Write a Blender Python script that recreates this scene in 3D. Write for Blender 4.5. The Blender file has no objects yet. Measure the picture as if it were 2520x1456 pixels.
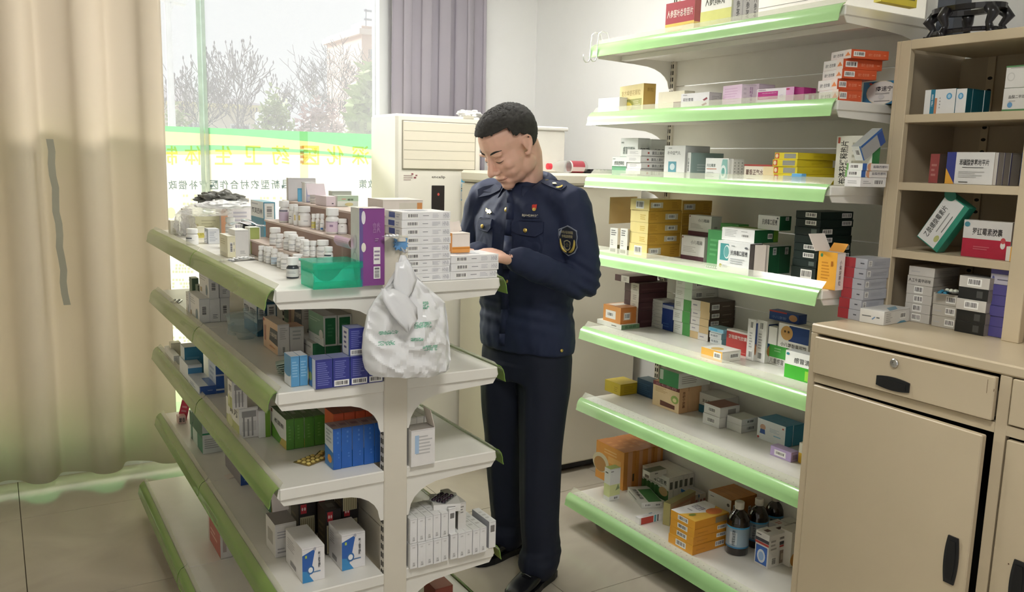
import bpy, bmesh, math, random
import numpy as np
from mathutils import Vector, Matrix, noise

random.seed(7)
SC = bpy.context.scene
COL = SC.collection

# ---------------------------------------------------------------- camera
FPX = 2080.0
YAW, PITCH, ROLL = [math.radians(a) for a in (31.62, -9.05, 1.39)]
CAM = np.array([-0.85, -1.936, 1.50])

def _axes():
    cy, sy = math.cos(YAW), math.sin(YAW)
    f = np.array([sy * math.cos(PITCH), cy * math.cos(PITCH), math.sin(PITCH)])
    r = np.array([cy, -sy, 0.0])
    u = np.cross(r, f)
    c, s = math.cos(ROLL), math.sin(ROLL)
    return c * r + s * u, -s * r + c * u, f
RR, UU, FF = _axes()
cam_data = bpy.data.cameras.new('camera')
cam_data.sensor_fit = 'HORIZONTAL'
cam_data.sensor_width = 36.0
cam_data.lens = FPX / 2520.0 * 36.0
cam_data.clip_start = 0.05
cam_data.clip_end = 400
cam = bpy.data.objects.new('camera', cam_data)
COL.objects.link(cam)
M = Matrix.Identity(4)
for i in range(3):
    M[i][0], M[i][1], M[i][2], M[i][3] = RR[i], UU[i], -FF[i], CAM[i]
cam.matrix_world = M
SC.camera = cam

# ---------------------------------------------------------------- view, world, daylight
SC.view_settings.view_transform = 'Standard'
SC.view_settings.look = 'None'
SC.view_settings.gamma = 1.0
SC.view_settings.use_curve_mapping = False
SC.view_settings.exposure = 0.45

cy = SC.cycles                     # keep light paths short; the room is lit mostly by first bounces
cy.max_bounces, cy.diffuse_bounces, cy.glossy_bounces, cy.transmission_bounces, cy.transparent_max_bounces = 6, 4, 2, 3, 10
cy.caustics_reflective = cy.caustics_refractive = False
cy.use_adaptive_sampling = True
cy.adaptive_threshold = .1
cy.adaptive_min_samples = 16
cy.use_denoising = True
world = bpy.data.worlds.new('hazy_white_sky')
SC.world = world
world.use_nodes = True
_bg = world.node_tree.nodes['Background']
_bg.inputs['Color'].default_value = (0.94, 0.95, 1.0, 1)
_bg.inputs['Strength'].default_value = .52

def portal(name, loc, rot, sx, sy):          # guides sky light through an opening of the room
    d = bpy.data.lights.new(name, 'AREA')
    d.shape = 'RECTANGLE'
    d.size, d.size_y = sx, sy
    d.cycles.is_portal = True
    o = bpy.data.objects.new(name, d)
    o.location = loc
    o.rotation_euler = rot
    COL.objects.link(o)
portal('window_portal', (-0.9, 2.52, 1.35), (math.radians(-90), 0, 0), 3.7, 2.7)
portal('added_doorway_portal', (-0.6, -3.5, 1.15), (math.radians(90), 0, 0), 2.4, 2.3)

sun_d = bpy.data.lights.new('sun', 'SUN')
sun_d.energy = 6.0
sun_d.angle = math.radians(16)
sun_d.color = (1.0, 0.98, 0.95)
sun = bpy.data.objects.new('sun', sun_d)
sun.rotation_euler = Vector((0.36, -0.85, -0.40)).to_track_quat('-Z', 'Y').to_euler()
COL.objects.link(sun)

# ---------------------------------------------------------------- pixel <-> place helpers
def at(u, v, ax, val):
    d = FF + RR * (u - 1260) / FPX - UU * (v - 728) / FPX
    t = (val - CAM[ax]) / d[ax]
    return Vector(CAM + d * t)
def depth_of(p):
    return float((np.array(p) - CAM) @ FF)
def solve_u(P, e, u):                        # t such that P + e t shows in column u
    n = RR - FF * (u - 1260) / FPX
    return float(-((np.array(P) - CAM) @ n) / (np.array(e) @ n))
def solve_v(P, e, v):
    n = UU + FF * (v - 728) / FPX
    return float(-((np.array(P) - CAM) @ n) / (np.array(e) @ n))

# ---------------------------------------------------------------- materials (all procedural)
MATS = {}
def srgb(c):
    if isinstance(c, str):
        c = tuple(int(c[i:i + 2], 16) for i in (0, 2, 4))
    return tuple(((x / 255) / 12.92 if x / 255 <= .04045 else ((x / 255 + .055) / 1.055) ** 2.4) for x in c[:3])
def mat(name, col, rough=.5, metal=0, var=.06, scale=6, bump=0, bscale=200, trans=0, spec=.5, coat=0, alpha=1, sss=0):
    if name in MATS:
        return MATS[name]
    m = bpy.data.materials.new(name)
    m.use_nodes = True
    nt = m.node_tree
    b = nt.nodes['Principled BSDF']
    b.inputs['Roughness'].default_value = rough
    b.inputs['Metallic'].default_value = metal
    b.inputs['Specular IOR Level'].default_value = spec
    b.inputs['Coat Weight'].default_value = coat
    b.inputs['Alpha'].default_value = alpha
    if trans:
        b.inputs['Transmission Weight'].default_value = trans
    if sss:
        b.inputs['Subsurface Weight'].default_value = sss
        b.inputs['Subsurface Radius'].default_value = (.012, .005, .003)
        b.inputs['Subsurface Scale'].default_value = 1.0
    c = srgb(col)
    if var:
        tc = nt.nodes.new('ShaderNodeTexCoord')
        nz = nt.nodes.new('ShaderNodeTexNoise')
        nz.inputs['Scale'].default_value = scale
        nz.inputs['Detail'].default_value = 4
        nt.links.new(tc.outputs['Object'], nz.inputs['Vector'])
        rp = nt.nodes.new('ShaderNodeValToRGB')
        rp.color_ramp.elements[0].position = .3
        rp.color_ramp.elements[1].position = .7
        rp.color_ramp.elements[0].color = (*[x * (1 - var) for x in c], 1)
        rp.color_ramp.elements[1].color = (*[min(1, x * (1 + var)) for x in c], 1)
        nt.links.new(nz.outputs['Fac'], rp.inputs['Fac'])
        nt.links.new(rp.outputs['Color'], b.inputs['Base Color'])
    else:
        b.inputs['Base Color'].default_value = (*c, 1)
    if bump:
        tc = nt.nodes.new('ShaderNodeTexCoord')
        nz = nt.nodes.new('ShaderNodeTexNoise')
        nz.inputs['Scale'].default_value = bscale
        nt.links.new(tc.outputs['Object'], nz.inputs['Vector'])
        bp = nt.nodes.new('ShaderNodeBump')
        bp.inputs['Strength'].default_value = bump
        bp.inputs['Distance'].default_value = .002
        nt.links.new(nz.outputs['Fac'], bp.inputs['Height'])
        nt.links.new(bp.outputs['Normal'], b.inputs['Normal'])
    MATS[name] = m
    return m
def mat_print(name, rough=.45, coat=.15, spec=.4, thin=0):   # colour printed on the thing, stored with its faces
    if name in MATS:
        return MATS[name]
    m = bpy.data.materials.new(name)
    m.use_nodes = True
    nt = m.node_tree
    b = nt.nodes['Principled BSDF']
    a = nt.nodes.new('ShaderNodeAttribute')
    a.attribute_name = 'Col'
    nz = nt.nodes.new('ShaderNodeTexNoise')
    nz.inputs['Scale'].default_value = 35
    tc = nt.nodes.new('ShaderNodeTexCoord')
    nt.links.new(tc.outputs['Object'], nz.inputs['Vector'])
    mx = nt.nodes.new('ShaderNodeMix')
    mx.data_type = 'RGBA'
    mx.blend_type = 'MULTIPLY'
    mr = nt.nodes.new('ShaderNodeMapRange')
    mr.inputs['To Min'].default_value = .93
    mr.inputs['To Max'].default_value = 1.04
    nt.links.new(nz.outputs['Fac'], mr.inputs['Value'])
    mx.inputs['Factor'].default_value = 1
    nt.links.new(a.outputs['Color'], mx.inputs['A'])
    nt.links.new(mr.outputs['Result'], mx.inputs['B'])
    nt.links.new(mx.outputs['Result'], b.inputs['Base Color'])
    b.inputs['Roughness'].default_value = rough
    b.inputs['Coat Weight'].default_value = coat
    b.inputs['Specular IOR Level'].default_value = spec
    if thin:                                  # thin sheet that lets light through
        tr = nt.nodes.new('ShaderNodeBsdfTranslucent')
        nt.links.new(mx.outputs['Result'], tr.inputs['Color'])
        ms = nt.nodes.new('ShaderNodeMixShader')
        ms.inputs['Fac'].default_value = thin
        nt.links.new(b.outputs[0], ms.inputs[1])
        nt.links.new(tr.outputs[0], ms.inputs[2])
        nt.links.new(ms.outputs[0], nt.nodes['Material Output'].inputs[0])
    MATS[name] = m
    return m
def mat_clear(name, col=(1, 1, 1), clear=.8, rough=.08, haze=0., film='ffffff'):   # thin clear plastic or glass pane
    if name in MATS:
        return MATS[name]
    m = bpy.data.materials.new(name)
    m.use_nodes = True
    nt = m.node_tree
    nt.nodes.remove(nt.nodes['Principled BSDF'])
    out = nt.nodes['Material Output']
    t = nt.nodes.new('ShaderNodeBsdfTransparent')
    t.inputs['Color'].default_value = (*col, 1)
    g = nt.nodes.new('ShaderNodeBsdfGlossy')
    g.inputs['Roughness'].default_value = rough
    lw = nt.nodes.new('ShaderNodeLayerWeight')
    lw.inputs['Blend'].default_value = .5
    pw = nt.nodes.new('ShaderNodeMath'); pw.operation = 'POWER'; pw.inputs[1].default_value = 3.5
    nt.links.new(lw.outputs['Facing'], pw.inputs[0])
    fr = nt.nodes.new('ShaderNodeMath'); fr.operation = 'MULTIPLY_ADD'; fr.inputs[1].default_value = .45; fr.inputs[2].default_value = .03
    nt.links.new(pw.outputs[0], fr.inputs[0])
    ms = nt.nodes.new('ShaderNodeMixShader')
    nt.links.new(fr.outputs[0], ms.inputs[0])
    cur = t
    if clear < 1:
        d = nt.nodes.new('ShaderNodeBsdfDiffuse')
        d.inputs['Color'].default_value = (*srgb(film), 1)
        d2 = nt.nodes.new('ShaderNodeBsdfTranslucent')
        d2.inputs['Color'].default_value = (*srgb(film), 1)
        mm = nt.nodes.new('ShaderNodeMixShader')
        mm.inputs[0].default_value = .6
        nt.links.new(d.outputs[0], mm.inputs[1])
        nt.links.new(d2.outputs[0], mm.inputs[2])
        m2 = nt.nodes.new('ShaderNodeMixShader')
        m2.inputs[0].default_value = 1 - clear
        nt.links.new(t.outputs[0], m2.inputs[1])
        nt.links.new(mm.outputs[0], m2.inputs[2])
        cur = m2
    nt.links.new(cur.outputs[0], ms.inputs[1])
    nt.links.new(g.outputs[0], ms.inputs[2])
    nt.links.new(ms.outputs[0], out.inputs[0])
    MATS[name] = m
    return m

# ---------------------------------------------------------------- mesh collector
def tagged(o, label=None, cat=None, group=None, kind=None):
    if label: o['label'] = label
    if cat: o['category'] = cat
    if group: o['group'] = group
    if kind: o['kind'] = kind
    return o
def empty(name, loc=(0, 0, 0), rz=0, **k):
    o = bpy.data.objects.new(name, None)
    o.location = loc
    o.rotation_euler = (0, 0, rz)
    o.empty_display_size = .05
    COL.objects.link(o)
    return tagged(o, **k)
class MB:
    def __init__(s):
        s.v, s.f, s.c, s.m = [], [], [], []
        s.col = (1, 1, 1)
        s.mi = 0
    def add(s, vs, fs, col=None):
        n = len(s.v)
        s.v += [tuple(p) for p in vs]
        c = s.col if col is None else col
        for f in fs:
            s.f.append([n + i for i in f])
            s.c.append(c)
            s.m.append(s.mi)
        return s
    def box(s, a, b, col=None, rot=None, piv=None, bev=0):
        x0, y0, z0 = [min(p, q) for p, q in zip(a, b)]
        x1, y1, z1 = [max(p, q) for p, q in zip(a, b)]
        if bev <= 0:
            vs = [(x, y, z) for z in (z0, z1) for y in (y0, y1) for x in (x0, x1)]
            fs = [(0, 2, 3, 1), (4, 5, 7, 6), (0, 1, 5, 4), (2, 6, 7, 3), (0, 4, 6, 2), (1, 3, 7, 5)]
        else:
            e = min(bev, (x1 - x0) * .45, (y1 - y0) * .45, (z1 - z0) * .45)
            vs, idx = [], {}
            for ix in (0, 1):
                for iy in (0, 1):
                    for iz in (0, 1):
                        p = [(x0, x1)[ix], (y0, y1)[iy], (z0, z1)[iz]]
                        sg = [1 - 2 * ix, 1 - 2 * iy, 1 - 2 * iz]
                        for k in range(3):
                            q = [p[j] + (sg[j] * e if j != k else 0) for j in range(3)]
                            idx[ix, iy, iz, k] = len(vs)
                            vs.append(tuple(q))
            fs = []
            for k in range(3):
                o = [j for j in range(3) if j != k]
                for sd in (0, 1):
                    q = []
                    for (p1, p2) in ((0, 0), (1, 0), (1, 1), (0, 1)):
                        c = [0, 0, 0]; c[k] = sd; c[o[0]] = p1; c[o[1]] = p2
                        q.append(idx[(*c, k)])
                    fs.append(q if (sd == 1) == (k != 1) else q[::-1])
            for k in range(3):
                o = [j for j in range(3) if j != k]
                for p1 in (0, 1):
                    for p2 in (0, 1):
                        a0 = [0, 0, 0]; a0[o[0]] = p1; a0[o[1]] = p2
                        a1 = list(a0); a1[k] = 1
                        fs.append([idx[(*a0, o[0])], idx[(*a0, o[1])], idx[(*a1, o[1])], idx[(*a1, o[0])]])
            for c in [(i, j, k) for i in (0, 1) for j in (0, 1) for k in (0, 1)]:
                fs.append([idx[(*c, 0)], idx[(*c, 1)], idx[(*c, 2)]])
        if rot is not None:
            pv = Vector(piv if piv is not None else ((x0 + x1) / 2, (y0 + y1) / 2, (z0 + z1) / 2))
            vs = [rot @ (Vector(p) - pv) + pv for p in vs]
        return s.add(vs, fs, col)
    def quad(s, a, b, c, d, col=None):
        return s.add([a, b, c, d], [(0, 1, 2, 3)], col)
    def prism(s, prof, fn, t0, t1, col=None):      # profile [(p,q)] carried by fn(p,q,t)
        n = len(prof)
        vs = [fn(p, q, t0) for p, q in prof] + [fn(p, q, t1) for p, q in prof]
        fs = [tuple(range(n))[::-1], tuple(range(n, 2 * n))]
        fs += [(i, (i + 1) % n, n + (i + 1) % n, n + i) for i in range(n)]
        return s.add(vs, fs, col)
    def lathe(s, prof, c=(0, 0, 0), seg=20, col=None, ax=None):   # profile [(r,z)]
        vs, fs = [], []
        for r, z in prof:
            for k in range(seg):
                a = 2 * math.pi * k / seg
                vs.append(Vector((r * math.cos(a), r * math.sin(a), z)))
        for i in range(len(prof) - 1):
            for k in range(seg):
                fs.append((i * seg + k, i * seg + (k + 1) % seg, (i + 1) * seg + (k + 1) % seg, (i + 1) * seg + k))
        if prof[0][0] > 1e-6: fs.append(tuple(range(seg))[::-1])
        if prof[-1][0] > 1e-6: fs.append(tuple((len(prof) - 1) * seg + k for k in range(seg)))
        if ax is not None: vs = [ax @ v for v in vs]
        return s.add([v + Vector(c) for v in vs], fs, col)
    def tube(s, pts, r, seg=8, col=None):          # r: number or list
        P = [Vector(p) for p in pts]
        n = len(P)
        rs = r if isinstance(r, (list, tuple)) else [r] * n
        vs, fs = [], []
        t0 = (P[1] - P[0]).normalized()
        nrm = t0.orthogonal().normalized()
        for i in range(n):
            t = (P[min(i + 1, n - 1)] - P[max(i - 1, 0)]).normalized()
            nrm = (nrm - t * nrm.dot(t)).normalized()
            bn = t.cross(nrm)
            for k in range(seg):
                a = 2 * math.pi * k / seg
                vs.append(P[i] + (nrm * math.cos(a) + bn * math.sin(a)) * rs[i])
        for i in range(n - 1):
            for k in range(seg):
                fs.append((i * seg + k, i * seg + (k + 1) % seg, (i + 1) * seg + (k + 1) % seg, (i + 1) * seg + k))
        fs += [tuple(range(seg))[::-1], tuple((n - 1) * seg + k for k in range(seg))]
        return s.add(vs, fs, col)
    def strip(s, sec, t0, t1, fn, th=.002, col=None):   # an open bent sheet of thickness th
        up = []
        for i in range(len(sec)):
            a = Vector(sec[max(i - 1, 0)]); b = Vector(sec[min(i + 1, len(sec) - 1)])
            d = (b - a).normalized()
            up.append((sec[i][0] - d.y * th, sec[i][1] + d.x * th))
        return s.prism(list(sec) + up[::-1], fn, t0, t1, col)
    def disc(s, c, ex, ey, n=16, col=None):
        c = Vector(c); ex = Vector(ex); ey = Vector(ey)
        return s.add([c + ex * math.cos(2 * math.pi * k / n) + ey * math.sin(2 * math.pi * k / n) for k in range(n)], [tuple(range(n))], col)
    def text(s, body, o, ex, ey, col=None, vertical=False, mirror=False):   # fitted to the rectangle o, ex, ey
        V, Fs = glyphs(body, vertical)
        o = Vector(o); ex = Vector(ex); ey = Vector(ey)
        return s.add([o + ex * ((1 - x) if mirror else x) + ey * y for x, y in V], Fs, col)
    def build(s, name, mats, parent=None, smooth=False, loc=None, **k):
        me = bpy.data.meshes.new(name)
        vs = s.v
        if loc is not None:
            vs = [(p[0] - loc[0], p[1] - loc[1], p[2] - loc[2]) for p in s.v]
        me.from_pydata(vs, [], s.f)
        mats = mats if isinstance(mats, (list, tuple)) else [mats]
        for m in mats: me.materials.append(m)
        if len(mats) > 1: me.polygons.foreach_set('material_index', s.m)
        if any(c != (1, 1, 1) for c in s.c):
            ca = me.color_attributes.new('Col', 'FLOAT_COLOR', 'CORNER')
            arr = []
            for f, c in zip(s.f, s.c):
                arr += [c[0], c[1], c[2], 1.0] * len(f)
            ca.data.foreach_set('color', arr)
        if smooth:
            me.polygons.foreach_set('use_smooth', [True] * len(me.polygons))
        me.validate()
        me.update()
        o = bpy.data.objects.new(name, me)
        COL.objects.link(o)
        if parent is not None:
            o.parent = parent
        if loc is not None: o.location = loc
        return tagged(o, **k)
_GL = {}
def glyphs(body, vertical=False):
    key = (body, vertical)
    if key not in _GL:
        cu = bpy.data.curves.new('lettering', 'FONT')
        cu.body = '\n'.join(body) if vertical else body
        cu.resolution_u = 1
        cu.offset = .012
        ob = bpy.data.objects.new('lettering', cu)
        COL.objects.link(ob)
        dg = bpy.context.evaluated_depsgraph_get()
        me = ob.evaluated_get(dg).to_mesh()
        V = [(v.co.x, v.co.y) for v in me.vertices]
        Fs = [tuple(p.vertices) for p in me.polygons]
        bpy.data.objects.remove(ob)
        bpy.data.curves.remove(cu)
        x0 = min(p[0] for p in V); x1 = max(p[0] for p in V)
        y0 = min(p[1] for p in V); y1 = max(p[1] for p in V)
        _GL[key] = ([((x - x0) / (x1 - x0), (y - y0) / (y1 - y0)) for x, y in V], Fs)
    return _GL[key]
def auto_smooth(o, ang=40):
    me = o.data
    me.polygons.foreach_set('use_smooth', [True] * len(me.polygons))
    me.set_sharp_from_angle(angle=math.radians(ang))
    return o
# ================================================================= the room
WY = 2.36        # inner face of the window wall
WX = 1.92        # inner face of the right wall
WL = -2.7        # left wall
WB = -3.4        # wall behind the camera
HC = 2.75        # ceiling height
JX = 0.93        # right end of the glass front

m_wall = mat('white_wall_paint', 'fbfbf9', .8, var=.02, scale=3, bump=.05, bscale=90)
m_ceil = mat('ceiling_paint', 'f2f1ec', .9, var=.02)
m_grout = mat('dark_grout', '5d5446', .9)
def mat_tile():
    m = mat('polished_beige_tile', 'bdb5a8', .13, var=0, spec=.55)
    nt = m.node_tree
    b = nt.nodes['Principled BSDF']
    oi = nt.nodes.new('ShaderNodeObjectInfo')
    tc = nt.nodes.new('ShaderNodeTexCoord')
    ad = nt.nodes.new('ShaderNodeVectorMath'); ad.operation = 'ADD'
    nt.links.new(tc.outputs['Object'], ad.inputs[0]); nt.links.new(oi.outputs['Location'], ad.inputs[1])
    n1 = nt.nodes.new('ShaderNodeTexNoise'); n1.inputs['Scale'].default_value = 2.2
    n1.inputs['Detail'].default_value = 7; n1.inputs['Distortion'].default_value = 1.1
    nt.links.new(ad.outputs[0], n1.inputs['Vector'])
    r = nt.nodes.new('ShaderNodeValToRGB')
    r.color_ramp.elements[0].position = .32; r.color_ramp.elements[0].color = (*srgb('aea596'), 1)
    r.color_ramp.elements[1].position = .68; r.color_ramp.elements[1].color = (*srgb('bfb6a6'), 1)
    nt.links.new(n1.outputs['Fac'], r.inputs['Fac']); nt.links.new(r.outputs['Color'], b.inputs['Base Color'])
    n2 = nt.nodes.new('ShaderNodeTexNoise'); n2.inputs['Scale'].default_value = 60
    nt.links.new(ad.outputs[0], n2.inputs['Vector'])
    mr = nt.nodes.new('ShaderNodeMapRange'); mr.inputs['To Min'].default_value = .10; mr.inputs['To Max'].default_value = .20
    nt.links.new(n2.outputs['Fac'], mr.inputs['Value']); nt.links.new(mr.outputs['Result'], b.inputs['Roughness'])
    return m
m_tile = mat_tile()
fl = MB().box((WL - .1, WB - .1, -.05), (WX + .1, WY + .12, -.006)).build('floor', m_grout, kind='structure')
TS = .81
x = -.83 - 3 * TS
shared = None
while x < WX:
    y = 1.905 - 7 * TS
    while y < WY + .1:
        x0, x1 = max(x, WL), min(x + TS, WX); y0, y1 = max(y, WB), min(y + TS, WY + .1)
        if x1 - x0 > .02 and y1 - y0 > .02:
            g = .0013
            MB().box((x0 + g, y0 + g, -.006), (x1 - g, y1 - g, 0), bev=.0008).build('tile', m_tile, fl, loc=((x0 + x1) / 2, (y0 + y1) / 2, -.003))
        y += TS
    x += TS
MB().box((WL - .1, WB - .1, HC), (WX + .1, WY + .2, HC + .1)).build('ceiling', m_ceil, kind='structure')
MB().box((WX, WB - .1, 0), (WX + .1, WY + .2, HC)).build('wall_right', m_wall, kind='structure')
MB().box((WL - .1, WB - .1, 0), (WL, WY + .2, HC)).build('wall_left', m_wall, kind='structure')
MB().box((JX + .03, WY, 0), (WX, WY + .12, HC)).build('wall_window', m_wall, kind='structure')
MB().box((WL, WY, 2.645), (JX + .03, WY + .12, HC)).build('trim_2', m_wall, kind='structure')
MB().box((WL, WB - .1, 0), (-1.8, WB, HC)).box((.6, WB - .1, 0), (WX, WB, HC)).box((-1.8, WB - .1, 2.3), (.6, WB, HC)).build('wall_back', m_wall, kind='structure')  # unseen rear wall; its doorway opening is added to let in fill light
m_white_frame = mat('white_window_frame', 'eef0ee', .35, var=.02)
MB().box((-1.86, WB - .03, 0), (-1.8, WB + .02, 2.36)).box((.6, WB - .03, 0), (.66, WB + .02, 2.36)).box((-1.86, WB - .03, 2.3), (.66, WB + .02, 2.36)).build('trim_1', m_white_frame, kind='structure')  # frame of the added rear doorway

# glass front: panes, frame, joint
m_glass = mat_clear('hazed_shop_glass', (.97, .985, .975), clear=.86, rough=.02, film='ffffff')  # white scatter puts the veil of window glare into the panes
m_fin = mat('green_glass_joint', 'd3e6d8', .12, var=.08, scale=20, spec=.7, alpha=.6)
w1 = empty('window_1', (0, WY, 0), kind='structure')
MX = at(503, 250, 1, WY + .02)[0]
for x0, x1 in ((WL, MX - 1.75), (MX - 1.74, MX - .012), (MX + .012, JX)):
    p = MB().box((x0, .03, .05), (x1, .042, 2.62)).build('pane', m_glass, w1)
p = MB().box((MX - .008, -.01, .05), (MX + .008, .06, 2.62)).box((MX - .030, -.004, .05), (MX - .012, .0, 2.62)).build('glass_fin', m_fin, w1)
MB().box((JX, -.02, 0), (JX + .05, .08, 2.62)).box((WL, .0, 0), (JX, .07, .05)).box((WL, .0, 2.58), (JX, .07, 2.64)).build('window_frame', m_white_frame, w1)

# printed film on the lower glass, seen from behind (mirrored writing)
m_film = mat_print('printed_window_film', .6, 0, .2, thin=.72)
FY = WY + .026
ft0 = at(405, 317, 1, FY); ft1 = at(945, 325, 1, FY)
FT = (ft0.z + ft1.z) / 2
cream, cyel, cgrn = srgb('e6e3cd'), srgb('fcf5d2'), srgb('a2e2be')
film = MB()
film.quad((WL, FY, .05), (JX, FY, .05), (JX, FY, FT), (WL, FY, FT), cream)
film.mi = 1                                     # everything printed on it is a clear coloured ink
m_ink = bpy.data.materials.new('clear_printing_ink'); m_ink.use_nodes = True
_n = m_ink.node_tree; _n.nodes.remove(_n.nodes['Principled BSDF'])
_t = _n.nodes.new('ShaderNodeBsdfTransparent'); _a0 = _n.nodes.new('ShaderNodeAttribute'); _a0.attribute_name = 'Col'
_n.links.new(_a0.outputs['Color'], _t.inputs['Color']); _n.links.new(_t.outputs[0], _n.nodes['Material Output'].inputs[0])
def fpt(u, v, k=1):
    p = at(u, v, 1, FY - .0006 * k)
    return p
def band(top, bot, col, k, n=30):               # a printed band between two curves of the print
    def f(c, x):
        for (xa, za), (xb, zb) in zip(c, c[1:]):
            if x <= xb: 
                t = (x - xa) / (xb - xa); t = t * t * (3 - 2 * t) * .5 + t * .5
                return za + (zb - za) * t
        return c[-1][1]
    xs = [WL + (JX - WL) * i / n for i in range(n + 1)]
    vs = [(x, FY - .0006 * k, f(bot, x)) for x in xs] + [(x, FY - .0006 * k, f(top, x)) for x in xs]
    film.add(vs, [(i, i + 1, n + 2 + i, n + 1 + i) for i in range(n)], col)
def cz(pts):
    r = []
    for u, v in pts:
        p = at(380 + u / 2.8, v / 2.8, 1, FY)
        r.append((p.x, p.z))
    return [(WL, r[0][1] + .02)] + r + [(JX + .01, r[-1][1])]
edge1 = cz([(75, 905), (600, 935), (1000, 968), (1585, 1040)])
edge2 = cz([(75, 1000), (500, 1000), (1000, 1028), (1585, 1078)])
edge3 = cz([(75, 1045), (500, 1032), (1000, 1050), (1585, 1096)])
edge4 = cz([(75, 1068), (500, 1062), (1000, 1066), (1585, 1100)])
topl = [(WL, FT), (JX + .01, FT)]
band(topl, edge1, cgrn, 1)
band(edge1, edge2, cyel, 1)
band(edge2, edge3, cgrn, 1)
band(edge3, edge4, srgb('eef3c0'), 1)
def film_char(ch, u0, v0, u1, v1, col, k):
    a, b = fpt(u0, v1, k), fpt(u1, v0, k)
    film.text(ch, (a.x, a.y, a.z), (b.x - a.x, 0, 0), (0, 0, b.z - a.z), col, mirror=True)
for ch, cu in zip('制体生卫药医化深县', (100, 270, 475, 680, 870, 1075, 1245, 1420, 1590)):
    u = 380 + cu / 2.8
    for s, c, k in ((1, srgb('f7e4a0'), 3),):
        film_char(ch, u - 21 * s, 382 - 23 * s, u + 21 * s, 382 + 23 * s, c, k)
cg = srgb('8796a0')
for i, ch in enumerate('政偿补疗医作合村农型新县'):
    u = 425 + i * 25.3
    film_char(ch, u - 10, 444 - i * .15, u + 10, 466 - i * .15, cg, 2)
for ch, u in (('策', 893), ('政', 915), ('度', 936)):
    film_char(ch, u - 9.5, 442, u + 9.5, 463, cg, 2)
rr = random.Random(3)
def dashes(u0, u1, vs, col):
    for v in vs:
        u = u0
        while u < u1:
            w = rr.uniform(4, 7)
            if rr.random() < .8:
                a, b = fpt(u, v + 3.4, 2), fpt(u + w, v - 2.5, 2)
                film.quad((a.x, a.y, a.z), (b.x, a.y, a.z), (b.x, a.y, b.z), (a.x, a.y, b.z), col)
            u += w + rr.uniform(1.5, 4)
dashes(450, 580, (481, 491, 501), srgb('d9dccb'))
dashes(640, 712, (487,), srgb('d9dccb'))
dashes(905, 942, (500, 512, 530), srgb('d9dccb'))
dashes(424, 470, (652, 660, 668, 688, 697, 705, 798, 806, 830, 838), srgb('d2d6c6'))
pa = fpt(421, 524, 2)                            # faint green disc of the print
film.disc(pa, (.02, 0, 0), (0, 0, .027), 18, srgb('dcefcf'))
# band for the shade of a post behind the film, put into the ink; red marks
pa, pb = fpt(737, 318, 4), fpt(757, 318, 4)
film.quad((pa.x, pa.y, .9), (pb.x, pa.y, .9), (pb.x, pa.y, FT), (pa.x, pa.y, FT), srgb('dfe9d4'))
for v in (362, 375, 385, 398):
    a, b = fpt(739, v + 4, 5), fpt(748, v - 3, 5)
    film.quad((a.x, a.y, a.z), (b.x, a.y, a.z), (b.x, a.y, b.z), (a.x, a.y, b.z), srgb('e6b8a8'))
# grass and daisies along the foot of the print
for i in range(6):
    z0, z1 = .08 + i * .05, .08 + (i + 1) * .05
    t = i / 5
    c = tuple((1 - t) * a + t * b for a, b in zip(srgb('7fd29a'), srgb('e6f3cf')))
    film.quad((WL, FY - .0006, z0), (JX, FY - .0006, z0), (JX, FY - .0006, z1), (WL, FY - .0006, z1), c)
for dx, dz, r in ((-1.12, .16, .05), (-.80, .14, .045), (-.52, .19, .085), (-.25, .15, .06), (.05, .17, .06), (-1.5, .18, .07)):
    for k in range(14):
        a = 2 * math.pi * k / 14
        film.disc((dx + math.cos(a) * r * .6, FY - .0012, dz + math.sin(a) * r * .5), (math.cos(a) * r * .42, 0, math.sin(a) * r * .34), (-math.sin(a) * r * .12, 0, math.cos(a) * r * .1), 8, srgb('fdfdf6'))
    film.disc((dx, FY - .0018, dz), (r * .24, 0, 0), (0, 0, r * .2), 10, srgb('e9d35a'))
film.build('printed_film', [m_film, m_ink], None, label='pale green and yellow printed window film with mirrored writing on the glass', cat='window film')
# green edge of the film curling loose beside the jamb
gp = at(956, 340, 1, WY - .01); gq = at(955, 500, 1, WY - .01)
gs = MB()
for i in range(8):
    t0, t1 = i / 8, (i + 1) / 8
    z0, z1 = gp.z + (.2 - gp.z) * t0, gp.z + (.2 - gp.z) * t1
    xa = gp.x + .004 * math.sin(i * 1.7); xb = gp.x + .004 * math.sin((i + 1) * 1.7)
    gs.add([(xa - .008, WY - .021, z0), (xa + .008, WY - .03, z0), (xb + .008, WY - .03, z1), (xb - .008, WY - .021, z1)], [(0, 1, 2, 3)])
gs.build('green_edge_tape', mat('green_film_edge', '6fc48d', .5), None, label='narrow green strip hanging down the white window jamb', cat='tape')

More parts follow.
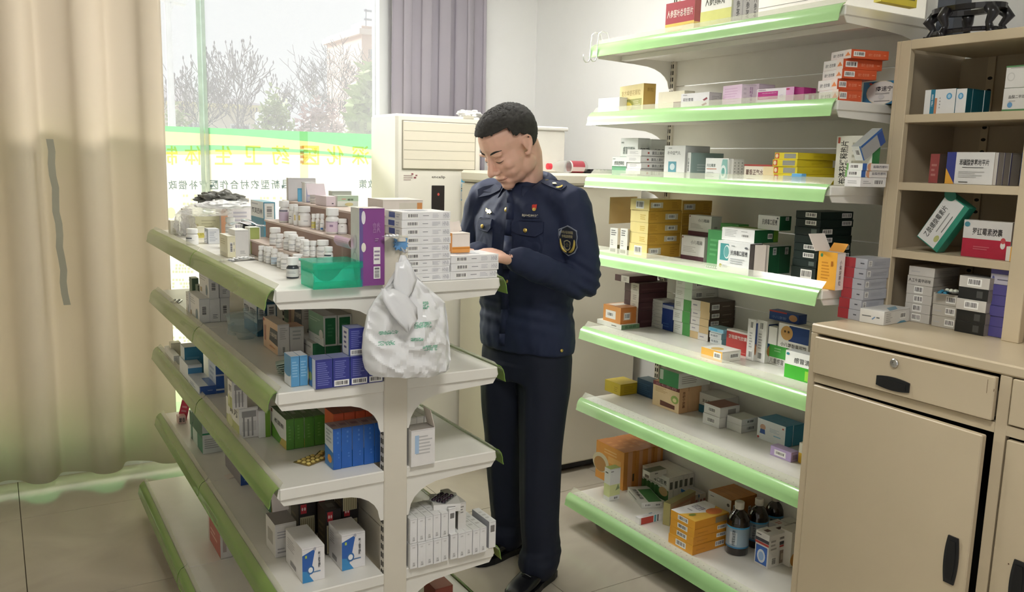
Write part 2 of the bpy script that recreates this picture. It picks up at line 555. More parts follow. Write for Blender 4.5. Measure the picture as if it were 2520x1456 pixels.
# curtains
def curtain(name, x0, x1, y, z0, z1, period, amp, col, trans, nx, label, seed, gather=0):
    m = bpy.data.materials.new(name + '_cloth')
    m.use_nodes = True
    nt = m.node_tree
    b = nt.nodes['Principled BSDF']
    b.inputs['Base Color'].default_value = (*srgb(col), 1)
    b.inputs['Roughness'].default_value = .85
    b.inputs['Sheen Weight'].default_value = .2
    tr = nt.nodes.new('ShaderNodeBsdfTranslucent')
    tr.inputs['Color'].default_value = (*srgb(col), 1)
    wv = nt.nodes.new('ShaderNodeTexNoise')
    wv.inputs['Scale'].default_value = 420
    tc = nt.nodes.new('ShaderNodeTexCoord')
    nt.links.new(tc.outputs['Object'], wv.inputs['Vector'])
    bp = nt.nodes.new('ShaderNodeBump'); bp.inputs['Strength'].default_value = .15; bp.inputs['Distance'].default_value = .001
    nt.links.new(wv.outputs['Fac'], bp.inputs['Height']); nt.links.new(bp.outputs['Normal'], b.inputs['Normal'])
    ms = nt.nodes.new('ShaderNodeMixShader'); ms.inputs[0].default_value = trans
    nt.links.new(b.outputs[0], ms.inputs[1]); nt.links.new(tr.outputs[0], ms.inputs[2])
    nt.links.new(ms.outputs[0], nt.nodes['Material Output'].inputs[0])
    r = random.Random(seed)
    ph = [0]
    while len(ph) < 60: ph.append(ph[-1] + r.uniform(.75, 1.25))
    def fold(s):                                # uneven pleats
        k = s / period
        i = max(j for j in range(len(ph)) if ph[j] <= k)
        t = (k - ph[i]) / (ph[i + 1] - ph[i])
        return math.sin(2 * math.pi * (t + .06 * math.sin(2 * math.pi * t)))
    nz = 14
    vs, fs = [], []
    for j in range(nz + 1):
        t = j / nz
        z = z0 + (z1 - z0) * t
        for i in range(nx + 1):
            s = (x1 - x0) * i / nx
            a = amp * (1 - .35 * t) + .006 * math.sin(5 * t + s * 9)
            xx = x0 + s + .012 * math.sin(2 * math.pi * s / period * 2 + 1)
            xx = x1 - (x1 - xx) * (1 - gather * math.exp(-((t - .0) / .5) ** 2))
            vs.append((xx, y + a * fold(s) + .008 * math.sin(s * 3 + 4 * t), z))
    for j in range(nz):
        for i in range(nx):
            fs.append((j * (nx + 1) + i, j * (nx + 1) + i + 1, (j + 1) * (nx + 1) + i + 1, (j + 1) * (nx + 1) + i))
    o = MB().add(vs, fs).build(name, m, None, smooth=True, label=label, cat='curtain')
    sd = o.modifiers.new('thickness', 'SOLIDIFY'); sd.thickness = .0012
    return o
cl = at(428, 1100, 1, 2.23)[0]
c1 = curtain('curtain', WL + .1, cl, 2.22, .045, 2.7, .27, .062, 'e3dacd', .52, 260, 'long beige pleated curtain covering the left of the window', 11)
cr0, cr1 = at(962, 100, 1, 2.25)[0], at(1196, 100, 1, 2.25)[0]
c2 = curtain('curtain', cr0, cr1, 2.26, .06, 2.7, .105, .032, 'cdc7d0', .40, 160, 'grey mauve pleated curtain hanging behind the air conditioner', 5)
# grey strip slanting down the beige curtain
tp = MB()
ta, tb = at(122, 342, 1, 2.16), at(163, 750, 1, 2.16)
n = 14
for i in range(n):
    p, q = ta.lerp(tb, i / n), ta.lerp(tb, (i + 1) / n)
    wob = lambda k: .004 * math.sin(k * 1.9)
    tp.add([(p.x - .0135 + wob(i), p.y, p.z), (p.x + .0135 + wob(i), p.y - .002, p.z), (q.x + .0135 + wob(i + 1), q.y - .002, q.z), (q.x - .0135 + wob(i + 1), q.y, q.z)], [(0, 1, 2, 3)])
o = tp.build('grey_strip', mat('dull_grey_strip', 'a5a290', .7), None, label='long grey strip stuck slanting down the beige curtain', cat='strip')
o.modifiers.new('thickness', 'SOLIDIFY').thickness = .0015
# unseen ceiling lamps, added to brighten the room
m_lamp = bpy.data.materials.new('added_lamp_glow'); m_lamp.use_nodes = True
_e = m_lamp.node_tree.nodes['Principled BSDF']
_e.inputs['Emission Color'].default_value = (1, .985, .955, 1); _e.inputs['Emission Strength'].default_value = 19.0
for i, (lx, ly, lb) in enumerate(((-.2, -1.4, 'square ceiling light panel nearest the doorway'), (.75, 1.0, 'square ceiling light panel above the shelves'))):
    r = empty('added_ceiling_light', (lx, ly, HC), label=lb, cat='ceiling light', group='ceiling light panels')
    MB().box((-.31, -.31, -.03), (.31, .31, 0)).build('frame', m_white_frame, r)
    MB().box((-.29, -.29, -.034), (.29, .29, -.0301)).build('diffuser', m_lamp, r)
# ================================================================= outside the glass
m_bark = mat('grey_bark', '5f595c', .9, var=.15, scale=30)
m_bud = mat('dark_seed_pods', '6f6a72', .9)
m_pave = mat('pale_pavement', 'b9b6ad', .8, var=.08)
MB().box((-60, WY + .13, -.25), (140, 200, -.12)).build('ground_outside', m_pave, kind='structure')
def px_at(u, v, dist):
    d = FF + RR * (u - 1260) / FPX - UU * (v - 728) / FPX
    return Vector(CAM + d * dist)
def bare_tree(u, vtop, dist, spread, label, seed, buds=True, depth=6):
    top = px_at(u, vtop, dist)
    base = Vector((top.x, top.y, -.15))
    H = top.z - base.z
    r = random.Random(seed)
    wood, pods = MB(), MB()
    def grow(p, d, L, rad, k):
        q = p + d * L
        mid = p.lerp(q, .5) + Vector((r.uniform(-1, 1), r.uniform(-1, 1), r.uniform(-.3, .6))) * L * .06
        wood.tube([p, mid, q], [max(rad, .011), max(rad * .85, .010), max(rad * .7, .009)], 4 if k else 8)
        if k >= depth:
            if buds and r.random() < .75:
                pods.lathe([(0, 0), (.018, .02), (.022, .07), (0, .12)], q, 4)
            return
        for j in range(3 if k < 3 else 2 + (r.random() < .35)):
            a = r.uniform(0, 2 * math.pi)
            t = r.uniform(.3, .75) if j else r.uniform(.05, .25)
            side = Vector((math.cos(a), math.sin(a) * .8, 0))
            nd = (d * (1 - t) + side * t * spread + Vector((0, 0, .16))).normalized()
            st = p.lerp(q, r.uniform(.55, 1)) if j else q
            grow(st, nd, L * r.uniform(.66, .86), rad * (.68 if j == 0 else .5), k + 1)
    grow(base, Vector((0, 0, 1)), H * .30, H * .014, 0)
    zz = max(v[2] for v in wood.v)
    k = H / (zz - base.z)
    for mb in (wood, pods):
        mb.v = [(base.x + (a - base.x) * k, base.y + (b - base.y) * k, base.z + (c - base.z) * k) for a, b, c in mb.v]
    t = empty('bare_tree', base, label=label, cat='tree', group='bare winter trees outside')
    wood.build('trunk_and_branches', m_bark, t, loc=None).matrix_parent_inverse = Matrix.Translation(-base)
    if pods.v:
        pods.build('seed_pods', m_bud, t, kind='stuff').matrix_parent_inverse = Matrix.Translation(-base)
    return t
bare_tree(578, 92, 24, .95, 'bare tree with dark seed pods just right of the glass joint', 4)
bare_tree(812, 88, 31, 1.05, 'wide round bare tree in the middle of the window', 9, buds=False, depth=7)
bare_tree(448, 120, 21, .9, 'smaller bare tree with pods behind the lamp post', 15)
m_leaf = mat('pale_green_leaves', '97a96c', .7, var=.25, scale=2)
m_leaf2 = mat('dusty_pink_twigs', 'b59c98', .8, var=.2, scale=2)
def bush(u, v0, u1, vb, dist, m, lf, n, label, seed):
    a, b = px_at(u, v0, dist), px_at(u1, vb, dist)
    c = Vector(((a.x + b.x) / 2, (a.y + b.y) / 2, -.15))
    W = (Vector((a.x, a.y, 0)) - Vector((b.x, b.y, 0))).length / 2
    H = a.z + .15
    r = random.Random(seed)
    mb = MB()
    for i in range(n):
        th, ph = r.uniform(0, 2 * math.pi), math.asin(r.uniform(-.3, 1))
        rad = r.uniform(.75, 1.05) * (1 + .12 * math.sin(3 * th + 2 * ph))
        p = c + Vector((math.cos(th) * math.cos(ph) * W * rad, math.sin(th) * math.cos(ph) * W * .6 * rad, H * (.45 + .55 * math.sin(ph) * rad)))
        d = Vector((r.uniform(-1, 1), r.uniform(-1, 1), r.uniform(-.6, .8))).normalized()
        e = d.orthogonal().normalized()
        L = lf * r.uniform(.7, 1.3)
        mb.add([p, p + d * L * .5 + e * L * .22, p + d * L, p + d * L * .5 - e * L * .22], [(0, 1, 2, 3)])
    t = empty('shrub', c, label=label, cat='shrub', group='shrubs outside the window')
    o = mb.build('foliage', m, t, kind='stuff'); o.matrix_parent_inverse = Matrix.Translation(-c)
    st = MB()
    for k in range(5):
        an = k * 1.3
        st.tube([c, c + Vector((math.cos(an) * W * .3, math.sin(an) * W * .2, H * .5)), c + Vector((math.cos(an) * W * .6, math.sin(an) * W * .4, H * .85))], [.06, .04, .015], 6)
    st.build('stems', m_bark, t).matrix_parent_inverse = Matrix.Translation(-c)
bush(868, 176, 985, 320, 13, m_leaf, .30, 1500, 'tall broadleaf evergreen shrub beside the right window jamb', 1)
bush(630, 236, 722, 320, 20, m_leaf, .20, 1200, 'round pale green shrub between the two bare trees', 2)
bush(715, 252, 860, 320, 18, m_leaf2, .16, 1300, 'low pinkish shrub under the wide bare tree', 3)
bush(398, 268, 470, 320, 19, m_leaf, .18, 700, 'low yellow green shrub in front of the house', 4)
# house with a hipped roof
hp = px_at(462, 300, 33)
m_hw = mat('cream_house_wall', 'e6e0d2', .8); m_roof = mat('grey_roof_tiles', '8f898d', .8, bump=.3, bscale=12)
ho = empty('house', (hp.x, hp.y, -.15), label='cream house with grey pitched roof behind the lamp post', cat='house')
ez = px_at(462, 252, 33).z + .15
rz = px_at(430, 197, 33).z + .15
MB().box((-4.2, 0, 0), (2.6, 6, ez)).build('wall', m_hw, ho)
rf = MB()
rf.add([(-4.6, -.5, ez), (3.1, -.5, ez), (3.1, 6.5, ez), (-4.6, 6.5, ez), (-1.9, 3, rz), (-.6, 3, rz)], [(0, 1, 5, 4), (1, 2, 5), (2, 3, 4, 5), (3, 0, 4), (0, 3, 2, 1)])
rf.build('roof', m_roof, ho)
MB().box((-4.7, -.6, ez - .14), (3.2, 6.6, ez - .01)).build('eaves', mat('yellow_fascia', 'd9cf9a', .7), ho)
m_wd = mat('window_dark', '8d93a0', .2)
for wx in (-2.6, -.2, 1.6):
    w = MB().box((wx, -.05, ez - 2.0), (wx + .8, .02, ez - .75)).build('window', m_white_frame, ho)
    for k in (0, 1):
        MB().box((wx + .06 + k * .36, -.07, ez - 1.94), (wx + .38 + k * .36, -.051, ez - .81)).build('pane', m_wd, w)
# apartment tower
bp_ = px_at(890, 60, 130)
m_tw = mat('pinkish_tower_wall', 'cfae9c', .8, var=.04)
tw = empty('apartment_tower', (bp_.x, bp_.y, -.15), label='tall pinkish apartment tower at the right edge of the window', cat='building')
th = bp_.z
MB().box((0, 0, 0), (22, 16, th)).build('wall', m_tw, tw)
MB().box((-.6, -.6, th - 1.3), (22.6, 16.6, th - .5)).box((4, 1, th), (22, 15, th + 2.2)).box((8, 2, th + 2.2), (20, 14, th + 4)).build('roof', mat('tower_cornice', 'd9c6ba', .8), tw)
for k in range(5):
    for j in range(3):
        w = MB().box((1.4 + j * 5.2, -.15, th - 5 - k * 3.1), (3.0 + j * 5.2, .1, th - 3.4 - k * 3.1)).build('window', m_wd, tw)
sg = MB()
for k in range(3):
    sg.box((.8 + k * 1.5, .4, th), (.95 + k * 1.5, .6, th + 2.6))
sg.box((.6, .4, th + 2.2), (4.2, .6, th + 2.5)).box((.6, .4, th + .9), (4.2, .6, th + 1.2))
sg.build('roof_sign', m_wd, tw)
# street lamp
lp = px_at(421, 250, 9)
ls = empty('street_lamp', (lp.x, lp.y, -.15), label='white street lamp post outside the left window pane', cat='street lamp')
lh = px_at(415, 6, 9).z + .15
MB().lathe([(.09, 0), (.09, .3), (.05, .34), (.032, lh)], seg=12).build('pole', mat('white_lamp_metal', 'e8ebee', .4), ls)
MB().tube([(0, 0, lh - .4), (.02, 0, lh - .1), (.07, 0, lh + .02)], .02, 8).box((-.16, -.09, lh - .02), (.18, .09, lh + .03), rot=Matrix.Rotation(.12, 3, 'Y')).build('lamp_head', MATS['white_lamp_metal'], ls)
# ================================================================= shelving and cabinets
m_shelf = mat('cream_white_steel', 'ebe8df', .32, var=.03, scale=8, spec=.5)
m_post = mat('cream_upright_steel', 'ddd6c6', .38, var=.03, scale=8)
m_green = mat('green_price_rail', '71943f', .22, var=.06, scale=5, spec=.6, coat=.5)
m_green2 = mat('light_green_price_rail', 'a5d28f', .18, var=.06, scale=5, spec=.6, coat=.6)
m_lip = mat_clear('clear_price_strip', (.97, .99, .96), clear=.72, rough=.12, film='f4f3e6')
m_black = mat('black_plastic', '141518', .4)
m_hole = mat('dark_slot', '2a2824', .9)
HG = [1.19, .944, .705, .421]      # gondola levels
HB = .135                          # its base deck
GL, GM = 1.736, .868
def bracket_prof(d, t=.0):         # side view of a shelf bracket, p outwards from the post, q down from the board
    r = [(0, -.002), (d, -.002), (d + .004, -.022), (d - .012, -.046), (d * .5, -.052), (d * .42, -.054)]
    for k in range(1, 7):
        a = k / 6 * math.pi / 2
        r.append((d * .42 - (d * .42 - .012) * math.sin(a), -.054 - .072 * (1 - math.cos(a))))
    r += [(.008, -.136), (0, -.136)]
    return r
def rail_sections(s):              # clear lip and green face; p outwards, q up
    lip = [(-.016 * s, .022 * s), (.001, .003)]
    face = [(.001, .003), (.009, -.001), (.016, -.010), (.020, -.022), (.021, -.033), (.024, -.042)]
    return lip, [(a * s, b * s) for a, b in face]
gon = empty('gondola_shelf', (0, GM, 0), label='low double sided cream metal shelving unit with green price rails by the window', cat='shelving unit')
gi = Matrix.Translation((0, -GM, 0))
def gp_(mb, name, m, par=gon, **k):
    o = mb.build(name, m, par, **k)
    if par is gon: o.matrix_parent_inverse = gi
    return o
for y in (0.0, GM - .012, GL - .03):
    p = gp_(MB().box((-.031, y, 0), (.033, y + .03, 1.31), bev=.002), 'upright', m_post)
    sl = MB()
    for sx in (-.0315, .0335):
        z = .15
        while z < 1.28:
            for yy in (.009, .019):
                sl.box((sx - .0006, y + yy - .0022, z), (sx + .0006, y + yy + .0022, z + .014))
            z += .024
    o = gp_(sl, 'slots', m_hole, p, kind='stuff'); 
for b in range(2):
    y0, y1 = (.03, GM - .012) if b == 0 else (GM + .018, GL - .03)
    for k, (za, zb) in enumerate(((.14, .52), (.523, .86), (.863, 1.19))):
        gp_(MB().box((-.012, y0, za), (.012, y1, zb)), 'back_panel', m_post)
def rail(par, x0, s, ya, yb, z, green, inv=None, lk=1.0):      # s = outward direction along x
    lip, face = rail_sections(1.08)
    lip = [(lip[0][0] * lk, .003 + (lip[0][1] - .003) * lk), lip[1]]
    fn = lambda p, q, t: (x0 + s * p, t, z + q)
    r = MB().strip(face, ya, yb, fn, .0022).build('price_rail', green, par)
    auto_smooth(r, 60)
    l = MB().strip(lip, ya + .001, yb - .001, fn, .0008).build('clear_strip', m_lip, r)
    if inv is not None: r.matrix_parent_inverse = inv
    return r
for s in (-1, 1):
    for z in HG + [HB]:
        xo = .302 if z != HB else .378
        for (ya, yb) in ((.0, GM - .001), (GM + .001, GL)):
            b = MB().box((s * .031, ya, z - .03), (s * xo, yb, z), bev=.0025)
            gp_(b, 'shelf_board', m_shelf)
            rail(gon, s * xo, s, ya + .002, yb - .002, z, m_green, gi, .55)
        if z != HB:
            for y in (.006, GM - .0015, GL - .009):
                fn = lambda p, q, t: (s * (.031 + p), t, z + q)
                gp_(MB().prism(bracket_prof(.272), fn, y, y + .0028), 'bracket', m_shelf)
        else:
            gp_(MB().box((s * .34, .01, 0), (s * .355, GL - .01, HB - .031)), 'plinth', m_post)
for y in (.004, GL - .007):
    gp_(MB().box((-.34, y, .0), (.34, y + .003, HB - .031)), 'plinth_end', m_post)

# stepped riser on top of the gondola
m_riser = mat('brown_riser_board', 'a98f83', .6, var=.08, scale=14)
m_rtop = mat('riser_top_edge', 'd8c6bb', .5, var=.05)
rs = empty('display_riser', (-.06, .45, HG[0]), label='brown three step display riser on top of the low shelving', cat='display riser')
ri = Matrix.Translation((.06, -.45, -HG[0]))
STEPS = [(-.165, -.102, 1.238), (-.102, -.042, 1.295), (-.042, .03, 1.358)]
zp = HG[0] + .0006
for (xa, xb, zt_) in STEPS:
    for nm, a, b, mm in (('riser_panel', (xa + .004, .12, zp), (xa + .010, .82, zt_ - .006), m_riser), ('step_board', (xa, .118, zt_ - .006), (xb + .004, .822, zt_), m_rtop),
                         ('end_panel', (xa + .010, .12, HG[0] + .0006), (xb + .004, .126, zt_ - .006), m_riser), ('end_panel', (xa + .010, .814, HG[0] + .0006), (xb + .004, .82, zt_ - .006), m_riser)):
        MB().box(a, b, bev=.0006).build(nm, mm, rs).matrix_parent_inverse = ri
    zp = zt_

# wall shelf on the right
HW = [1.945, 1.69, 1.452, 1.155, .842, .543]
HWB = .140
XF, XB_ = 1.172, 1.56
YA, YB = -.356, .785
ws = empty('wall_shelf', (1.4, .2, 0), label='tall cream metal wall shelf with light green price rails behind the man', cat='shelving unit')
wi = Matrix.Translation((-1.4, -.2, 0))
def wp(mb, name, m, par=ws, **k):
    o = mb.build(name, m, par, **k)
    if par is ws: o.matrix_parent_inverse = wi
    return o
for y in (YA, YB - .03):
    hu = 2.35 if y > 0 else 1.93
    p = wp(MB().box((XB_, y, 0), (XB_ + .06, y + .03, hu), bev=.002), 'upright', m_post)
    sl = MB()
    z = .2
    while z < hu - .05:
        for yy in (.009, .021):
            sl.box((XB_ - .0008, y + yy - .0028, z), (XB_ + .0002, y + yy + .0028, z + .016))
        z += .026
    wp(sl, 'slots', m_hole, p, kind='stuff')
zz = .14
for h in (.26, .27, .30, .30, .30, .25, .25, .25):
    wp(MB().box((XB_ + .012, YA + .03, zz), (XB_ + .02, YB - .03, zz + h - .0035)), 'back_panel', m_shelf)
    zz += h
def dots(xs, y0, y1, z, par):
    mb = MB()
    for x_ in xs:
        y = y0
        while y < y1:
            mb.disc((x_, y, z + .0004), (.0024, 0, 0), (0, .0024, 0), 6)
            y += .0285
    wp(mb, 'perforations', m_hole, par, kind='stuff')
for i, z in enumerate(HW + [HWB]):
    xf = XF if z != HWB else 1.132
    b = wp(MB().box((xf, YA + .002, z - .028), (XB_ + .01, YB - .002, z), bev=.003), 'shelf_board', m_shelf)
    rail(ws, xf, -1, YA + .003, YB - .003, z, m_green2, wi)
    if i >= 4: dots((xf + .012, xf + .034), YA + .02, YB - .02, z, b)
    if i == 0:
        mb = MB()
        y = YA + .04
        while y < YB - .03:
            mb.disc((XF + .2, y, z - .0285), (.0024, 0, 0), (0, .0024, 0), 6)
            y += .03
        wp(mb, 'perforations', mat('light_dots', 'f6f3ea', .6), b, kind='stuff')
        wp(MB().box((XF + .12, YA + .02, z - .046), (XF + .15, YB - .02, z - .0285)), 'stiffener', m_shelf)
    if z != HWB:
        for y in (YA + .006, YB - .009):
            fn = lambda p, q, t: (XB_ - p, t, z + q)
            wp(MB().prism(bracket_prof(XB_ - XF - .004), fn, y, y + .003), 'bracket', m_shelf)
wp(MB().box((1.17, YA + .01, .05), (1.18, YB - .01, HWB - .03)), 'plinth', m_post)
for y in (YA + .06, .2, YB - .06):
    wp(MB().lathe([(.028, 0), (.028, .012), (.011, .016), (.011, .052)], (1.26, y, 0), 12), 'foot', m_black)
    wp(MB().lathe([(.028, 0), (.028, .012), (.011, .016), (.011, .107)], (1.54, y, 0), 12), 'foot', m_black)
# wire hooks over the end of the top rail
m_wire = mat('white_wire', 'e6e6e2', .3, metal=.6)
for k, (yy, lb) in enumerate(((YB - .012, 'white wire hook at the far end of the top shelf rail'), (YB - .055, 'white wire hook beside the one at the end of the top rail'))):
    z = HW[0]
    MB().tube([(1.20, yy, z + .02), (1.19, yy, z + .045), (1.165, yy, z + .05), (1.150, yy, z + .04), (1.146, yy, z), (1.144, yy, z - .05), (1.136, yy, z - .062), (1.124, yy, z - .064), (1.114, yy, z - .055), (1.112, yy, z - .036)], .0022, 6).build('wire_hook', m_wire, None, smooth=True, label=lb, cat='hook', group='wire hooks on the top rail')

# ---------------------------------------------------------------- steel cabinet
m_cab = mat('beige_painted_steel', 'c6b699', .36, var=.035, scale=3, bump=.02, bscale=300)
m_cabin = mat('cabinet_inside_shaded', 'b5a68c', .55, var=.04)  # darker cabinet paint, the shade of the interior put into the colour
m_rust = mat('rust_stain', '5b3a22', .9)
CX, CY, CZ = 1.08, -.40, 1.075
UX = 1.345
CE = -1.42
cb = empty('steel_cabinet', (1.36, -.9, 0), label='beige steel cabinet with drawers, doors and open upper shelves at right', cat='cabinet')
ci = Matrix.Translation((-1.36, .9, 0))
def cp(mb, name, m, par=cb, **k):
    o = mb.build(name, m, par, **k)
    if par is cb: o.matrix_parent_inverse = ci
    return o
cp(MB().box((CX, CY - .02, 0), (1.66, CY, CZ - .026), bev=.002), 'side_panel', m_cab)
cp(MB().box((CX, CE, 0), (1.66, CE + .02, CZ - .026), bev=.002), 'side_panel', m_cab)
cp(MB().box((CX - .002, CE, CZ - .026), (1.66, CY, CZ), bev=.004), 'worktop', m_cab)
cp(MB().box((CX, CY - .022, .02), (CX + .02, CY - .02, CZ - .026)), 'left_stile', m_cab)
cp(MB().box((CX, -.952, .02), (CX + .02, -.926, CZ - .027), bev=.001), 'middle_stile', m_cab)
cp(MB().box((CX + .001, CE + .02, .912), (CX + .02, CY - .02, .936)), 'cross_rail', m_cab)
cp(MB().box((CX + .001, CE + .02, .0), (CX + .02, CY - .02, .06)), 'bottom_rail', m_cab)
cp(MB().box((CX + .25, CE + .02, .06), (CX + .26, CY - .02, CZ - .03)), 'inner_shade_back', m_hole)  # near-black sheet standing for the shade behind drawers and doors
def grip(par, c, L, H, horiz):      # recessed black pull
    out = []
    n = 10
    for k in range(n + 1):
        t = -1 + 2 * k / n
        out.append((t * L / 2, H / 2 * (1 - .30 * t * t)))
    for k in range(n + 1):
        t = 1 - 2 * k / n
        out.append((t * L / 2, -H / 2 * (1 - .30 * t * t)))
    if horiz: fn = lambda p, q, t: (c[0] + t, c[1] - p, c[2] + q)
    else: fn = lambda p, q, t: (c[0] + t, c[1] - q, c[2] + p)
    o = MB().prism(out, fn, -.004, .002).build('handle', m_black, par)
    sc = [(a * .82, b * .62) for a, b in out]
    MB().prism(sc, lambda p, q, t: fn(p, q - (H * .06 if horiz else 0), t), -.0055, -.004).build('grip_hollow', mat('handle_hollow', '050506', .6), o)
    return o
# drawer, a little open
dr = empty('drawer', (0, 0, 0)); dr.parent = cb; dr.matrix_parent_inverse = ci
DX = CX - .012
cp(MB().box((DX, -.922, .940), (DX + .016, -.424, 1.042), bev=.002), 'drawer_front', m_cab, dr)
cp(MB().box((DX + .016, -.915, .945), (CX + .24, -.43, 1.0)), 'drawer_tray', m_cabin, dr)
hp_ = at(2198, 944, 0, DX)
grip(dr, hp_, .092, .034, True)
lk = at(2202, 893, 0, DX)
cp(MB().lathe([(.0115, 0), (.0115, .004), (.0095, .006), (.0095, .0061), (.004, .0062), (.004, .0035), (0, .0035)], (0, 0, 0), 18), 'lock', mat('chrome_lock', 'c9c7c2', .18, metal=1), dr)
bpy.data.objects[dr.children[-1].name].matrix_local = Matrix.Translation(lk) @ Matrix.Rotation(-math.pi / 2, 4, 'Y')
ru = MB()
for (u, v, w, h) in ((2012, 845, 2, 22), (2428, 950, 3, 34), (2445, 960, 2, 6)):
    a, b = at(u, v + h / 2, 0, DX - .0006), at(u + w, v - h / 2, 0, DX - .0006)
    ru.quad((DX - .0006, a.y, a.z), (DX - .0006, b.y, a.z), (DX - .0006, b.y, b.z), (DX - .0006, a.y, b.z))
cp(ru, 'rust_marks', m_rust, dr)
# cupboard door, ajar at its right edge
dl = empty('cupboard_door', (CX, -.424, 0)); dl.parent = cb; dl.matrix_parent_inverse = ci
dl.rotation_euler.z = math.radians(-2.6)
MB().box((-.004, -.492, .07), (.014, 0, .905), bev=.0025).build('door_panel', m_cab, dl)
hq = at(2362, 1386, 0, CX - .025)
grip(dl, (-.004, -.452, hq.z), .118, .036, False)
# second column
d2 = empty('drawer', (0, 0, 0)); d2.parent = cb; d2.matrix_parent_inverse = ci
cp(MB().box((CX - .004, CE + .03, .940), (CX + .012, -.956, 1.046), bev=.002), 'drawer_front', m_cab, d2)
grip(d2, (CX - .004, -1.19, .985), .092, .034, True)
d3 = empty('cupboard_door', (0, 0, 0)); d3.parent = cb; d3.matrix_parent_inverse = ci
cp(MB().box((CX - .004, CE + .03, .07), (CX + .012, -.958, .905), bev=.002), 'door_panel', m_cab, d3)
grip(d3, (CX - .004, -1.02, .58), .118, .036, False)
ru = MB()
for (u, v, s) in ((2482, 1387, 3), (2498, 1393, 2), (2500, 1413, 2), (2510, 1434, 4), (2494, 1428, 2)):
    a = at(u, v, 0, CX - .0048)
    ru.disc(a, (0, s * .0006, 0), (0, 0, s * .0006), 8)
cp(ru, 'rust_marks', m_rust, d3)
# open upper part
US = [1.655, 1.468, 1.277]
cp(MB().box((UX, CY - .012, CZ), (1.66, CY, 1.857), bev=.001), 'upper_side', m_cab)
cp(MB().box((UX, CY - .044, CZ), (UX + .022, CY - .012, 1.857), bev=.0015), 'upper_stile', m_cab)
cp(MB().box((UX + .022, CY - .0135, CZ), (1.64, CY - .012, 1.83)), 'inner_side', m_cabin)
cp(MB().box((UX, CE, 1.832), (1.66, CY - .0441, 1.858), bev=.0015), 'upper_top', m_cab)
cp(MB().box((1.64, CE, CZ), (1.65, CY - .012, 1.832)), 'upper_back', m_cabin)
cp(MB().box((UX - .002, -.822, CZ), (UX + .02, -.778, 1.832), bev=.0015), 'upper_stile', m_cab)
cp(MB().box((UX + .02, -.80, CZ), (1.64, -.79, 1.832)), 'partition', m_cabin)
for z in US:
    cp(MB().box((UX + .004, -.79, z - .022), (1.64, CY - .0135, z), bev=.001), 'upper_shelf', m_cab)
sp = MB().box((1.633, -.52, CZ), (1.639, -.498, 1.83))
o = cp(sp, 'slotted_strip', m_cab)
sl = MB()
z = CZ + .03
while z < 1.8:
    sl.lathe([(.0, 0), (.005, .0001)], (1.6325, -.509, z), 8, ax=Matrix.Rotation(-math.pi / 2, 3, 'Y') @ Matrix.Scale(1.5, 3, (0, 1, 0)))
    z += .035
cp(sl, 'slots', m_hole, o, kind='stuff')

# ---------------------------------------------------------------- air conditioner, freezer
m_ac = mat('cream_plastic_casing', 'efebdf', .35, var=.02)
m_acp = mat('intake_panel', 'e9e2cf', .4, var=.02)
AY = 1.84
a0 = at(975, 284, 1, AY); a1 = at(1186, 284, 1, AY)
AH = (a0.z + a1.z) / 2
ac = empty('air_conditioner', ((a0.x + a1.x) / 2, AY + .15, 0), label='tall cream floor standing air conditioner behind the shelving', cat='air conditioner')
ai = Matrix.Translation((-(a0.x + a1.x) / 2, -AY - .15, 0))
def ap(mb, name, m, par=ac, **k):
    o = mb.build(name, m, par, **k)
    if par is ac: o.matrix_parent_inverse = ai
    return o
ap(MB().box((a0.x, AY, .02), (a1.x, AY + .32, AH), bev=.012), 'casing', m_ac)
ap(MB().box((a0.x + .01, AY + .01, 0), (a1.x - .01, AY + .31, .02)), 'base', m_black)
i0, i1 = at(991, 297, 1, AY), at(1167, 418, 1, AY)
f0 = ap(MB().box((i0.x - .004, AY - .003, i1.z - .004), (i1.x + .004, AY - .0005, i0.z + .004)), 'panel_gap', mat('panel_shadow_gap', '9a9484', .8))
ap(MB().box((i0.x, AY - .008, i1.z), (i1.x, AY - .001, i0.z), bev=.004), 'intake_panel', m_acp)
ln = MB()
for k in range(1, 5):
    z = i0.z + (i1.z - i0.z) * k / 5
    ln.box((i0.x + .004, AY - .0085, z - .0008), (i1.x - .004, AY - .0079, z + .0008))
ap(ln, 'louver_lines', MATS['panel_shadow_gap'], kind='stuff')
q0, q1 = at(1062, 456, 1, AY), at(1093, 513, 1, AY)
dsp = ap(MB().box((q0.x, AY - .004, q1.z - .05), (q1.x, AY + .001, q0.z), bev=.002), 'display', mat('dark_display', '241f22', .12))
rd = at(1079, 478, 1, AY - .0045)
ap(MB().disc(rd, (.006, 0, 0), (0, 0, .007), 12), 'indicator', mat('red_indicator', 'c6504a', .4), dsp)
m_prt = mat_print('printed_sticker')
e0, e1 = at(1134, 437, 1, AY), at(1152, 493, 1, AY)
st = MB()
st.quad((e0.x, AY - .001, e1.z), (e1.x, AY - .001, e1.z), (e1.x, AY - .001, e0.z), (e0.x, AY - .001, e0.z), srgb('f3f6f7'))
for t0, t1, c in ((0, .2, '5fb4dd'), (.27, .42, 'a9d3e6'), (.45, .5, '555a60'), (.53, .6, '7db9d6'), (.95, 1, '5fb4dd')):
    za, zb = e0.z + (e1.z - e0.z) * t0, e0.z + (e1.z - e0.z) * t1
    st.quad((e0.x + .002, AY - .0015, zb), (e1.x - .002, AY - .0015, zb), (e1.x - .002, AY - .0015, za), (e0.x + .002, AY - .0015, za), srgb(c))
ap(st, 'energy_label', m_prt)
lt = MB()
l2_ = MB()
l3_ = MB()
l0, l1 = at(1062, 440, 1, AY), at(1096, 432, 1, AY)
lt.text('encelip', (l0.x, AY - .001, l0.z), (l1.x - l0.x, 0, 0), (0, 0, l1.z - l0.z), srgb('55524e'))
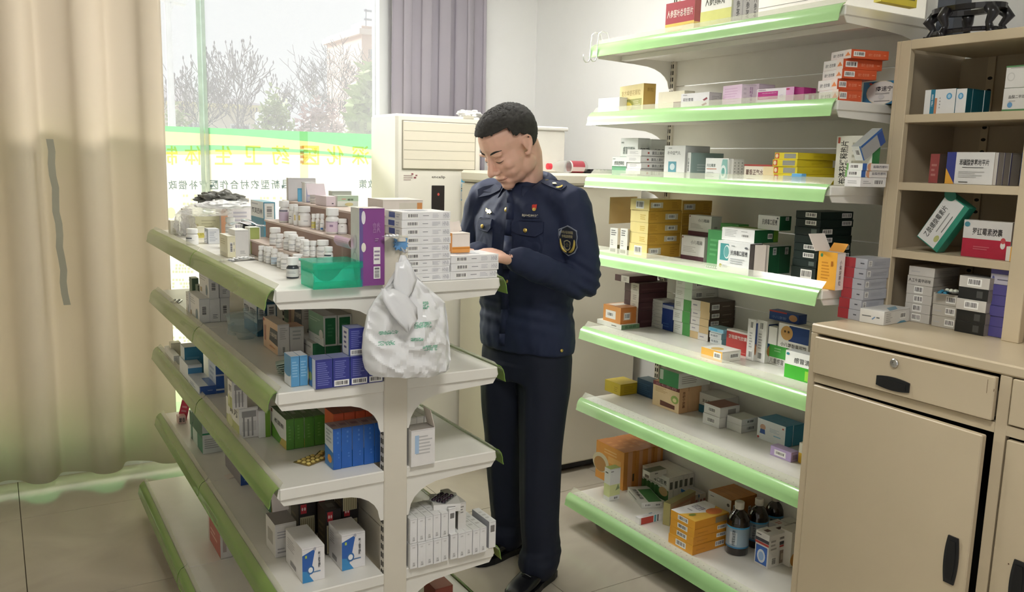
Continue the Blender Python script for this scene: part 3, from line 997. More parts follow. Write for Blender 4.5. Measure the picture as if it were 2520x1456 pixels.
for (u, v, w, h) in ((993, 431, 22, 2), (993, 436, 22, 2), (993, 441, 18, 2), (1012, 426, 5, 4), (1018, 435, 6, 4), (1022, 430, 5, 3)):
    p, q = at(u, v + h, 1, AY), at(u + w, v, 1, AY)
    l2_.quad((p.x, AY - .001, p.z), (q.x, AY - .001, p.z), (q.x, AY - .001, q.z), (p.x, AY - .001, q.z), srgb('b9a7a2' if w > 10 else '9c5f66'))
p, q = at(1140, 291, 1, AY), at(1166, 286, 1, AY)
l3_.quad((p.x, AY - .001, p.z), (q.x, AY - .001, p.z), (q.x, AY - .001, q.z), (p.x, AY - .001, q.z), srgb('d8d3c2'))
ap(lt, 'brand_lettering', m_prt); ap(l2_, 'slogan_sticker', m_prt, kind='stuff'); ap(l3_, 'name_plate', m_prt)

m_frz = mat('off_white_enamel', 'e9e3d0', .3, var=.02)
FX0, FX1, FY0, FY1, FZ = 1.14, 1.86, 1.275, 1.80, 1.452
fz = empty('freezer', ((FX0 + FX1) / 2, 1.54, 0), label='large cream white freezer cabinet standing in the corner behind the man', cat='freezer')
fi = Matrix.Translation((-(FX0 + FX1) / 2, -1.54, 0))
for nm, a, b, mm, bv in (('body', (FX0, FY0, .045), (FX1, FY1, FZ - .062), m_frz, .008), ('seal', (FX0 + .012, FY0 + .012, FZ - .062), (FX1 - .012, FY1 - .012, FZ - .056), mat('grey_seal', '8f8b82', .8), 0),
                         ('lid', (FX0 - .008, FY0 - .012, FZ - .056), (FX1 + .008, FY1, FZ), m_frz, .012), ('plinth', (FX0 + .03, FY0 + .03, .012), (FX1 - .03, FY1 - .02, .045), m_black, 0)):
    MB().box(a, b, bev=bv).build(nm, mm, fz).matrix_parent_inverse = fi
for xx in (FX0 + .05, FX1 - .05):
    for yy in (FY0 + .05, FY1 - .05):
        MB().lathe([(.018, 0), (.02, .01), (.012, .02)], (xx, yy, 0), 10).build('foot', m_black, fz).matrix_parent_inverse = fi
# ================================================================= cartons, bottles and packs
m_carton = mat_print('printed_carton', .42, .12, .4)
FRM = [0, 0, 1]
def FR(ox, oy, s): FRM[:] = [ox, oy, s]
def U(x): return FRM[0] + x / FRM[2]
def V(y): return FRM[1] + y / FRM[2]
def K(c): return srgb(c)
WHT, OFF, GRY, DRK, BLK = 'f3f2ee', 'e8e5de', 'b9b8b6', '4a4c52', '1c1d21'
def r(x0, y0, x1, y1, c): return ('r', x0, y0, x1, y1, c)
def t(s, x0, y0, x1, y1, c=DRK, v=0): return ('t', s, x0, y0, x1, y1, c, v)
def bc(x0, y0, x1, y1, v=0): return ('b', x0, y0, x1, y1, v)
def ls(x0, y0, x1, y1, n=3, c=GRY): return ('l', x0, y0, x1, y1, n, c)
def el(cx, cy, rx, ry, c): return ('e', cx, cy, rx, ry, c)
def pg(pts, c): return ('p', pts, c)
_rc = random.Random(21)
def draw(mb, ops, o, ex, ey, nrm):
    o, ex, ey, nrm = Vector(o), Vector(ex), Vector(ey), Vector(nrm)
    k = 0
    for op in ops:
        k += 1
        d = nrm * (.00025 * k)
        P = lambda x, y: o + ex * x + ey * y + d
        if op[0] == 'r':
            _, x0, y0, x1, y1, c = op
            mb.quad(P(x0, y0), P(x1, y0), P(x1, y1), P(x0, y1), K(c))
        elif op[0] == 't':
            _, s, x0, y0, x1, y1, c, v = op
            if v == 2:      # turned a quarter: reads upwards
                mb.text(s, P(x1, y0), ey * (y1 - y0), -ex * (x1 - x0), K(c))
            else:
                mb.text(s, P(x0, y0), ex * (x1 - x0), ey * (y1 - y0), K(c), bool(v))
        elif op[0] == 'b':
            _, x0, y0, x1, y1, v = op
            mb.quad(P(x0, y0), P(x1, y0), P(x1, y1), P(x0, y1), K('f4f3ee'))
            d = nrm * (.00025 * (k + .5))
            n = 9
            for i in range(n):
                a = .08 + .84 * (i + _rc.uniform(0, .25)) / n; b = a + .84 / n * _rc.uniform(.35, .75)
                if v:
                    mb.quad(P(x0 + (x1 - x0) * .15, y0 + (y1 - y0) * a), P(x1 - (x1 - x0) * .15, y0 + (y1 - y0) * a), P(x1 - (x1 - x0) * .15, y0 + (y1 - y0) * b), P(x0 + (x1 - x0) * .15, y0 + (y1 - y0) * b), K('3b3a3c'))
                else:
                    mb.quad(P(x0 + (x1 - x0) * a, y0 + (y1 - y0) * .2), P(x0 + (x1 - x0) * b, y0 + (y1 - y0) * .2), P(x0 + (x1 - x0) * b, y0 + (y1 - y0) * .85), P(x0 + (x1 - x0) * a, y0 + (y1 - y0) * .85), K('3b3a3c'))
        elif op[0] == 'l':
            _, x0, y0, x1, y1, n, c = op
            h = (y1 - y0) / n
            for i in range(n):
                e = x0 + (x1 - x0) * _rc.uniform(.6, 1)
                yy = y0 + h * (i + .25)
                mb.quad(P(x0, yy), P(e, yy), P(e, yy + h * .45), P(x0, yy + h * .45), K(c))
        elif op[0] == 'e':
            _, cx, cy, rx, ry, c = op
            mb.add([P(cx + rx * math.cos(a), cy + ry * math.sin(a)) for a in [2 * math.pi * i / 18 for i in range(18)]], [tuple(range(18))], K(c))
        elif op[0] == 'p':
            mb.add([P(x, y) for x, y in op[1]], [tuple(range(len(op[1])))], K(op[2]))
def box_mesh(W, D, H, S):            # x = along the B face, y = depth (A face), origin at the centre of the base
    mb = MB()
    base = S.get('base', WHT)
    e = .0007
    n0 = len(mb.f)
    mb.box((-W / 2, -D / 2, 0), (W / 2, D / 2, H), K(base), bev=e)
    for i in range(6):
        pass
    fc = {'A': ((-W / 2, D / 2, 0), (0, -D, 0), (0, 0, H), (-1, 0, 0)), 'B': ((-W / 2, -D / 2, 0), (W, 0, 0), (0, 0, H), (0, -1, 0)),
          'T': ((-W / 2, -D / 2, H), (W, 0, 0), (0, D, 0), (0, 0, 1)), 'U': ((-W / 2, D / 2, H), (0, -D, 0), (W, 0, 0), (0, 0, 1)),
          'G': ((-W / 2, D / 2, 0), (W, 0, 0), (0, -D, 0), (0, 0, -1))}
    for k in 'ABT':
        b = S.get(k + 'b')
        if b and b != base:
            o, ex, ey, nn = fc[k]
            draw(mb, [r(e / 2 / (W + D), .004, 1 - e / 2 / (W + D), .996, b)], o, ex, ey, [x * .4 for x in nn])
    for k in 'ABTUG':
        if S.get(k):
            o, ex, ey, nn = fc[k]
            draw(mb, S[k], o, ex, ey, nn)
    seam = tuple(x * .55 for x in K(S.get('Bb', base)))     # closing edge of the tuck-in lid
    if H > .03 and W > .012:
        mb.quad((-W / 2 + .001, -D / 2 - .0004, H - .0030), (W / 2 - .001, -D / 2 - .0004, H - .0030), (W / 2 - .001, -D / 2 - .0004, H - .0022), (-W / 2 + .001, -D / 2 - .0004, H - .0022), seam)
    return mb
ALLBOX = []
def put_box(label, S, M, e1, e2, yaw, W, D, H, group=None, name='medicine_box', rot=None):
    c = Vector(M) + Vector(e2) * (W / 2) + Vector(e1) * (D / 2)
    o = box_mesh(W, D, H, S).build(name, m_carton, None, label=label, cat='box', group=group)
    o.location = c
    o.rotation_euler = (0, 0, yaw)
    ALLBOX.append((label, W, D, H, tuple(round(x, 3) for x in c)))
    return dict(o=o, M=Vector(M), W=W, D=D, H=H, e1=e1, e2=e2, yaw=yaw, top=M[2] + H)
def axes2(yaw):
    a = math.radians(yaw)
    return Vector((-math.sin(a), math.cos(a), 0)), Vector((math.cos(a), math.sin(a), 0))
def place_M(z, M, xf=None):
    if isinstance(xf, tuple):                 # ('y', value): on the line y = value at height z
        P = np.array([0., xf[1], z])
        return Vector((solve_u(P, (1, 0, 0), U(M[0])), xf[1], z))
    if xf is None:
        return at(U(M[0]), V(M[1]), 2, z)
    P = np.array([xf, 0., z])
    tt = solve_u(P, (0, 1, 0), U(M[0]))
    return Vector((xf, tt, z))
def fit(m, z, M, L, R, D, W, e1, e2):        # keep a carton between the front and the back of the wall shelf
    D0 = D if D is not None else solve_u(m, e1, U(L))
    W0 = W if W is not None else solve_u(m, e2, U(R))
    lim = XB_ + .008
    if m.x > 1.12 and -.37 < m.y and m.x + W0 * e2.x > lim:
        w = min(W0, .135)
        m = place_M(z, M, lim - w)
        D0 = D if D is not None else solve_u(m, e1, U(L))
        W0 = min(w, W if W is not None else solve_u(m, e2, U(R)))
    return m, D0, W0
def C(label, S, z, L, M, R, T=None, yaw=0, D=None, W=None, H=None, xf=None, group=None, name='medicine_box', e=.0006):
    z = z + e
    e1, e2 = axes2(yaw)
    m = place_M(z, M, xf)
    m, D, W = fit(m, z, M, L, R, D, W, e1, e2)
    if H is None: H = solve_v(m, (0, 0, 1), V(T))
    if not (.003 < D < .45 and .003 < W < .45 and .002 < H < .5):
        print('BADBOX', label, 'W%.3f D%.3f H%.3f' % (W, D, H), tuple(round(q, 3) for q in m))
        D = min(max(D, .02), .3); W = min(max(W, .02), .3); H = min(max(H, .01), .3)
    return put_box(label, S, m, e1, e2, math.radians(yaw), W, D, H, group, name)
FROMTOP = ['topmost', 'second from the top', 'third from the top', 'fourth from the top', 'fifth from the top', 'sixth from the top', 'seventh from the top', 'eighth from the top', 'ninth from the top', 'tenth from the top']
FROMLEFT = ['leftmost', 'second from left', 'third from left', 'fourth from left', 'fifth from left', 'sixth from left', 'seventh from left']
def ST(label, S, z, L, M, R, tops, yaw=0, D=None, W=None, xf=None, group=None, jit=1.2, off=None, seed=0, hs=None, eq=False):   # a stack, tops listed from the bottom box up
    rn = random.Random(seed + len(label))
    n = len(hs or tops)
    res = None
    e1, e2 = axes2(yaw)
    m = place_M(z + .0006, M, xf)
    m, D, W = fit(m, z + .0006, M, L, R, D, W, e1, e2)
    if not (.003 < D < .45 and .003 < W < .45): print('BADSTACK', label, D, W)
    zz = m.z
    if eq: hs = [solve_v(m, (0, 0, 1), V(tops[-1])) / n] * n
    for i in range(n):
        p = Vector((m.x, m.y, zz))
        h = hs[i] if hs else solve_v(p, (0, 0, 1), V(tops[i]))
        if not .004 < h < .3: print('BADH', label, i, h); h = .02
        s = S[i % len(S)] if isinstance(S, list) else S
        jy = yaw + rn.uniform(-jit, jit)
        f1, f2 = axes2(jy)
        q = p + e2 * (rn.uniform(-1, 1) * .0015 + (off[i] if off else 0)) + e1 * rn.uniform(-1, 1) * .0015
        res = put_box(label.replace('{o}', FROMTOP[n - 1 - i] if i else 'bottom one'), s, q, f1, f2, math.radians(jy), W, D, h - .0004, group)
        zz += h
    res['m'] = m
    res['top'] = zz
    return res
def RW(label, S, z, L, M, splits, T, yaw=0, D=None, xf=None, group=None, gap=.0012, H=None, jit=.8, left=True):   # a row running along the B direction
    e1, e2 = axes2(yaw)
    m = place_M(z + .0006, M, xf)
    m, D, _w = fit(m, z + .0006, M, L, splits[-1], D, None, e1, e2)
    if H is None: H = solve_v(m, (0, 0, 1), V(T))
    if not (.003 < D < .45 and .003 < H < .45): print('BADROW', label, D, H)
    rn = random.Random(len(label))
    x0 = 0
    out = []
    for i, s in enumerate(splits):
        x1 = solve_u(m, e2, U(s))
        if x1 - x0 < .003: print('BADW', label, i, x1 - x0); x1 = x0 + .02
        jy = yaw + rn.uniform(-jit, jit) * .5
        f1, f2 = axes2(jy)
        q = m + e2 * (x0 + gap / 2) + e1 * rn.uniform(-.0015, .002)
        st = S[i % len(S)] if isinstance(S, list) else S
        out.append(put_box(label.replace('{o}', FROMLEFT[i] if i < len(splits) - 1 or i == 0 else 'rightmost'), st, q, f1, f2, math.radians(jy), x1 - x0 - gap, D, H, group))
        x0 = x1
    return out
m_cap = mat('white_cap', 'f4f4f2', .35, var=.01)
def BT(label, z, cx, yb, w, yt, body='f2f1ee', cap='f4f4f2', band=None, bandz=(.12, .58), capf=.30, neck=.72, group='white pill bottles on the low shelf', marks=None, name='pill_bottle', rough=.28):
    z = z + .0006
    p = at(U(cx), V(yb), 2, z)
    R_ = (w / FRM[2]) / FPX * depth_of(p) / 2
    d = Vector((FF[0], FF[1], 0)).normalized()
    p = p + d * R_ * .9
    H = solve_v(p, (0, 0, 1), V(yt)) - R_ * .15
    b = empty(name, p, label=label, cat='bottle', group=group)
    hb = H * (1 - capf)
    cr = R_ * .94
    pr = [(R_ * .9, 0), (R_, H * .03), (R_, hb * .78), (R_ * .9, hb * .9), (cr * neck, hb), (cr * neck, hb + H * .02)]
    o = MB().lathe(pr, seg=24).build('body', mat('bottle_' + body, body, rough, var=.01), b)
    auto_smooth(o, 50)
    rc = [(cr, hb + .001), (cr, H * .97), (cr * .94, H), (0, H)]
    o = MB().lathe(rc, seg=24).build('cap', mat('cap_' + cap, cap, .35, var=.01), b)
    auto_smooth(o, 50)
    mb = MB()
    ang0 = math.atan2(-FF[1], -FF[0])
    def bandpart(z0, z1, a0, a1, c, k=1):
        n = 12
        rr_ = R_ + .0003 * k
        vs = []
        for i in range(n + 1):
            a = ang0 + a0 + (a1 - a0) * i / n
            vs += [(rr_ * math.cos(a), rr_ * math.sin(a), hb * z0), (rr_ * math.cos(a), rr_ * math.sin(a), hb * z1)]
        mb.add(vs, [(2 * i, 2 * i + 2, 2 * i + 3, 2 * i + 1) for i in range(n)], K(c))
    bandpart(bandz[0], bandz[1] + .12, -2.0, 2.0, band or 'fafaf8', 1)
    for (z0, z1, a0, a1, c) in (marks or [(.58, .62, -.9, .7, '9a9ca4'), (.48, .52, -.9, .2, 'b9bac0'), (.25, .28, -.9, .5, 'b9bac0')]):
        bandpart(z0, z1, a0, a1, c, 2)
    mb.build('paper_label', m_carton, b, smooth=True)
    return b
m_foil = mat('silver_foil', 'cfd2d6', .25, metal=.85, var=.1, scale=40, bump=.5, bscale=60)
def blister(label, p, yaw, nx, ny, pitch, dome, domecol, sheet, tilt=(0, 0), bend=0):
    b = empty('blister_pack', p, label=label, cat='blister pack')
    b.rotation_euler = (tilt[0], tilt[1], yaw)
    L, Wd = nx * pitch + .006, ny * pitch + .006
    n = 8
    vs, fs = [], []
    f = lambda x: bend * math.sin((x / L) * math.pi)
    for i in range(n + 1):
        x = -L / 2 + L * i / n
        for y in (-Wd / 2, Wd / 2):
            for dz in (0, .0007): vs.append((x, y, f(x + L / 2) + dz))
    for i in range(n):
        a = i * 4
        fs += [(a, a + 4, a + 6, a + 2), (a + 1, a + 3, a + 7, a + 5), (a, a + 1, a + 5, a + 4), (a + 2, a + 6, a + 7, a + 3)]
    fs += [(0, 2, 3, 1), (n * 4, n * 4 + 1, n * 4 + 3, n * 4 + 2)]
    MB().add(vs, fs).build('foil_sheet', sheet, b)
    for i in range(nx):
        for j in range(ny):
            x, y = -L / 2 + .003 + pitch * (i + .5), -Wd / 2 + .003 + pitch * (j + .5)
            rr_ = dome
            MB().lathe([(rr_, 0), (rr_ * .92, rr_ * .4), (rr_ * .55, rr_ * .72), (0, rr_ * .8)], (x, y, f(x + L / 2) + .0007), 10).build('tablet', domecol, b, smooth=True)
    return b
def crumple(label, name, c, size, m, seed, cat='bag', amp=.35, flat=.0, n=18, rotz=0):   # crumpled film or bag
    vs, fs = [], []
    rows = n
    for i in range(rows + 1):
        th = math.pi * i / rows
        for j in range(2 * n):
            ph = 2 * math.pi * j / (2 * n)
            d = Vector((math.sin(th) * math.cos(ph), math.sin(th) * math.sin(ph), math.cos(th)))
            k = 1 + amp * noise.noise(d * 2.2 + Vector((seed, 0, 0))) + amp * .6 * noise.noise(d * 5 + Vector((0, seed, 0))) + amp * .25 * abs(noise.noise(d * 11 + Vector((0, 0, seed))))
            p = Vector((d.x * size[0] / 2, d.y * size[1] / 2, d.z * size[2] / 2)) * k
            p.z = max(p.z, -size[2] / 2 * .8) + size[2] / 2 * .8
            vs.append(p)
    for i in range(rows):
        for j in range(2 * n):
            a, b = i * 2 * n + j, i * 2 * n + (j + 1) % (2 * n)
            fs.append((a, b, b + 2 * n, a + 2 * n))
    o = MB().add(vs, fs).build(name, m, None, smooth=False, label=label, cat=cat)
    o.location = c
    o.rotation_euler.z = rotz
    return o
# ================================================================= goods on the low shelving
Z1, Z2, Z3, Z4 = HG
BAR = [bc(.15, .2, .85, .8)]
# ---- top, window end
FR(400, 420, 8)
C('small cream carton at the far left end of the low shelf top', dict(base='ece8d6', B=[ls(.2, .2, .8, .5, 3, 'd0cbb4')]), Z1, None, (165, 1262), 338, 985, D=.05)
C('pale yellow carton lying under crumpled plastic near the window', dict(base='f1eeca', B=[ls(.3, .3, .8, .8, 3, 'd9d5ae'), r(.08, .35, .2, .55, 'd8cfa0')]), Z1, None, (590, 1240), 1195, 885, D=.10)
C('grey white carton behind the crumpled clear plastic', dict(base='e2dcd9'), Z1, None, (430, 1075), 600, 752, D=.06, xf=('y', 1.60))
C('white carton with an orange corner patch near the window', dict(base='f0ecee', B=[pg([(.0, .0), (.26, .0), (.2, 1), (0, 1)], 'dda987'), ls(.4, .45, .95, .9, 3, 'c9c6d2'), t('复方丹参片', .45, .1, .78, .35, '8c8aa0')]), Z1, None, (1160, 1060), 1760, 738, D=.09, xf=('y', 1.50))
C('tan carton standing behind the dark crumpled bag', dict(base='ddd3c4'), Z1, None, (1495, 960), 1720, 545, D=.05, xf=('y', 1.66))
TB = dict(base='5e9bb4', A=[r(0, .62, 1, 1, 'eef0ee'), t('阿莫西林', .1, .70, .92, .84, '4b4e54'), ls(.1, .9, .8, .97, 1, 'b9bcc0')], B=[r(.08, .60, .9, .97, 'eef1f2'), bc(.18, .64, .8, .92, 1)])
FR(340, 420, 4.045)
C('tall blue and white carton beside the brown riser', TB, Z1, 1130, (1255, 738), 1372, 312)
C('white carton with pale print beside the green striped box', dict(base='f0efec', A=[ls(.1, .2, .5, .6, 3)], B=[ls(.35, .12, .75, .25, 3, 'b9b9ba')], Tb='faf9f4'), Z1, 905, (970, 862), 1105, 592)
C('green and white striped carton in front of the tall blue carton', dict(base='eef1e6', Bb='b5c678', B=[r(.0, 0, .1, 1, 'f1f3ec'), r(.9, 0, 1, 1, 'f1f3ec'), el(.38, .3, .16, .07, 'e7f0ef'), el(.38, .3, .1, .045, '6e93b8')]), Z1, None, (1108, 830), 1222, 565, D=.05)
C('small cream medicine carton at the shelf edge', dict(base='f6f1d3', A=[ls(.15, .55, .85, .85, 3, 'd9d2ac'), r(.1, .05, .9, .2, 'e2dcc0')], B=[bc(.3, .25, .65, .7, 1), ls(.75, .2, .9, .8, 2)], Tb='fbf8ea'), Z1, 815, (893, 866), 972, 650)
C('white carton with a blue grey side behind the cream carton', dict(base='eef0f4', Ab='aeb7c2', B=[ls(.1, .15, .8, .85, 6, 'c4c8d4')]), Z1, 665, (700, 728), 812, 580)
C('little yellow and white carton behind the front pill bottle', dict(base='f2efd8', B=[r(0, .1, 1, .5, 'd9cf6a'), t('三九', .3, .3, .8, .5, '8a7d2c')]), Z1, None, (592, 680), 672, 560, D=.03)
m_pvc = mat_clear('crinkled_clear_film', (.98, .98, .98), clear=.62, rough=.15, film='ffffff')
m_dbag = mat('dark_grey_bag', '6f6e68', .35, var=.2, scale=20)
m_wbag = mat('white_thin_bag', 'f4f4f4', .4, var=.03)
FR(400, 420, 8)
crumple('crumpled clear plastic wrapper on the pale yellow carton', 'plastic_wrapper', at(U(850), V(890), 1, 1.36), (.17, .08, .05), m_pvc, 3, 'wrapper')
crumple('clear plastic bag around a white pack at the window end', 'plastic_bag', at(U(450), V(1280), 2, Z1), (.075, .06, .10), m_pvc, 5)
C('white pack inside the clear bag at the window end', dict(base='efecec', B=[ls(.2, .2, .8, .5, 2)]), Z1, None, (380, 1270), 540, 1010, D=.03)
crumple('dark grey crumpled plastic bag at the window end of the shelf', 'plastic_bag', at(U(1160), V(675), 1, 1.42), (.16, .09, .055), m_dbag, 8, amp=.5)
crumple('white crumpled thin bag under the dark grey bag', 'plastic_bag', at(U(1220), V(745), 1, 1.38), (.19, .10, .035), m_wbag, 12, amp=.4)
# foil sachets on the white carton
FR(340, 420, 4.045)
fo = at(U(1060), V(585), 1, .98)
for k, (dx, dz, a, lb) in enumerate(((0, 0, .3, 'lowest silver foil sachet on the white carton'), (.012, .008, .7, 'middle silver foil sachet on the white carton'), (-.015, .017, .1, 'uppermost silver foil sachet on the white carton'), (.03, .026, -.25, 'folded silver foil sachet leaning on the tall blue carton'))):
    vs, fs = [], []
    for i in range(9):
        for j in range(6):
            x_, y_ = -.04 + .08 * i / 8, -.028 + .056 * j / 5
            vs.append((x_, y_, .006 * noise.noise(Vector((x_ * 45, y_ * 45, k * 3.1))) + .01 * math.sin(x_ * 40 + k)))
    for i in range(8):
        for j in range(5): fs.append((i * 6 + j, i * 6 + j + 1, (i + 1) * 6 + j + 1, (i + 1) * 6 + j))
    o = MB().add(vs, fs).build('foil_sachet', m_foil, None, smooth=True, label=lb, cat='sachet', group='foil sachets')
    o.location = fo + Vector((dx, 0, dz - .005)); o.rotation_euler.z = a
    o.modifiers.new('thickness', 'SOLIDIFY').thickness = .002
# ---- pill bottles standing on the shelf
WB_ = 'white pill bottle '
BT('white pill bottle alone near the front edge of the low shelf', Z1, 520, 742, 118, 566, marks=[(.55, .68, -.9, .3, '7d7f86'), (.4, .43, -.9, .7, 'c3c4c8')])
BT('short white pill bottle behind the cream carton', Z1, 905, 640, 95, 455)
BT('small clear bottle beside the blue grey carton', Z1, 672, 722, 36, 602, capf=.34)
for i, (cx, yb, w, yt, lb) in enumerate((
        (1222, 902, 62, 742, 'leftmost bottle of the front row beside the green striped carton'), (1268, 910, 46, 748, 'slim bottle second from left in the front row'),
        (1300, 925, 80, 750, 'third bottle from left in the front row'), (1357, 942, 88, 768, 'bottle with a pale blue label in the front row'),
        (1412, 966, 76, 805, 'bottle just right of the pale blue label'), (1462, 985, 112, 820, 'wide bottle behind the black bottle on its left'),
        (1582, 1035, 116, 822, 'wide bottle behind the black bottle on its right'))):
    BT('white pill ' + lb, Z1, cx, yb, w, yt, band='cfe0ee' if i == 3 else None)
BT('black pill bottle with white cap at the front of the low shelf', Z1, 1525, 1072, 124, 852, body='3b4048', band='e2e2e0', bandz=(.12, .62), capf=.38, marks=[(.5, .53, -.7, .5, 'a9aaae'), (.4, .43, -.7, .7, 'a9aaae')])
for i, (cx, yb, w, yt, lb) in enumerate((
        (1352, 742, 112, 557, 'first tall bottle of the rear row nearest the blue carton'), (1402, 770, 76, 622, 'narrow second bottle of the rear row'), (1500, 790, 136, 597, 'large third bottle of the rear row'),
        (1536, 804, 98, 628, 'fourth bottle of the rear row with a pale yellow line'), (1605, 812, 92, 652, 'fifth bottle of the rear row'), (1645, 832, 92, 676, 'sixth bottle of the rear row'),
        (1672, 858, 80, 692, 'seventh bottle of the rear row with a dark ring'), (1738, 862, 70, 692, 'eighth bottle of the rear row'), (1828, 872, 126, 680, 'big ninth bottle of the rear row'))):
    BT('white pill ' + lb, 1.238, cx, yb, w, yt)
BT('squat white jar behind the teal box with dark lettering', 1.238, 1885, 900, 92, 748, marks=[(.55, .72, -.8, .8, '5b5d66')], capf=.36)
# ---- on the riser step
FR(630, 420, 8)
ZS, ZT = 1.295, 1.358
BT('large white bottle with a lilac label on the riser step', ZS, 535, 1022, 205, 575, band='d9c8de', marks=[(.72, .84, -.9, .9, '8d8a9c')], group='bottles on the riser step')
BT('white bottle behind the gold label bottles on the riser step', ZS, 720, 1058, 190, 642, group='bottles on the riser step', marks=[(.55, .6, -.9, -.2, '77777c'), (.4, .44, -.9, -.4, '77777c')])
BT('white bottle with a narrow gold patch on the riser step', ZS, 790, 1080, 130, 690, group='bottles on the riser step', marks=[(.4, .8, -.6, -.1, 'e2cf8e')])
BT('broad white bottle with a gold patch on the riser step', ZS, 930, 1102, 245, 682, group='bottles on the riser step', marks=[(.45, .8, -.9, -.5, 'dcc684'), (.4, .44, .1, .8, 'aab0b4')])
BT('slim yellow label bottle on the riser step', ZS, 1128, 1152, 88, 842, band='e3dc74', group='bottles on the riser step')
BT('slim white bottle beside the yellow label bottle', ZS, 1210, 1167, 80, 838, group='bottles on the riser step')
BT('slim white bottle with a blue foot band on the riser step', ZS, 1296, 1187, 86, 842, group='bottles on the riser step', marks=[(.12, .28, -.6, .6, '5d8fd0'), (.6, .64, -.6, .6, '8a8c92')])
BT('big white bottle with a pink label at the riser edge', ZS, 1480, 1245, 265, 715, band='e6d3e2', group='bottles on the riser step', marks=[(.4, .52, -.2, .3, 'a98fae'), (.66, .69, -.9, .4, '9c93a6')])
BT('small white bottle beside the tall purple carton', ZS, 1688, 1252, 185, 930, group='bottles on the riser step', marks=[(.7, .74, -.1, .3, '6c6c72'), (.1, .16, -.9, .9, 'a9a9b0')])
# ---- on the riser top
C('grey white open carton standing at the left of the riser top', dict(base='dddbd9', Bb='e0dee0', B=[el(.5, .8, .03, .03, '8f8f94')]), ZT, None, (640, 590), 1180, 140, D=.02)
BT('small clear topped vial on the riser top', ZT, 762, 585, 80, 250, group='small bottles on the riser top', capf=.35, marks=[(.6, .75, -.4, .4, '777a80')])
C('small sky blue carton on the riser top', dict(base='6fbadf', Tb='9fd0e6'), ZT, 818, (828, 608), 935, 345)
C('white carton with blue violet face on the riser top', dict(base='f0f0f0', Bb='b9bde0', B=[r(.0, .0, .12, 1, 'f4f4f2'), r(.12, .88, 1, 1, 'f2f3f6'), r(.2, .05, .5, .3, 'dfe1ee')]), ZT, 928, (965, 622), 1180, 225, D=.03)
BT('white pill bottle in the middle of the riser top', ZT, 1140, 645, 185, 335, group='small bottles on the riser top')
pk = C('open pink white carton at the front of the riser top', dict(base='eee0e6', B=[r(.5, .22, .66, .33, '55505a')]), ZT, 1170, (1385, 700), 1600, 505)
lid = MB().box((-.028, -.001, 0), (.028, .001, .036)).build('open_lid', mat('pink_carton_board', 'eee1e6', .6), pk['o'])
lid.location = (-.012, pk['D'] / 2, pk['H']); lid.rotation_euler = (math.radians(-25), 0, 0)
C('grey green carton lying at the back of the riser top', dict(base='ccd3c8', Tb='f4f5f0'), ZT, None, (1500, 600), 1882, 400, D=.035)
C('pale green and white carton at the right of the riser top', dict(base='eef3ea', B=[r(0, .5, 1, 1, 'c3dcc0'), el(.3, .68, .12, .06, 'e0b0a0'), el(.55, .2, .2, .16, 'e3d7a0'), t('感冒', .48, .55, .75, .72, '5f6a5c')]), ZT, None, (1605, 705), 2015, 490, D=.03)
# pink note hanging from the step
FR(340, 420, 4.045)
na, nb = at(U(1972), V(640), 0, -.108), at(U(2120), V(780), 0, -.108)
nm = MB()
for i in range(6):
    z0, z1 = na.z + (nb.z - na.z) * i / 6, na.z + (nb.z - na.z) * (i + 1) / 6
    c0, c1 = .006 * math.sin(i * .6), .006 * math.sin((i + 1) * .6)
    nm.add([(-.109 - c0, na.y, z0), (-.109 - c0, nb.y, z0), (-.109 - c1, nb.y, z1), (-.109 - c1, na.y, z1)], [(0, 1, 2, 3)])
o = nm.build('paper_note', mat('pink_paper', 'e6c5da', .8), None, label='pink paper note hanging from the riser step', cat='note')
o.modifiers.new('thickness', 'SOLIDIFY').thickness = .0006
# blisters
blister('silver blister strip with white tablets in front of the cream carton', at(U(1030), V(890), 2, Z1 + .001), .35, 6, 2, .014, .0055, mat('white_tablet', 'f2f2f0', .3), m_foil, bend=.006)
blister('small shiny scrap of blister foil at the shelf edge', at(U(845), V(908), 2, Z1 + .001), .2, 2, 1, .012, .005, mat('white_tablet', 'f2f2f0', .3), m_foil, bend=.003)
# teal translucent box with a lid and papers inside
m_teal = mat_clear('teal_clear_plastic', (.50, .95, .88), clear=.74, rough=.06, film='5ff0d4')
tM = at(U(1752), V(1182), 2, Z1 + .0008)
tW = solve_u(tM, (1, 0, 0), U(2218)); tD = .10; tH = solve_v(tM, (0, 0, 1), V(935))
tb = empty('teal_box', (tM.x + tW / 2, tM.y + tD / 2, tM.z), label='translucent teal plastic box with a lid at the shelf corner', cat='plastic box')
w_ = .0022
def tp_(nm, a, b, mm=m_teal): return MB().box(a, b, bev=.0008).build(nm, mm, tb)
tp_('front_wall', (-tW / 2, -tD / 2, 0), (tW / 2, -tD / 2 + w_, tH)); tp_('rear_wall', (-tW / 2, tD / 2 - w_, 0), (tW / 2, tD / 2, tH))
tp_('side_wall', (-tW / 2, -tD / 2 + w_, 0), (-tW / 2 + w_, tD / 2 - w_, tH)); tp_('side_wall', (tW / 2 - w_, -tD / 2 + w_, 0), (tW / 2, tD / 2 - w_, tH))
tp_('bottom', (-tW / 2 + w_, -tD / 2 + w_, 0), (tW / 2 - w_, tD / 2 - w_, w_))
tp_('lid', (-tW / 2 - .004, -tD / 2 - .004, tH), (tW / 2 + .004, tD / 2 + .004, tH + .004)); tp_('lid_rim', (-tW / 2 - .004, -tD / 2 - .005, tH - .012), (tW / 2 + .004, -tD / 2 - .003, tH))
tp_('base_rim', (-tW / 2 - .003, -tD / 2 - .003, 0), (tW / 2 + .003, -tD / 2 - .0005, tH * .30))
pf = MB()
nx_ = 14
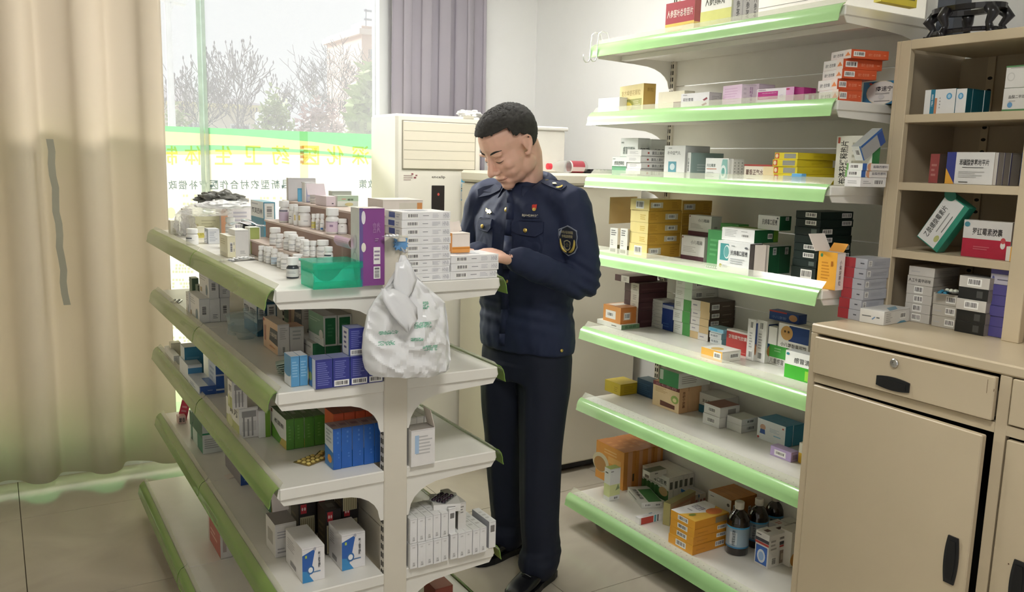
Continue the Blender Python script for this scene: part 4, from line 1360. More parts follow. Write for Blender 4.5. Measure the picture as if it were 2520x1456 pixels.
for i in range(nx_ + 1):
    q = i / nx_
    top = tH * (.62 - .42 * math.sin(math.pi * min(1, q * 1.5)) + .55 * max(0, q - .45))
    pf.v += [(-tW / 2 + .006 + q * (tW - .012), -tD / 2 + .012 + .01 * math.sin(q * 9), .003), (-tW / 2 + .006 + q * (tW - .012), -tD / 2 + .03 + .012 * math.sin(q * 7), min(top, tH * .85))]
for i in range(nx_): pf.f.append((2 * i, 2 * i + 2, 2 * i + 3, 2 * i + 1)); pf.c.append((1, 1, 1)); pf.m.append(0)
o = pf.build('folded_paper', mat('white_leaflet', 'f0f0ea', .7), None, smooth=True, label='folded white leaflet inside the teal plastic box', cat='leaflet')
o.location = tb.location; o.modifiers.new('thickness', 'SOLIDIFY').thickness = .001
# purple carton, leaning a little
FR(860, 460, 3.033)
C('tall purple carton standing at the near end of the low shelf', dict(base='f0efee', Bb='8a4a8f', B=[r(.0, 0, .14, 1, '6a5a96'), el(.16, .88, .08, .085, 'e7e2e6'), el(.16, .50, .09, .06, 'ece6d8'), r(.55, .28, .82, .5, 'f0ede8'), bc(.55, .09, .82, .25, 1), ls(.58, .32, .8, .47, 3, '9a8aa0'), t('宫炎', .52, .68, .82, .82, 'a777aa'), ls(.6, .57, .75, .62, 2, 'b48fb6')],
   A=[el(.5, .3, .3, .14, 'd8d6da'), el(.5, .3, .26, .12, 'f0efee'), ls(.3, .26, .7, .34, 2, '6a6a76'), el(.5, .55, .2, .1, 'e2e0e4')], Tb='e9dcd6'), Z1, 12, (76, 742), 262, 158, yaw=0)
# ---- near end, right of the upright
FR(860, 460, 3.033)
WS = dict(base='f1f0ef', A=[r(.25, .15, .6, .85, '3f5aa0'), ls(.68, .2, .9, .8, 2, 'c9cbd2')], B=[bc(.10, .22, .34, .82), ls(.42, .45, .56, .62, 1, '8d8d92'), ls(.62, .25, .8, .8, 3, 'd2d2d6'), t('HNB', .84, .22, .97, .8, 'c5c4c8')], T=[ls(.2, .2, .8, .8, 4, '9aa0ae')])
stk = ST('white carton with barcode, {o} of the tall pile by the hanging bag', WS, Z1, None, (392, 715), 750, [655, 605, 550, 492, 432, 372, 308, 248, 186], D=.11, group='tall pile of white barcode cartons', jit=.6, xf=('y', .012))
st3 = ST('white barcode carton, {o} of the three beside the hand', WS, Z1, None, (757, 682), 1108, [632, 572, 512], D=.105, group='low pile of white barcode cartons', jit=1.2, xf=('y', .006))
ob = C('orange trimmed open carton by the hand', dict(base='efe3d8', B=[r(0, 0, 1, .30, 'eda75a'), r(0, .18, 1, .26, 'd98a35')], Ab='efa95e'), st3['top'], None, (766, 495), 898, 345, D=.045, xf=('y', .058))
ob['o'].location.z += .0
for nm, dx, an in (('open_flap', -.012, 20), ('open_flap', .012, -12)):
    l2 = MB().box((-.012, -.0006, 0), (.012, .0006, .028)).build(nm, mat('carton_flap_board', 'efe4da', .6), ob['o'])
    l2.location = (dx, .020, ob['H']); l2.rotation_euler = (math.radians(-8), math.radians(an), 0)
C('large white and orange carton behind the tall white pile', dict(base='efe6de', B=[r(.4, .05, .85, .95, 'e3ddd0'), r(.85, .05, .98, .95, 'e3a063'), ls(.45, .2, .8, .8, 5, 'd6cfc2')], Tb='f8ece0'), Z1, None, (250, 350), 545, 95, D=.12, xf=('y', .42))
blister('white blister of tablets on the upright top', at(U(318), V(368), 2, 1.312), .5, 3, 2, .012, .0048, mat('white_tablet', 'f2f2f0', .3), m_foil)

# ---- second level, left side
FR(340, 680, 4.045)
WC = dict(base='efeeeb', A=[ls(.12, .62, .8, .9, 3, 'c9c8c6'), r(.1, .12, .3, .3, 'c0a878'), el(.78, .3, .1, .22, '7f939c')], B=[bc(.2, .3, .75, .7, 1)])
WC2 = dict(base='f0efec', B=[ls(.3, .15, .8, .35, 3, 'a5a4a4')])
C('white carton, front left of the white block under the top shelf', WC, Z2, 505, (612, 466), 716, 222, group='block of white cartons')
C('white carton, behind the front left one of the white block', WC, Z2, 435, (510, 395), 612, 165, group='block of white cartons', D=.05)
C('white carton, middle of the lower white row', WC2, Z2, None, (717, 458), 820, 222, D=.07, group='block of white cartons')
C('white carton, right end of the lower white row', WC, Z2, None, (822, 448), 916, 210, D=.07, group='block of white cartons')
zt = at(U(717), V(458), 2, Z2); zt = Z2 + solve_v(zt, (0, 0, 1), V(222))
C('white carton, upper left of the white block under the rail', WC, zt, 612, (706, 222), 806, -20, group='block of white cartons')
C('white carton, upper right of the white block under the rail', WC2, zt, None, (810, 212), 915, -25, D=.07, group='block of white cartons')
C('dark green carton at the back behind the white block', dict(base='5d7560', Tb='dfe4d6'), Z2, 470, (545, 330), 612, 20, D=.05)
C('small dark green carton against the white block', dict(base='8c9a84', Tb='e4e6da'), Z2, 548, (600, 350), 640, 90, D=.04)
blister('silver blister packs lying at the far end of the second shelf', at(U(375), V(245), 2, Z2 + .002), 1.2, 4, 2, .016, .005, m_foil, m_foil)
AM = dict(base='4f8fa8', A=[pg([(.0, .42), (1, .42), (1, .98), (0, .98)], 'eeefec'), t('阿莫西林', .05, .62, .42, .85, '3d4046'), t('阿莫西林', .52, .62, .92, .85, '3d4046'), ls(.05, .5, .9, .58, 1, '6a6d72')], B=[r(.1, .55, .9, .92, 'e8ebea'), bc(.18, .6, .82, .88, 1)], Bb='2f5f78')
C('blue carton with white lettered panel under the top rail', AM, Z2, 915, (1188, 600), 1275, 290, D=.16)
C('dark blue carton beside the lettered blue one', dict(base='2f5a72', B=[r(.1, .55, .9, .92, 'e8ebea'), bc(.18, .6, .82, .88, 1)]), Z2, None, (1278, 592), 1386, 255, D=.10)
C('green and white carton behind the peach cartons', dict(base='e3e6da', Ab='7f9a76', A=[r(0, .3, 1, .62, '3f5f48'), ls(.1, .7, .8, .95, 3, '5f7560')]), Z2, 1386, (1500, 500), 1540, 255, D=.05)
PE = dict(base='e9e4de', Ab='f0cba6', A=[pg([(.42, .35), (1, .28), (1, .78), (.5, .78)], '5a5a5a'), t('六味地黄', .5, .5, .95, .66, 'e9dcca'), r(.08, .25, .2, .75, 'c9907a'), el(.07, .93, .05, .05, 'b8433a'), ls(.45, .12, .85, .2, 1, 'd99a62')], B=[ls(.2, .5, .85, .9, 6, 'c3beb8'), bc(.35, .06, .65, .28, 1)], Tb='e6d6c6')
C('peach and white carton at the back of the second shelf', PE, Z2, 1500, (1632, 620), 1760, 250, group='peach cartons')
C('white carton at the back beside the upright, second shelf', dict(base='dedad4', B=[ls(.1, .5, .8, .9, 3)]), Z2, None, (1765, 600), 1895, 238, D=.06, xf=('y', .46))
C('peach carton with dark oval patch at the front, second shelf', PE, Z2, 1250, (1392, 788), 1510, 482, group='peach cartons')
C('grey white carton touching the front peach carton', dict(base='dedad5', B=[ls(.2, .5, .8, .9, 3)], Tb='d09c80'), Z2, None, (1514, 776), 1652, 505, D=.07)
GW = dict(base='eeeeea', Ab='85a98a', A=[r(0, 0, 1, .28, 'eceee8'), pg([(.0, .02), (.4, .0), (.4, .2), (0, .26)], 'dcdedb'), ls(.1, .7, .8, .85, 2, 'b5cdb6'), el(.85, .36, .13, .16, 'e9e4d8'), t('逍遥丸', .1, .06, .8, .18, '8a8d88')], B=[r(.12, .06, .88, .93, '2f7a4e'), ls(.3, .3, .75, .75, 4, '4d9268')], Tb='8f8d86')
gw = Z2 + .038
C('white and green carton lying under the tall green ones', dict(base='eeece8', A=[t('逍遥丸颗粒', .2, .2, .9, .7, '6a625e'), r(0, 0, .12, 1, '5f9a6c')], Bb='46946a', Tb='d2cdc6'), Z2, 1575, (1738, 800), 1858, 700, H=.038, D=None)
C('second white and green carton lying under the tall green ones', dict(base='e6e8e2', Bb='3f9066', Tb='c9ccc2'), Z2, None, (1866, 790), 2015, 700, H=.038, D=.09)
RW('tall green and white carton, {o} of three beside the bag', GW, gw, 1700, (1846, 700), [1985, 2130, 2222], 398, group='tall green cartons')
IN = dict(base='3a3f8e', A=[r(.1, .02, .9, .98, 'f0eef2'), ls(.3, .2, .7, .9, 4, '6a6aa0')], B=[ls(.12, .3, .85, .92, 9, '6f76b8'), r(.06, .03, .95, .24, 'e6e6ea'), bc(.08, .04, .93, .23)], Tb='7d84a8', Ab='4b7fb5')
INF = dict(IN, A=[r(.55, 0, 1, 1, 'eeeef2'), el(.28, .35, .22, .15, '9aa84e'), r(0, .6, .5, 1, '4d7fc0')], B=[ls(.1, .1, .9, .92, 12, '6f76b8')])
RW('indigo carton, {o} of the front row below the hanging bag', [INF, IN, IN, IN], Z2, 1695, (1766, 1127), [1940, 2112, 2290, 2442], 835, group='row of indigo cartons')
C('indigo carton resting on the front indigo row', IN, Z2 + .071, 2030, (2102, 797), 2255, 508, H=.07)
LB = dict(base='5f9fcb', A=[r(0, 0, 1, .42, 'e9edf0'), el(.5, .42, .5, .12, '5f9fcb')], B=[ls(.15, .3, .85, .85, 6, '8fc0de')], Tb='c9ccd0')
RW('light blue carton, {o} of two beside the indigo row', LB, Z2, 1455, (1522, 1102), [1610, 1694], 800, group='light blue cartons')
# leaflets fanned out beside them
lf = at(U(1400), V(985), 2, Z2)
lm_ = mat('grey_green_leaflet', 'a9b8a8', .7, var=.15, scale=60)
for k in range(7):
    o = MB().box((-.03, -.02, 0), (.03, .02, .0012)).build('leaflet', lm_, None, label='thin printed leaflet, %s of the fan beside the light blue cartons' % (['lowest', 'second lowest', 'third lowest', 'middle one', 'third highest', 'second highest', 'highest'][k]), cat='leaflet', group='fan of leaflets')
    o.location = lf + Vector((.035 - .002 * k, .0, .002 + k * .0055)); o.rotation_euler = (0, math.radians(4 - 5 * k) * .4, math.radians(20 - 6 * k))
# glass cup with a lid
m_cup = mat_clear('thin_cup_glass', (.93, .97, .98), clear=.86, rough=.03, film='dfeaf0')
cc = at(U(1045), V(632), 2, Z2 + .001)
cR = 195 / 4.045 / FPX * depth_of(cc)
cc = cc + Vector((FF[0], FF[1], 0)).normalized() * cR * .5
cH = solve_v(cc, (0, 0, 1), V(390))
cu = empty('glass_cup', cc, label='clear glass cup with a lid in front of the blue cartons', cat='cup')
auto_smooth(MB().lathe([(0, .002), (cR * .42, 0), (cR * .45, .004), (cR * .62, .02), (cR * .86, cH * .4), (cR * .93, cH * .75), (cR * .95, cH), (cR * .92, cH), (cR * .9, cH * .75), (cR * .83, cH * .42), (cR * .58, .024), (0, .014)], seg=32).build('bowl', m_cup, cu), 60)
auto_smooth(MB().lathe([(cR, cH + .001), (cR * 1.02, cH + .004), (cR * .9, cH + .007), (cR * .3, cH + .011), (cR * .12, cH + .013), (cR * .16, cH + .022), (0, cH + .025)], seg=32).build('lid', m_cup, cu), 60)
hd = [Vector((-.77 * cR * 1.0, -.62 * cR, cH * .8)), Vector((-1.05 * cR, -.9 * cR, cH * .75)), Vector((-1.1 * cR, -.95 * cR, cH * .45)), Vector((-.7 * cR, -.6 * cR, cH * .3))]
MB().tube(hd, .0045, 10).build('handle', m_cup, cu, smooth=True)

# ---- third level, left side
BL = dict(base='3c7fae', A=[r(0, 0, 1, 1, 'd9e4ea')], B=[ls(.1, .2, .9, .5, 2, '5d98c0')], Tb='e9eef0')
C('small white carton at the far end of the third shelf', dict(base='efeeea', B=[ls(.1, .15, .8, .8, 5, 'b9b8b4')]), Z3, 265, (355, 872), 415, 790)
C('cream carton at the back of the third shelf end', dict(base='eee9cf'), Z3, None, (330, 800), 430, 665, D=.04)
C('teal blue carton with white top on the third shelf', dict(base='3f86a8', Ab='dfe8ea', Tb='eef0ea', B=[ls(.1, .3, .9, .7, 3, '5d9ab8')]), Z3, 430, (470, 1000), 655, 708)
C('white and blue carton in front of the teal one', dict(base='e9eef2', Bb='e6ebef', B=[r(0, .5, 1, .82, '4f93c4'), bc(.1, .08, .85, .4)], Tb='c9d2d6'), Z3, 415, (500, 1055), 640, 885)
C('blue and white carton lying at the third shelf front', dict(base='dfe6ee', Bb='3c63ae', A=[ls(.2, .3, .8, .7, 2, '7d8db0')], B=[r(0, 0, .06, 1, 'e6ebf2'), ls(.5, .4, .9, .55, 1, '9ab0dc')], Tb='dfe4ea', T=[r(.55, 0, 1, .6, '4a72b8')]), Z3, 498, (608, 1186), 778, 1098)
C('standing blue and white carton at the third shelf', dict(base='dbe4ee', Bb='3763b0', A=[ls(.2, .2, .8, .9, 4, 'b3c0d4')], B=[r(0, .1, 1, .16, 'dfe6f0'), r(0, .62, 1, .68, 'cfd9ea')]), Z3, 705, (778, 1165), 860, 890)
FR(320, 960, 2.936)
WG = dict(base='ece9e4', Ab='ece9e0', A=[r(.0, .0, 1, .42, 'b9bd7c'), t('胃苏', .3, .6, .9, .85, '5c5a58'), el(.3, .3, .2, .2, 'd9d8a8')], B=[ls(.15, .05, .9, .75, 1, 'd8d5d0'), r(.2, .06, .28, .7, '9d9a98'), r(.42, .06, .5, .62, '9d9a98'), r(.64, .06, .72, .72, '9d9a98'), r(.15, .68, .88, .88, 'a5a29f')])
wg = C('white carton with olive foot, lower of two on the third shelf', WG, Z3, 700, (792, 352), 930, 132)
C('white carton with dark vertical print, upper of two', WG, wg['top'] - .001, 702, (740, 140), 848, -60, D=.05)
C('white carton with a green edge beside the bright green row', dict(base='eeece8', B=[r(.55, 0, 1, 1, '7aa43c')]), Z3, None, (935, 345), 1016, 150, D=.06)
GR = dict(base='5f9a3e', Ab='efeee6', A=[pg([(0, 0), (1, 0), (1, .18), (.55, .26), (0, .52)], '6fae43'), pg([(.55, .0), (1, .0), (1, .3), (.7, .26)], 'd9c260'), t('板蓝根', .25, .6, .85, .75, '6c6a62'), r(.03, .86, .12, .98, '7d3b30')], B=[ls(.3, .3, .6, .8, 5, '7db457')], Tb='5c7a4e', T=[r(.3, .3, .7, .7, '8f9a84')])
RW('bright green carton, {o} of the green row on the third shelf', GR, Z3, 1020, (1130, 434), [1190, 1262, 1334, 1412], 215, group='row of bright green cartons')
OR = dict(base='cf5a34', Ab='d9683f', A=[r(.1, .1, .8, .5, 'dd7a4c')], Tb='8f4a38')
RW('orange red carton, {o} of the row behind the blue cartons', OR, Z3, 1408, (1472, 430), [1548, 1628, 1702, 1774], 175, xf=('y', .125), group='row of orange red cartons')
BU = dict(base='2a62b4', Ab='e0e4e6', A=[pg([(0, 0), (1, 0), (1, .42), (0, .5)], '3d86c8'), el(.6, .22, .25, .1, 'd99a4a'), ls(.2, .6, .9, .95, 4, 'a9b2b8')], B=[ls(.5, .6, .7, .95, 3, '4f80c8'), ls(.6, .25, .8, .4, 2, '4f80c8')], Tb='9a8f90', T=[r(.2, .35, .8, .65, '6f6a74')])
RW('royal blue carton, {o} of the row beside the upright', BU, Z3, 1408, (1466, 576), [1528, 1607, 1690, 1766, 1832], 282, group='row of royal blue cartons')
blister('yellow tablets in brown blister pack beside the royal blue cartons', at(U(1305), V(505), 2, Z3 + .001), .5, 4, 3, .0165, .0066, mat('yellow_tablet', 'e8d27a', .3), mat('brown_blister_film', 'a08a58', .25, metal=.3))
blister('small half used blister of yellow tablets beside the brown one', at(U(1375), V(462), 2, Z3 + .0012), .9, 3, 1, .0165, .0062, mat('yellow_tablet', 'e8d27a', .3), MATS['brown_blister_film'])

# ---- fourth level, left side
rb = C('red carton tilted at the far end of the fourth shelf', dict(base='d9485c', A=[el(.4, .2, .3, .2, 'e9a0a8'), r(.62, .0, 1, .3, 'efd9d0')], B=[ls(.2, .2, .8, .8, 3, 'e69aa0')]), Z4, 275, (340, 225), 405, 75, yaw=-14, D=.05)
rb['o'].rotation_euler.y = math.radians(14)
C('small pale pink carton under the red one', dict(base='ecccc4', B=[t('藿香', .1, .2, .9, .8, '4a4446')]), Z4, 345, (350, 245), 405, 190, D=.04)
GD = dict(base='dfe4dd', Ab='4c8a6c', A=[r(0, .5, 1, 1, '3f6f58'), r(0, .0, .5, .5, 'cfe0d4')], B=[r(0, .62, 1, .68, '3c8a62'), ls(.1, .15, .85, .5, 5, 'b0b4b0'), r(.0, .68, 1, 1, 'cdd6cc')], Tb='6f8a78')
C('green and white carton at the fourth shelf, front one', GD, Z4, 455, (527, 462), 668, 245)
C('green and white carton at the fourth shelf, behind the front one', GD, Z4, 405, (455, 362), 540, 165, D=.05)
C('white carton behind the open blue and white one', dict(base='e9e8e6', B=[ls(.2, .3, .8, .9, 4)]), Z4, 675, (735, 560), 800, 430, D=.05)
opb = C('opened white and blue carton lying on the fourth shelf', dict(base='e6e4e6', Bb='30549c', Ab='8b8688', B=[ls(.2, .2, .8, .45, 1, '5a7cc0')], Tb='dfe2e8', T=[r(.3, .1, .9, .8, 'b9c4de')]), Z4, 690, (800, 690), 925, 585)
fl_ = MB().box((-.05, -.02, 0), (0, .02, .001)).build('open_flap', MATS['carton_flap_board'], opb['o']); fl_.location = (-opb['W'] / 2, 0, .001); fl_.rotation_euler = (0, math.radians(-6), .2)
C('dark green and gold carton at the back of the fourth shelf', dict(base='2f6a48', A=[r(.0, .1, .4, .9, '4f8a5c')], B=[r(.0, 0, .25, 1, 'b79a4e')]), Z4, 970, (1022, 900), 1082, 735)
C('white carton beside the open topped carton at the back', dict(base='e2ddd4', A=[pg([(.4, .3), (.8, .1), (.8, .5)], 'b04a40')]), Z4, 1082, (1140, 905), 1200, 740, D=.05)
BK = dict(base='2a2422', Ab='33291f', A=[ls(.15, .05, .9, .7, 5, '5d5138')], B=[r(.08, .02, .92, .66, 'c9bf98'), r(.12, .74, .46, .96, 'c2343c'), el(.22, .85, .05, .04, 'efd9d4'), el(.36, .85, .05, .04, 'efd9d4')] + [r(.14 + .11 * k, .05, .18 + .11 * k, .62, '8d8260') for k in range(7)], Tb='3c3836', T=[r(.3, .3, .75, .7, '625e5c')])
C('black carton with red square, left one of the front trio', BK, Z4, 1165, (1222, 1120), 1345, 820, group='black cartons with red squares')
C('black carton with red square, nearest of the front trio', BK, Z4, 1358, (1415, 1190), 1528, 872, group='black cartons with red squares')
C('black carton with red square, right one of the front trio', BK, Z4, None, (1535, 1150), 1652, 832, D=.055, group='black cartons with red squares')
C('black carton at the back left under the third shelf', BK, Z4, 1105, (1215, 1010), 1340, 735, D=.055, group='black cartons with red squares')
C('black carton at the back middle under the third shelf', BK, Z4, None, (1350, 1030), 1480, 735, D=.055, group='black cartons with red squares')
C('black carton standing on the right one near the back panel', BK, Z4 + .118, None, (1530, 780), 1648, 640, D=.055, H=.06, xf=('y', .17), group='black cartons with red squares')
op = C('open topped white carton in front of the black cartons', dict(base='e6e2dc', A=[r(.2, .3, .75, .7, 'b5b0a8')], B=[ls(.1, .55, .75, .8, 3, 'b5b1b4'), r(.7, .5, .95, .62, '8fa8c8'), ls(.1, .1, .6, .3, 2, 'b0acaa')], Tb='8d8782'), Z4, 985, (1052, 1212), 1205, 975)
for (lx, ly, wx, an) in ((.0, 1, 1, -12),):
    f3 = MB().box((-op['W'] * .3, -.0006, 0), (op['W'] * .5, .0006, op['H'] * .55)).build('raised_flap', MATS['carton_flap_board'], op['o']); f3.location = (op['W'] * .1, op['D'] * .45, op['H']); f3.rotation_euler.x = math.radians(an)
WQ = dict(base='eae7e6', A=[ls(.12, .5, .55, .85, 5, 'c0bcbc'), r(.28, .08, .62, .22, '8f8c8c')], B=[pg([(0, 0), (.5, 0), (.32, .18), (.42, .42), (.58, .95), (.0, .8)], '3f8fc8'), pg([(.0, .35), (.38, .3), (.58, .95), (.0, .8)], '2f62b0'), el(.36, .35, .16, .13, '3d6ea8'), el(.36, .35, .10, .08, 'eef0f0'), r(.48, .26, .8, .29, '5b7fa8'), t('葡萄糖', .70, .38, .80, .84, '4d5058', 1), r(.12, .72, .2, .8, 'b9cf5a'), el(.55, .95, .06, .05, 'b5b6c0')], Tb='eeecea')
C('white test kit carton with blue angular print, nearest on the fourth shelf', WQ, Z4, 1128, (1247, 1397), 1408, 1150, group='white and blue test kit cartons')
C('white test kit carton with blue angular print, beside the upright', WQ, Z4, 1436, (1532, 1306), 1700, 1052, group='white and blue test kit cartons')
# ---- base, left side
C('dusty red carton lying on the base deck at left', dict(base='e0dcd6', Ab='b55c50', A=[ls(.2, .3, .8, .6, 2, 'd9a89c'), r(0, .0, .12, 1, 'e2d6ce')], B=[r(.2, .2, .5, .7, 'b9aaa2')], Tb='d8d2c8'), HB, 568, (656, 1218), 742, 1005, D=None)
C('small pale carton behind the dusty red one on the base deck', dict(base='d2ccc2', B=[r(.2, .3, .6, .8, '4a4440')]), HB, None, (744, 1190), 800, 1010, D=.05)
C('small red white carton on the second shelf behind the bag', dict(base='f0eae6', B=[r(0, 0, 1, .25, 'c8404a'), r(0, 0, .12, 1, 'c8404a'), r(.88, 0, 1, 1, 'c8404a')]), Z2, None, (1978, -118), 2052, -170, D=.03)
# ---- right side of the low shelving
FR(940, 880, 2.527)
oc = C('opened white carton with blue print on the third shelf right side', dict(base='eae7e4', B=[ls(.2, .3, .9, .85, 6, 'c4c2c0'), r(.15, .35, .32, .85, 'a9c4e0')], Tb='9c968e'), Z3, None, (182, 682), 328, 455, D=.05)
f4 = MB().box((-.0006, -.025, 0), (.0006, .02, .05)).build('raised_flap', MATS['carton_flap_board'], oc['o']); f4.location = (oc['W'] * .48, 0, oc['H']); f4.rotation_euler.y = math.radians(-14)
RW('white carton, {o} of the three behind the opened one', dict(base='eceae6', Tb='f2f1ee', B=[ls(.2, .2, .8, .5, 2)]), Z3, None, (168, 560), [215, 260, 302], 375, D=.09, group='white cartons on the third shelf right side')
W5 = dict(base='edeceb', B=[t('五淋', .3, .08, .7, .24, '9a9896', 1), ls(.3, .8, .7, .92, 1, 'd4d2d0')], Tb='e6e5e2', T=[ls(.2, .2, .8, .8, 3, 'cbc9c5')])
RW('slim white carton, {o} of the inner lower row, fourth shelf', W5, Z4, None, (176, 1318), [223, 272, 320, 368, 414], 1166, D=.12, group='slim white cartons lower row')
lo = Z4 + solve_v(at(U(176), V(1318), 2, Z4), (0, 0, 1), V(1166)) + .001
RW('slim white carton, {o} of the outer lower row, fourth shelf', W5, Z4, None, (426, 1258), [472, 518, 562, 606, 650], 1102, D=.12, group='slim white cartons outer lower row')
C('slim white carton at the outer rim of the fourth shelf', dict(W5, Ab='b9b9c0', B=[r(.2, .6, .8, .85, '7d7a78')]), Z4, None, (664, 1186), 706, 1020, D=.1)
RW('slim white carton, {o} of the upper row, fourth shelf', W5, lo, None, (176, 1160), [222, 271, 318, 366, 411], 1008, D=.10, group='slim white cartons upper row')
C('slim white carton ending the upper row on the fourth shelf', dict(W5, B=[r(.2, .6, .8, .8, '7d7a78')]), lo, None, (414, 1098), 456, 938, D=.1)
C('taller grey white carton on the outer lower row', dict(base='dedbd6', Ab='7d7a74', B=[ls(.3, .6, .7, .9, 3, '8f8c88')], Tb='b9b6ae'), lo, None, (472, 1075), 521, 905, D=.11)
tk = C('white carton carrying dark capsules on the upper row', dict(base='e6e4e0', B=[r(.5, .2, .8, .7, '8f8c88')], Tb='cfccc6'), lo + .061, None, (320, 965), 400, 915, D=.08, yaw=-18, W=.075, H=.022)
blister('dark purple capsules in a blister on the white carton', tk['o'].location + Vector((-.005, .005, .0232)), .6, 4, 3, .0155, .0068, mat('dark_capsule', '2a1626', .12), m_foil)
C('reddish carton on the base deck right side', dict(base='9c4a3c', Tb='b06a58'), HB, None, (330, 1560), 440, 1440, D=.08)

# ---- hanging plastic bag, its clip and hook
FR(860, 460, 3.033)
m_pbag = bpy.data.materials.new('thin_white_plastic'); m_pbag.use_nodes = True
_nt = m_pbag.node_tree; _b = _nt.nodes['Principled BSDF']
_b.inputs['Roughness'].default_value = .28
_a = _nt.nodes.new('ShaderNodeAttribute'); _a.attribute_name = 'Col'
_nt.links.new(_a.outputs['Color'], _b.inputs['Base Color'])
_tr = _nt.nodes.new('ShaderNodeBsdfTranslucent'); _nt.links.new(_a.outputs['Color'], _tr.inputs['Color'])
_ms = _nt.nodes.new('ShaderNodeMixShader'); _ms.inputs[0].default_value = .22
_nt.links.new(_b.outputs[0], _ms.inputs[1]); _nt.links.new(_tr.outputs[0], _ms.inputs[2]); _nt.links.new(_ms.outputs[0], _nt.nodes['Material Output'].inputs[0])
BY = -.045
rows = [(505, 365, 402, .004), (545, 352, 425, .008), (600, 332, 450, .012), (660, 300, 482, .016), (720, 262, 540, .02), (790, 205, 620, .026), (850, 160, 690, .034), (920, 122, 706, .042), (1000, 106, 714, .05), (1100, 90, 722, .056), (1200, 84, 727, .058), (1290, 88, 728, .056), (1350, 104, 715, .05), (1392, 140, 640, .036), (1402, 190, 560, .012)]
def bag_row(y):
    for (ya, la, ra, da), (yb, lb, rb_, db) in zip(rows, rows[1:]):
        if y <= yb:
            q = (y - ya) / (yb - ya)
            return la + (lb - la) * q, ra + (rb_ - ra) * q, da + (db - da) * q
    return rows[-1][1:]
bag = MB()
nr, nc = 78, 96
bp2 = []
for i in range(nr + 1):
    y = 505 + (1402 - 505) * i / nr
    la, ra, da = bag_row(y)
    pl, pr_ = at(U(la), V(y), 1, BY), at(U(ra), V(y), 1, BY)
    hw = (pr_.x - pl.x) / 2; cx = (pr_.x + pl.x) / 2
    zc = (pl.z + pr_.z) / 2; sl_ = (pr_.z - pl.z) / max(hw * 2, 1e-5)
    for j in range(nc):
        a = 2 * math.pi * j / nc
        ca, sa = math.cos(a), math.sin(a)
        x_ = cx + hw * math.copysign(abs(ca) ** .8, ca)
        w2 = noise.noise(Vector((x_ * 16, zc * 9, sa * 2))) * .018 + abs(noise.noise(Vector((x_ * 30 + zc * 24, zc * 22, sa)))) * .012 - abs(noise.noise(Vector((x_ * 34 - zc * 18, zc * 14, 7 + sa)))) * .011 + noise.noise(Vector((x_ * 42, zc * 22, sa))) * .005 + abs(noise.noise(Vector((x_ * 28 + zc * 12, zc * 7, 3 + sa)))) * -.008
        d_ = da * math.copysign(abs(sa) ** .9, sa) * .75 + w2 * min(1, da / .02) * (1 if abs(sa) > .2 else .3)
        bag.v.append((x_, BY - .012 + min(d_, .036), zc + (x_ - cx) * sl_))
prt = [(.20, .42, 1085, 1110), (.20, .38, 1160, 1190), (.62, .82, 1035, 1075), (.58, .72, 1150, 1172), (.72, .88, 1212, 1246), (.73, .80, 880, 935)]
for i in range(nr):
    y = 505 + (1402 - 505) * (i + .5) / nr
    for j in range(nc):
        j2 = (j + 1) % nc
        bag.f.append((i * nc + j, i * nc + j2, (i + 1) * nc + j2, (i + 1) * nc + j)); bag.m.append(0)
        a = 2 * math.pi * (j + .5) / nc
        fx = .5 + .5 * math.cos(a)
        g = any(x0 <= fx <= x1 and y0 - 8 <= y <= y1 + 8 for x0, x1, y0, y1 in prt) and math.sin(a) < 0
        bag.c.append(srgb('fafafa'))
bag.f.append(tuple(nr * nc + j for j in range(nc))); bag.m.append(0); bag.c.append(srgb('f8f8f8'))
bg_ = empty('plastic_bag', at(U(385), V(505), 1, BY), label='white plastic shopping bag with green print hanging on the shelf end', cat='bag')
bo = auto_smooth(bag.build('bag_body', m_pbag, bg_), 14); bo.matrix_parent_inverse = Matrix.Translation(-bg_.location)
from mathutils.bvhtree import BVHTree as _BT
_bt = _BT.FromPolygons(bag.v, bag.f)
ink = MB(); _ri = random.Random(4)
for (f0, f1, y0, y1) in prt:
    y = y0
    while y < y1:
        la, ra, _d = bag_row(y)
        x_ = la + (ra - la) * f0
        while x_ < la + (ra - la) * f1:
            w2 = _ri.uniform(5, 11)
            if _ri.random() < .78:
                q4 = []
                for (uu_, vv_) in ((x_, y + _ri.uniform(3, 7)), (x_ + w2, y + _ri.uniform(2, 6)), (x_ + w2 + 2, y), (x_ + 2, y)):
                    p4 = at(U(uu_), V(vv_ - (uu_ - la) * .06), 1, -.3); d4 = (p4 - Vector(CAM)).normalized()
                    h4 = _bt.ray_cast(Vector(CAM), d4)[0]
                    if h4 is not None: q4.append(h4 - d4 * .0012)
                if len(q4) == 4: ink.add(q4, [(0, 1, 2, 3)])
            x_ += w2 + 1.5
        y += 6.5
io = ink.build('green_print', mat('green_bag_ink', '6fb898', .5), bg_, kind='stuff'); io.matrix_parent_inverse = Matrix.Translation(-bg_.location)
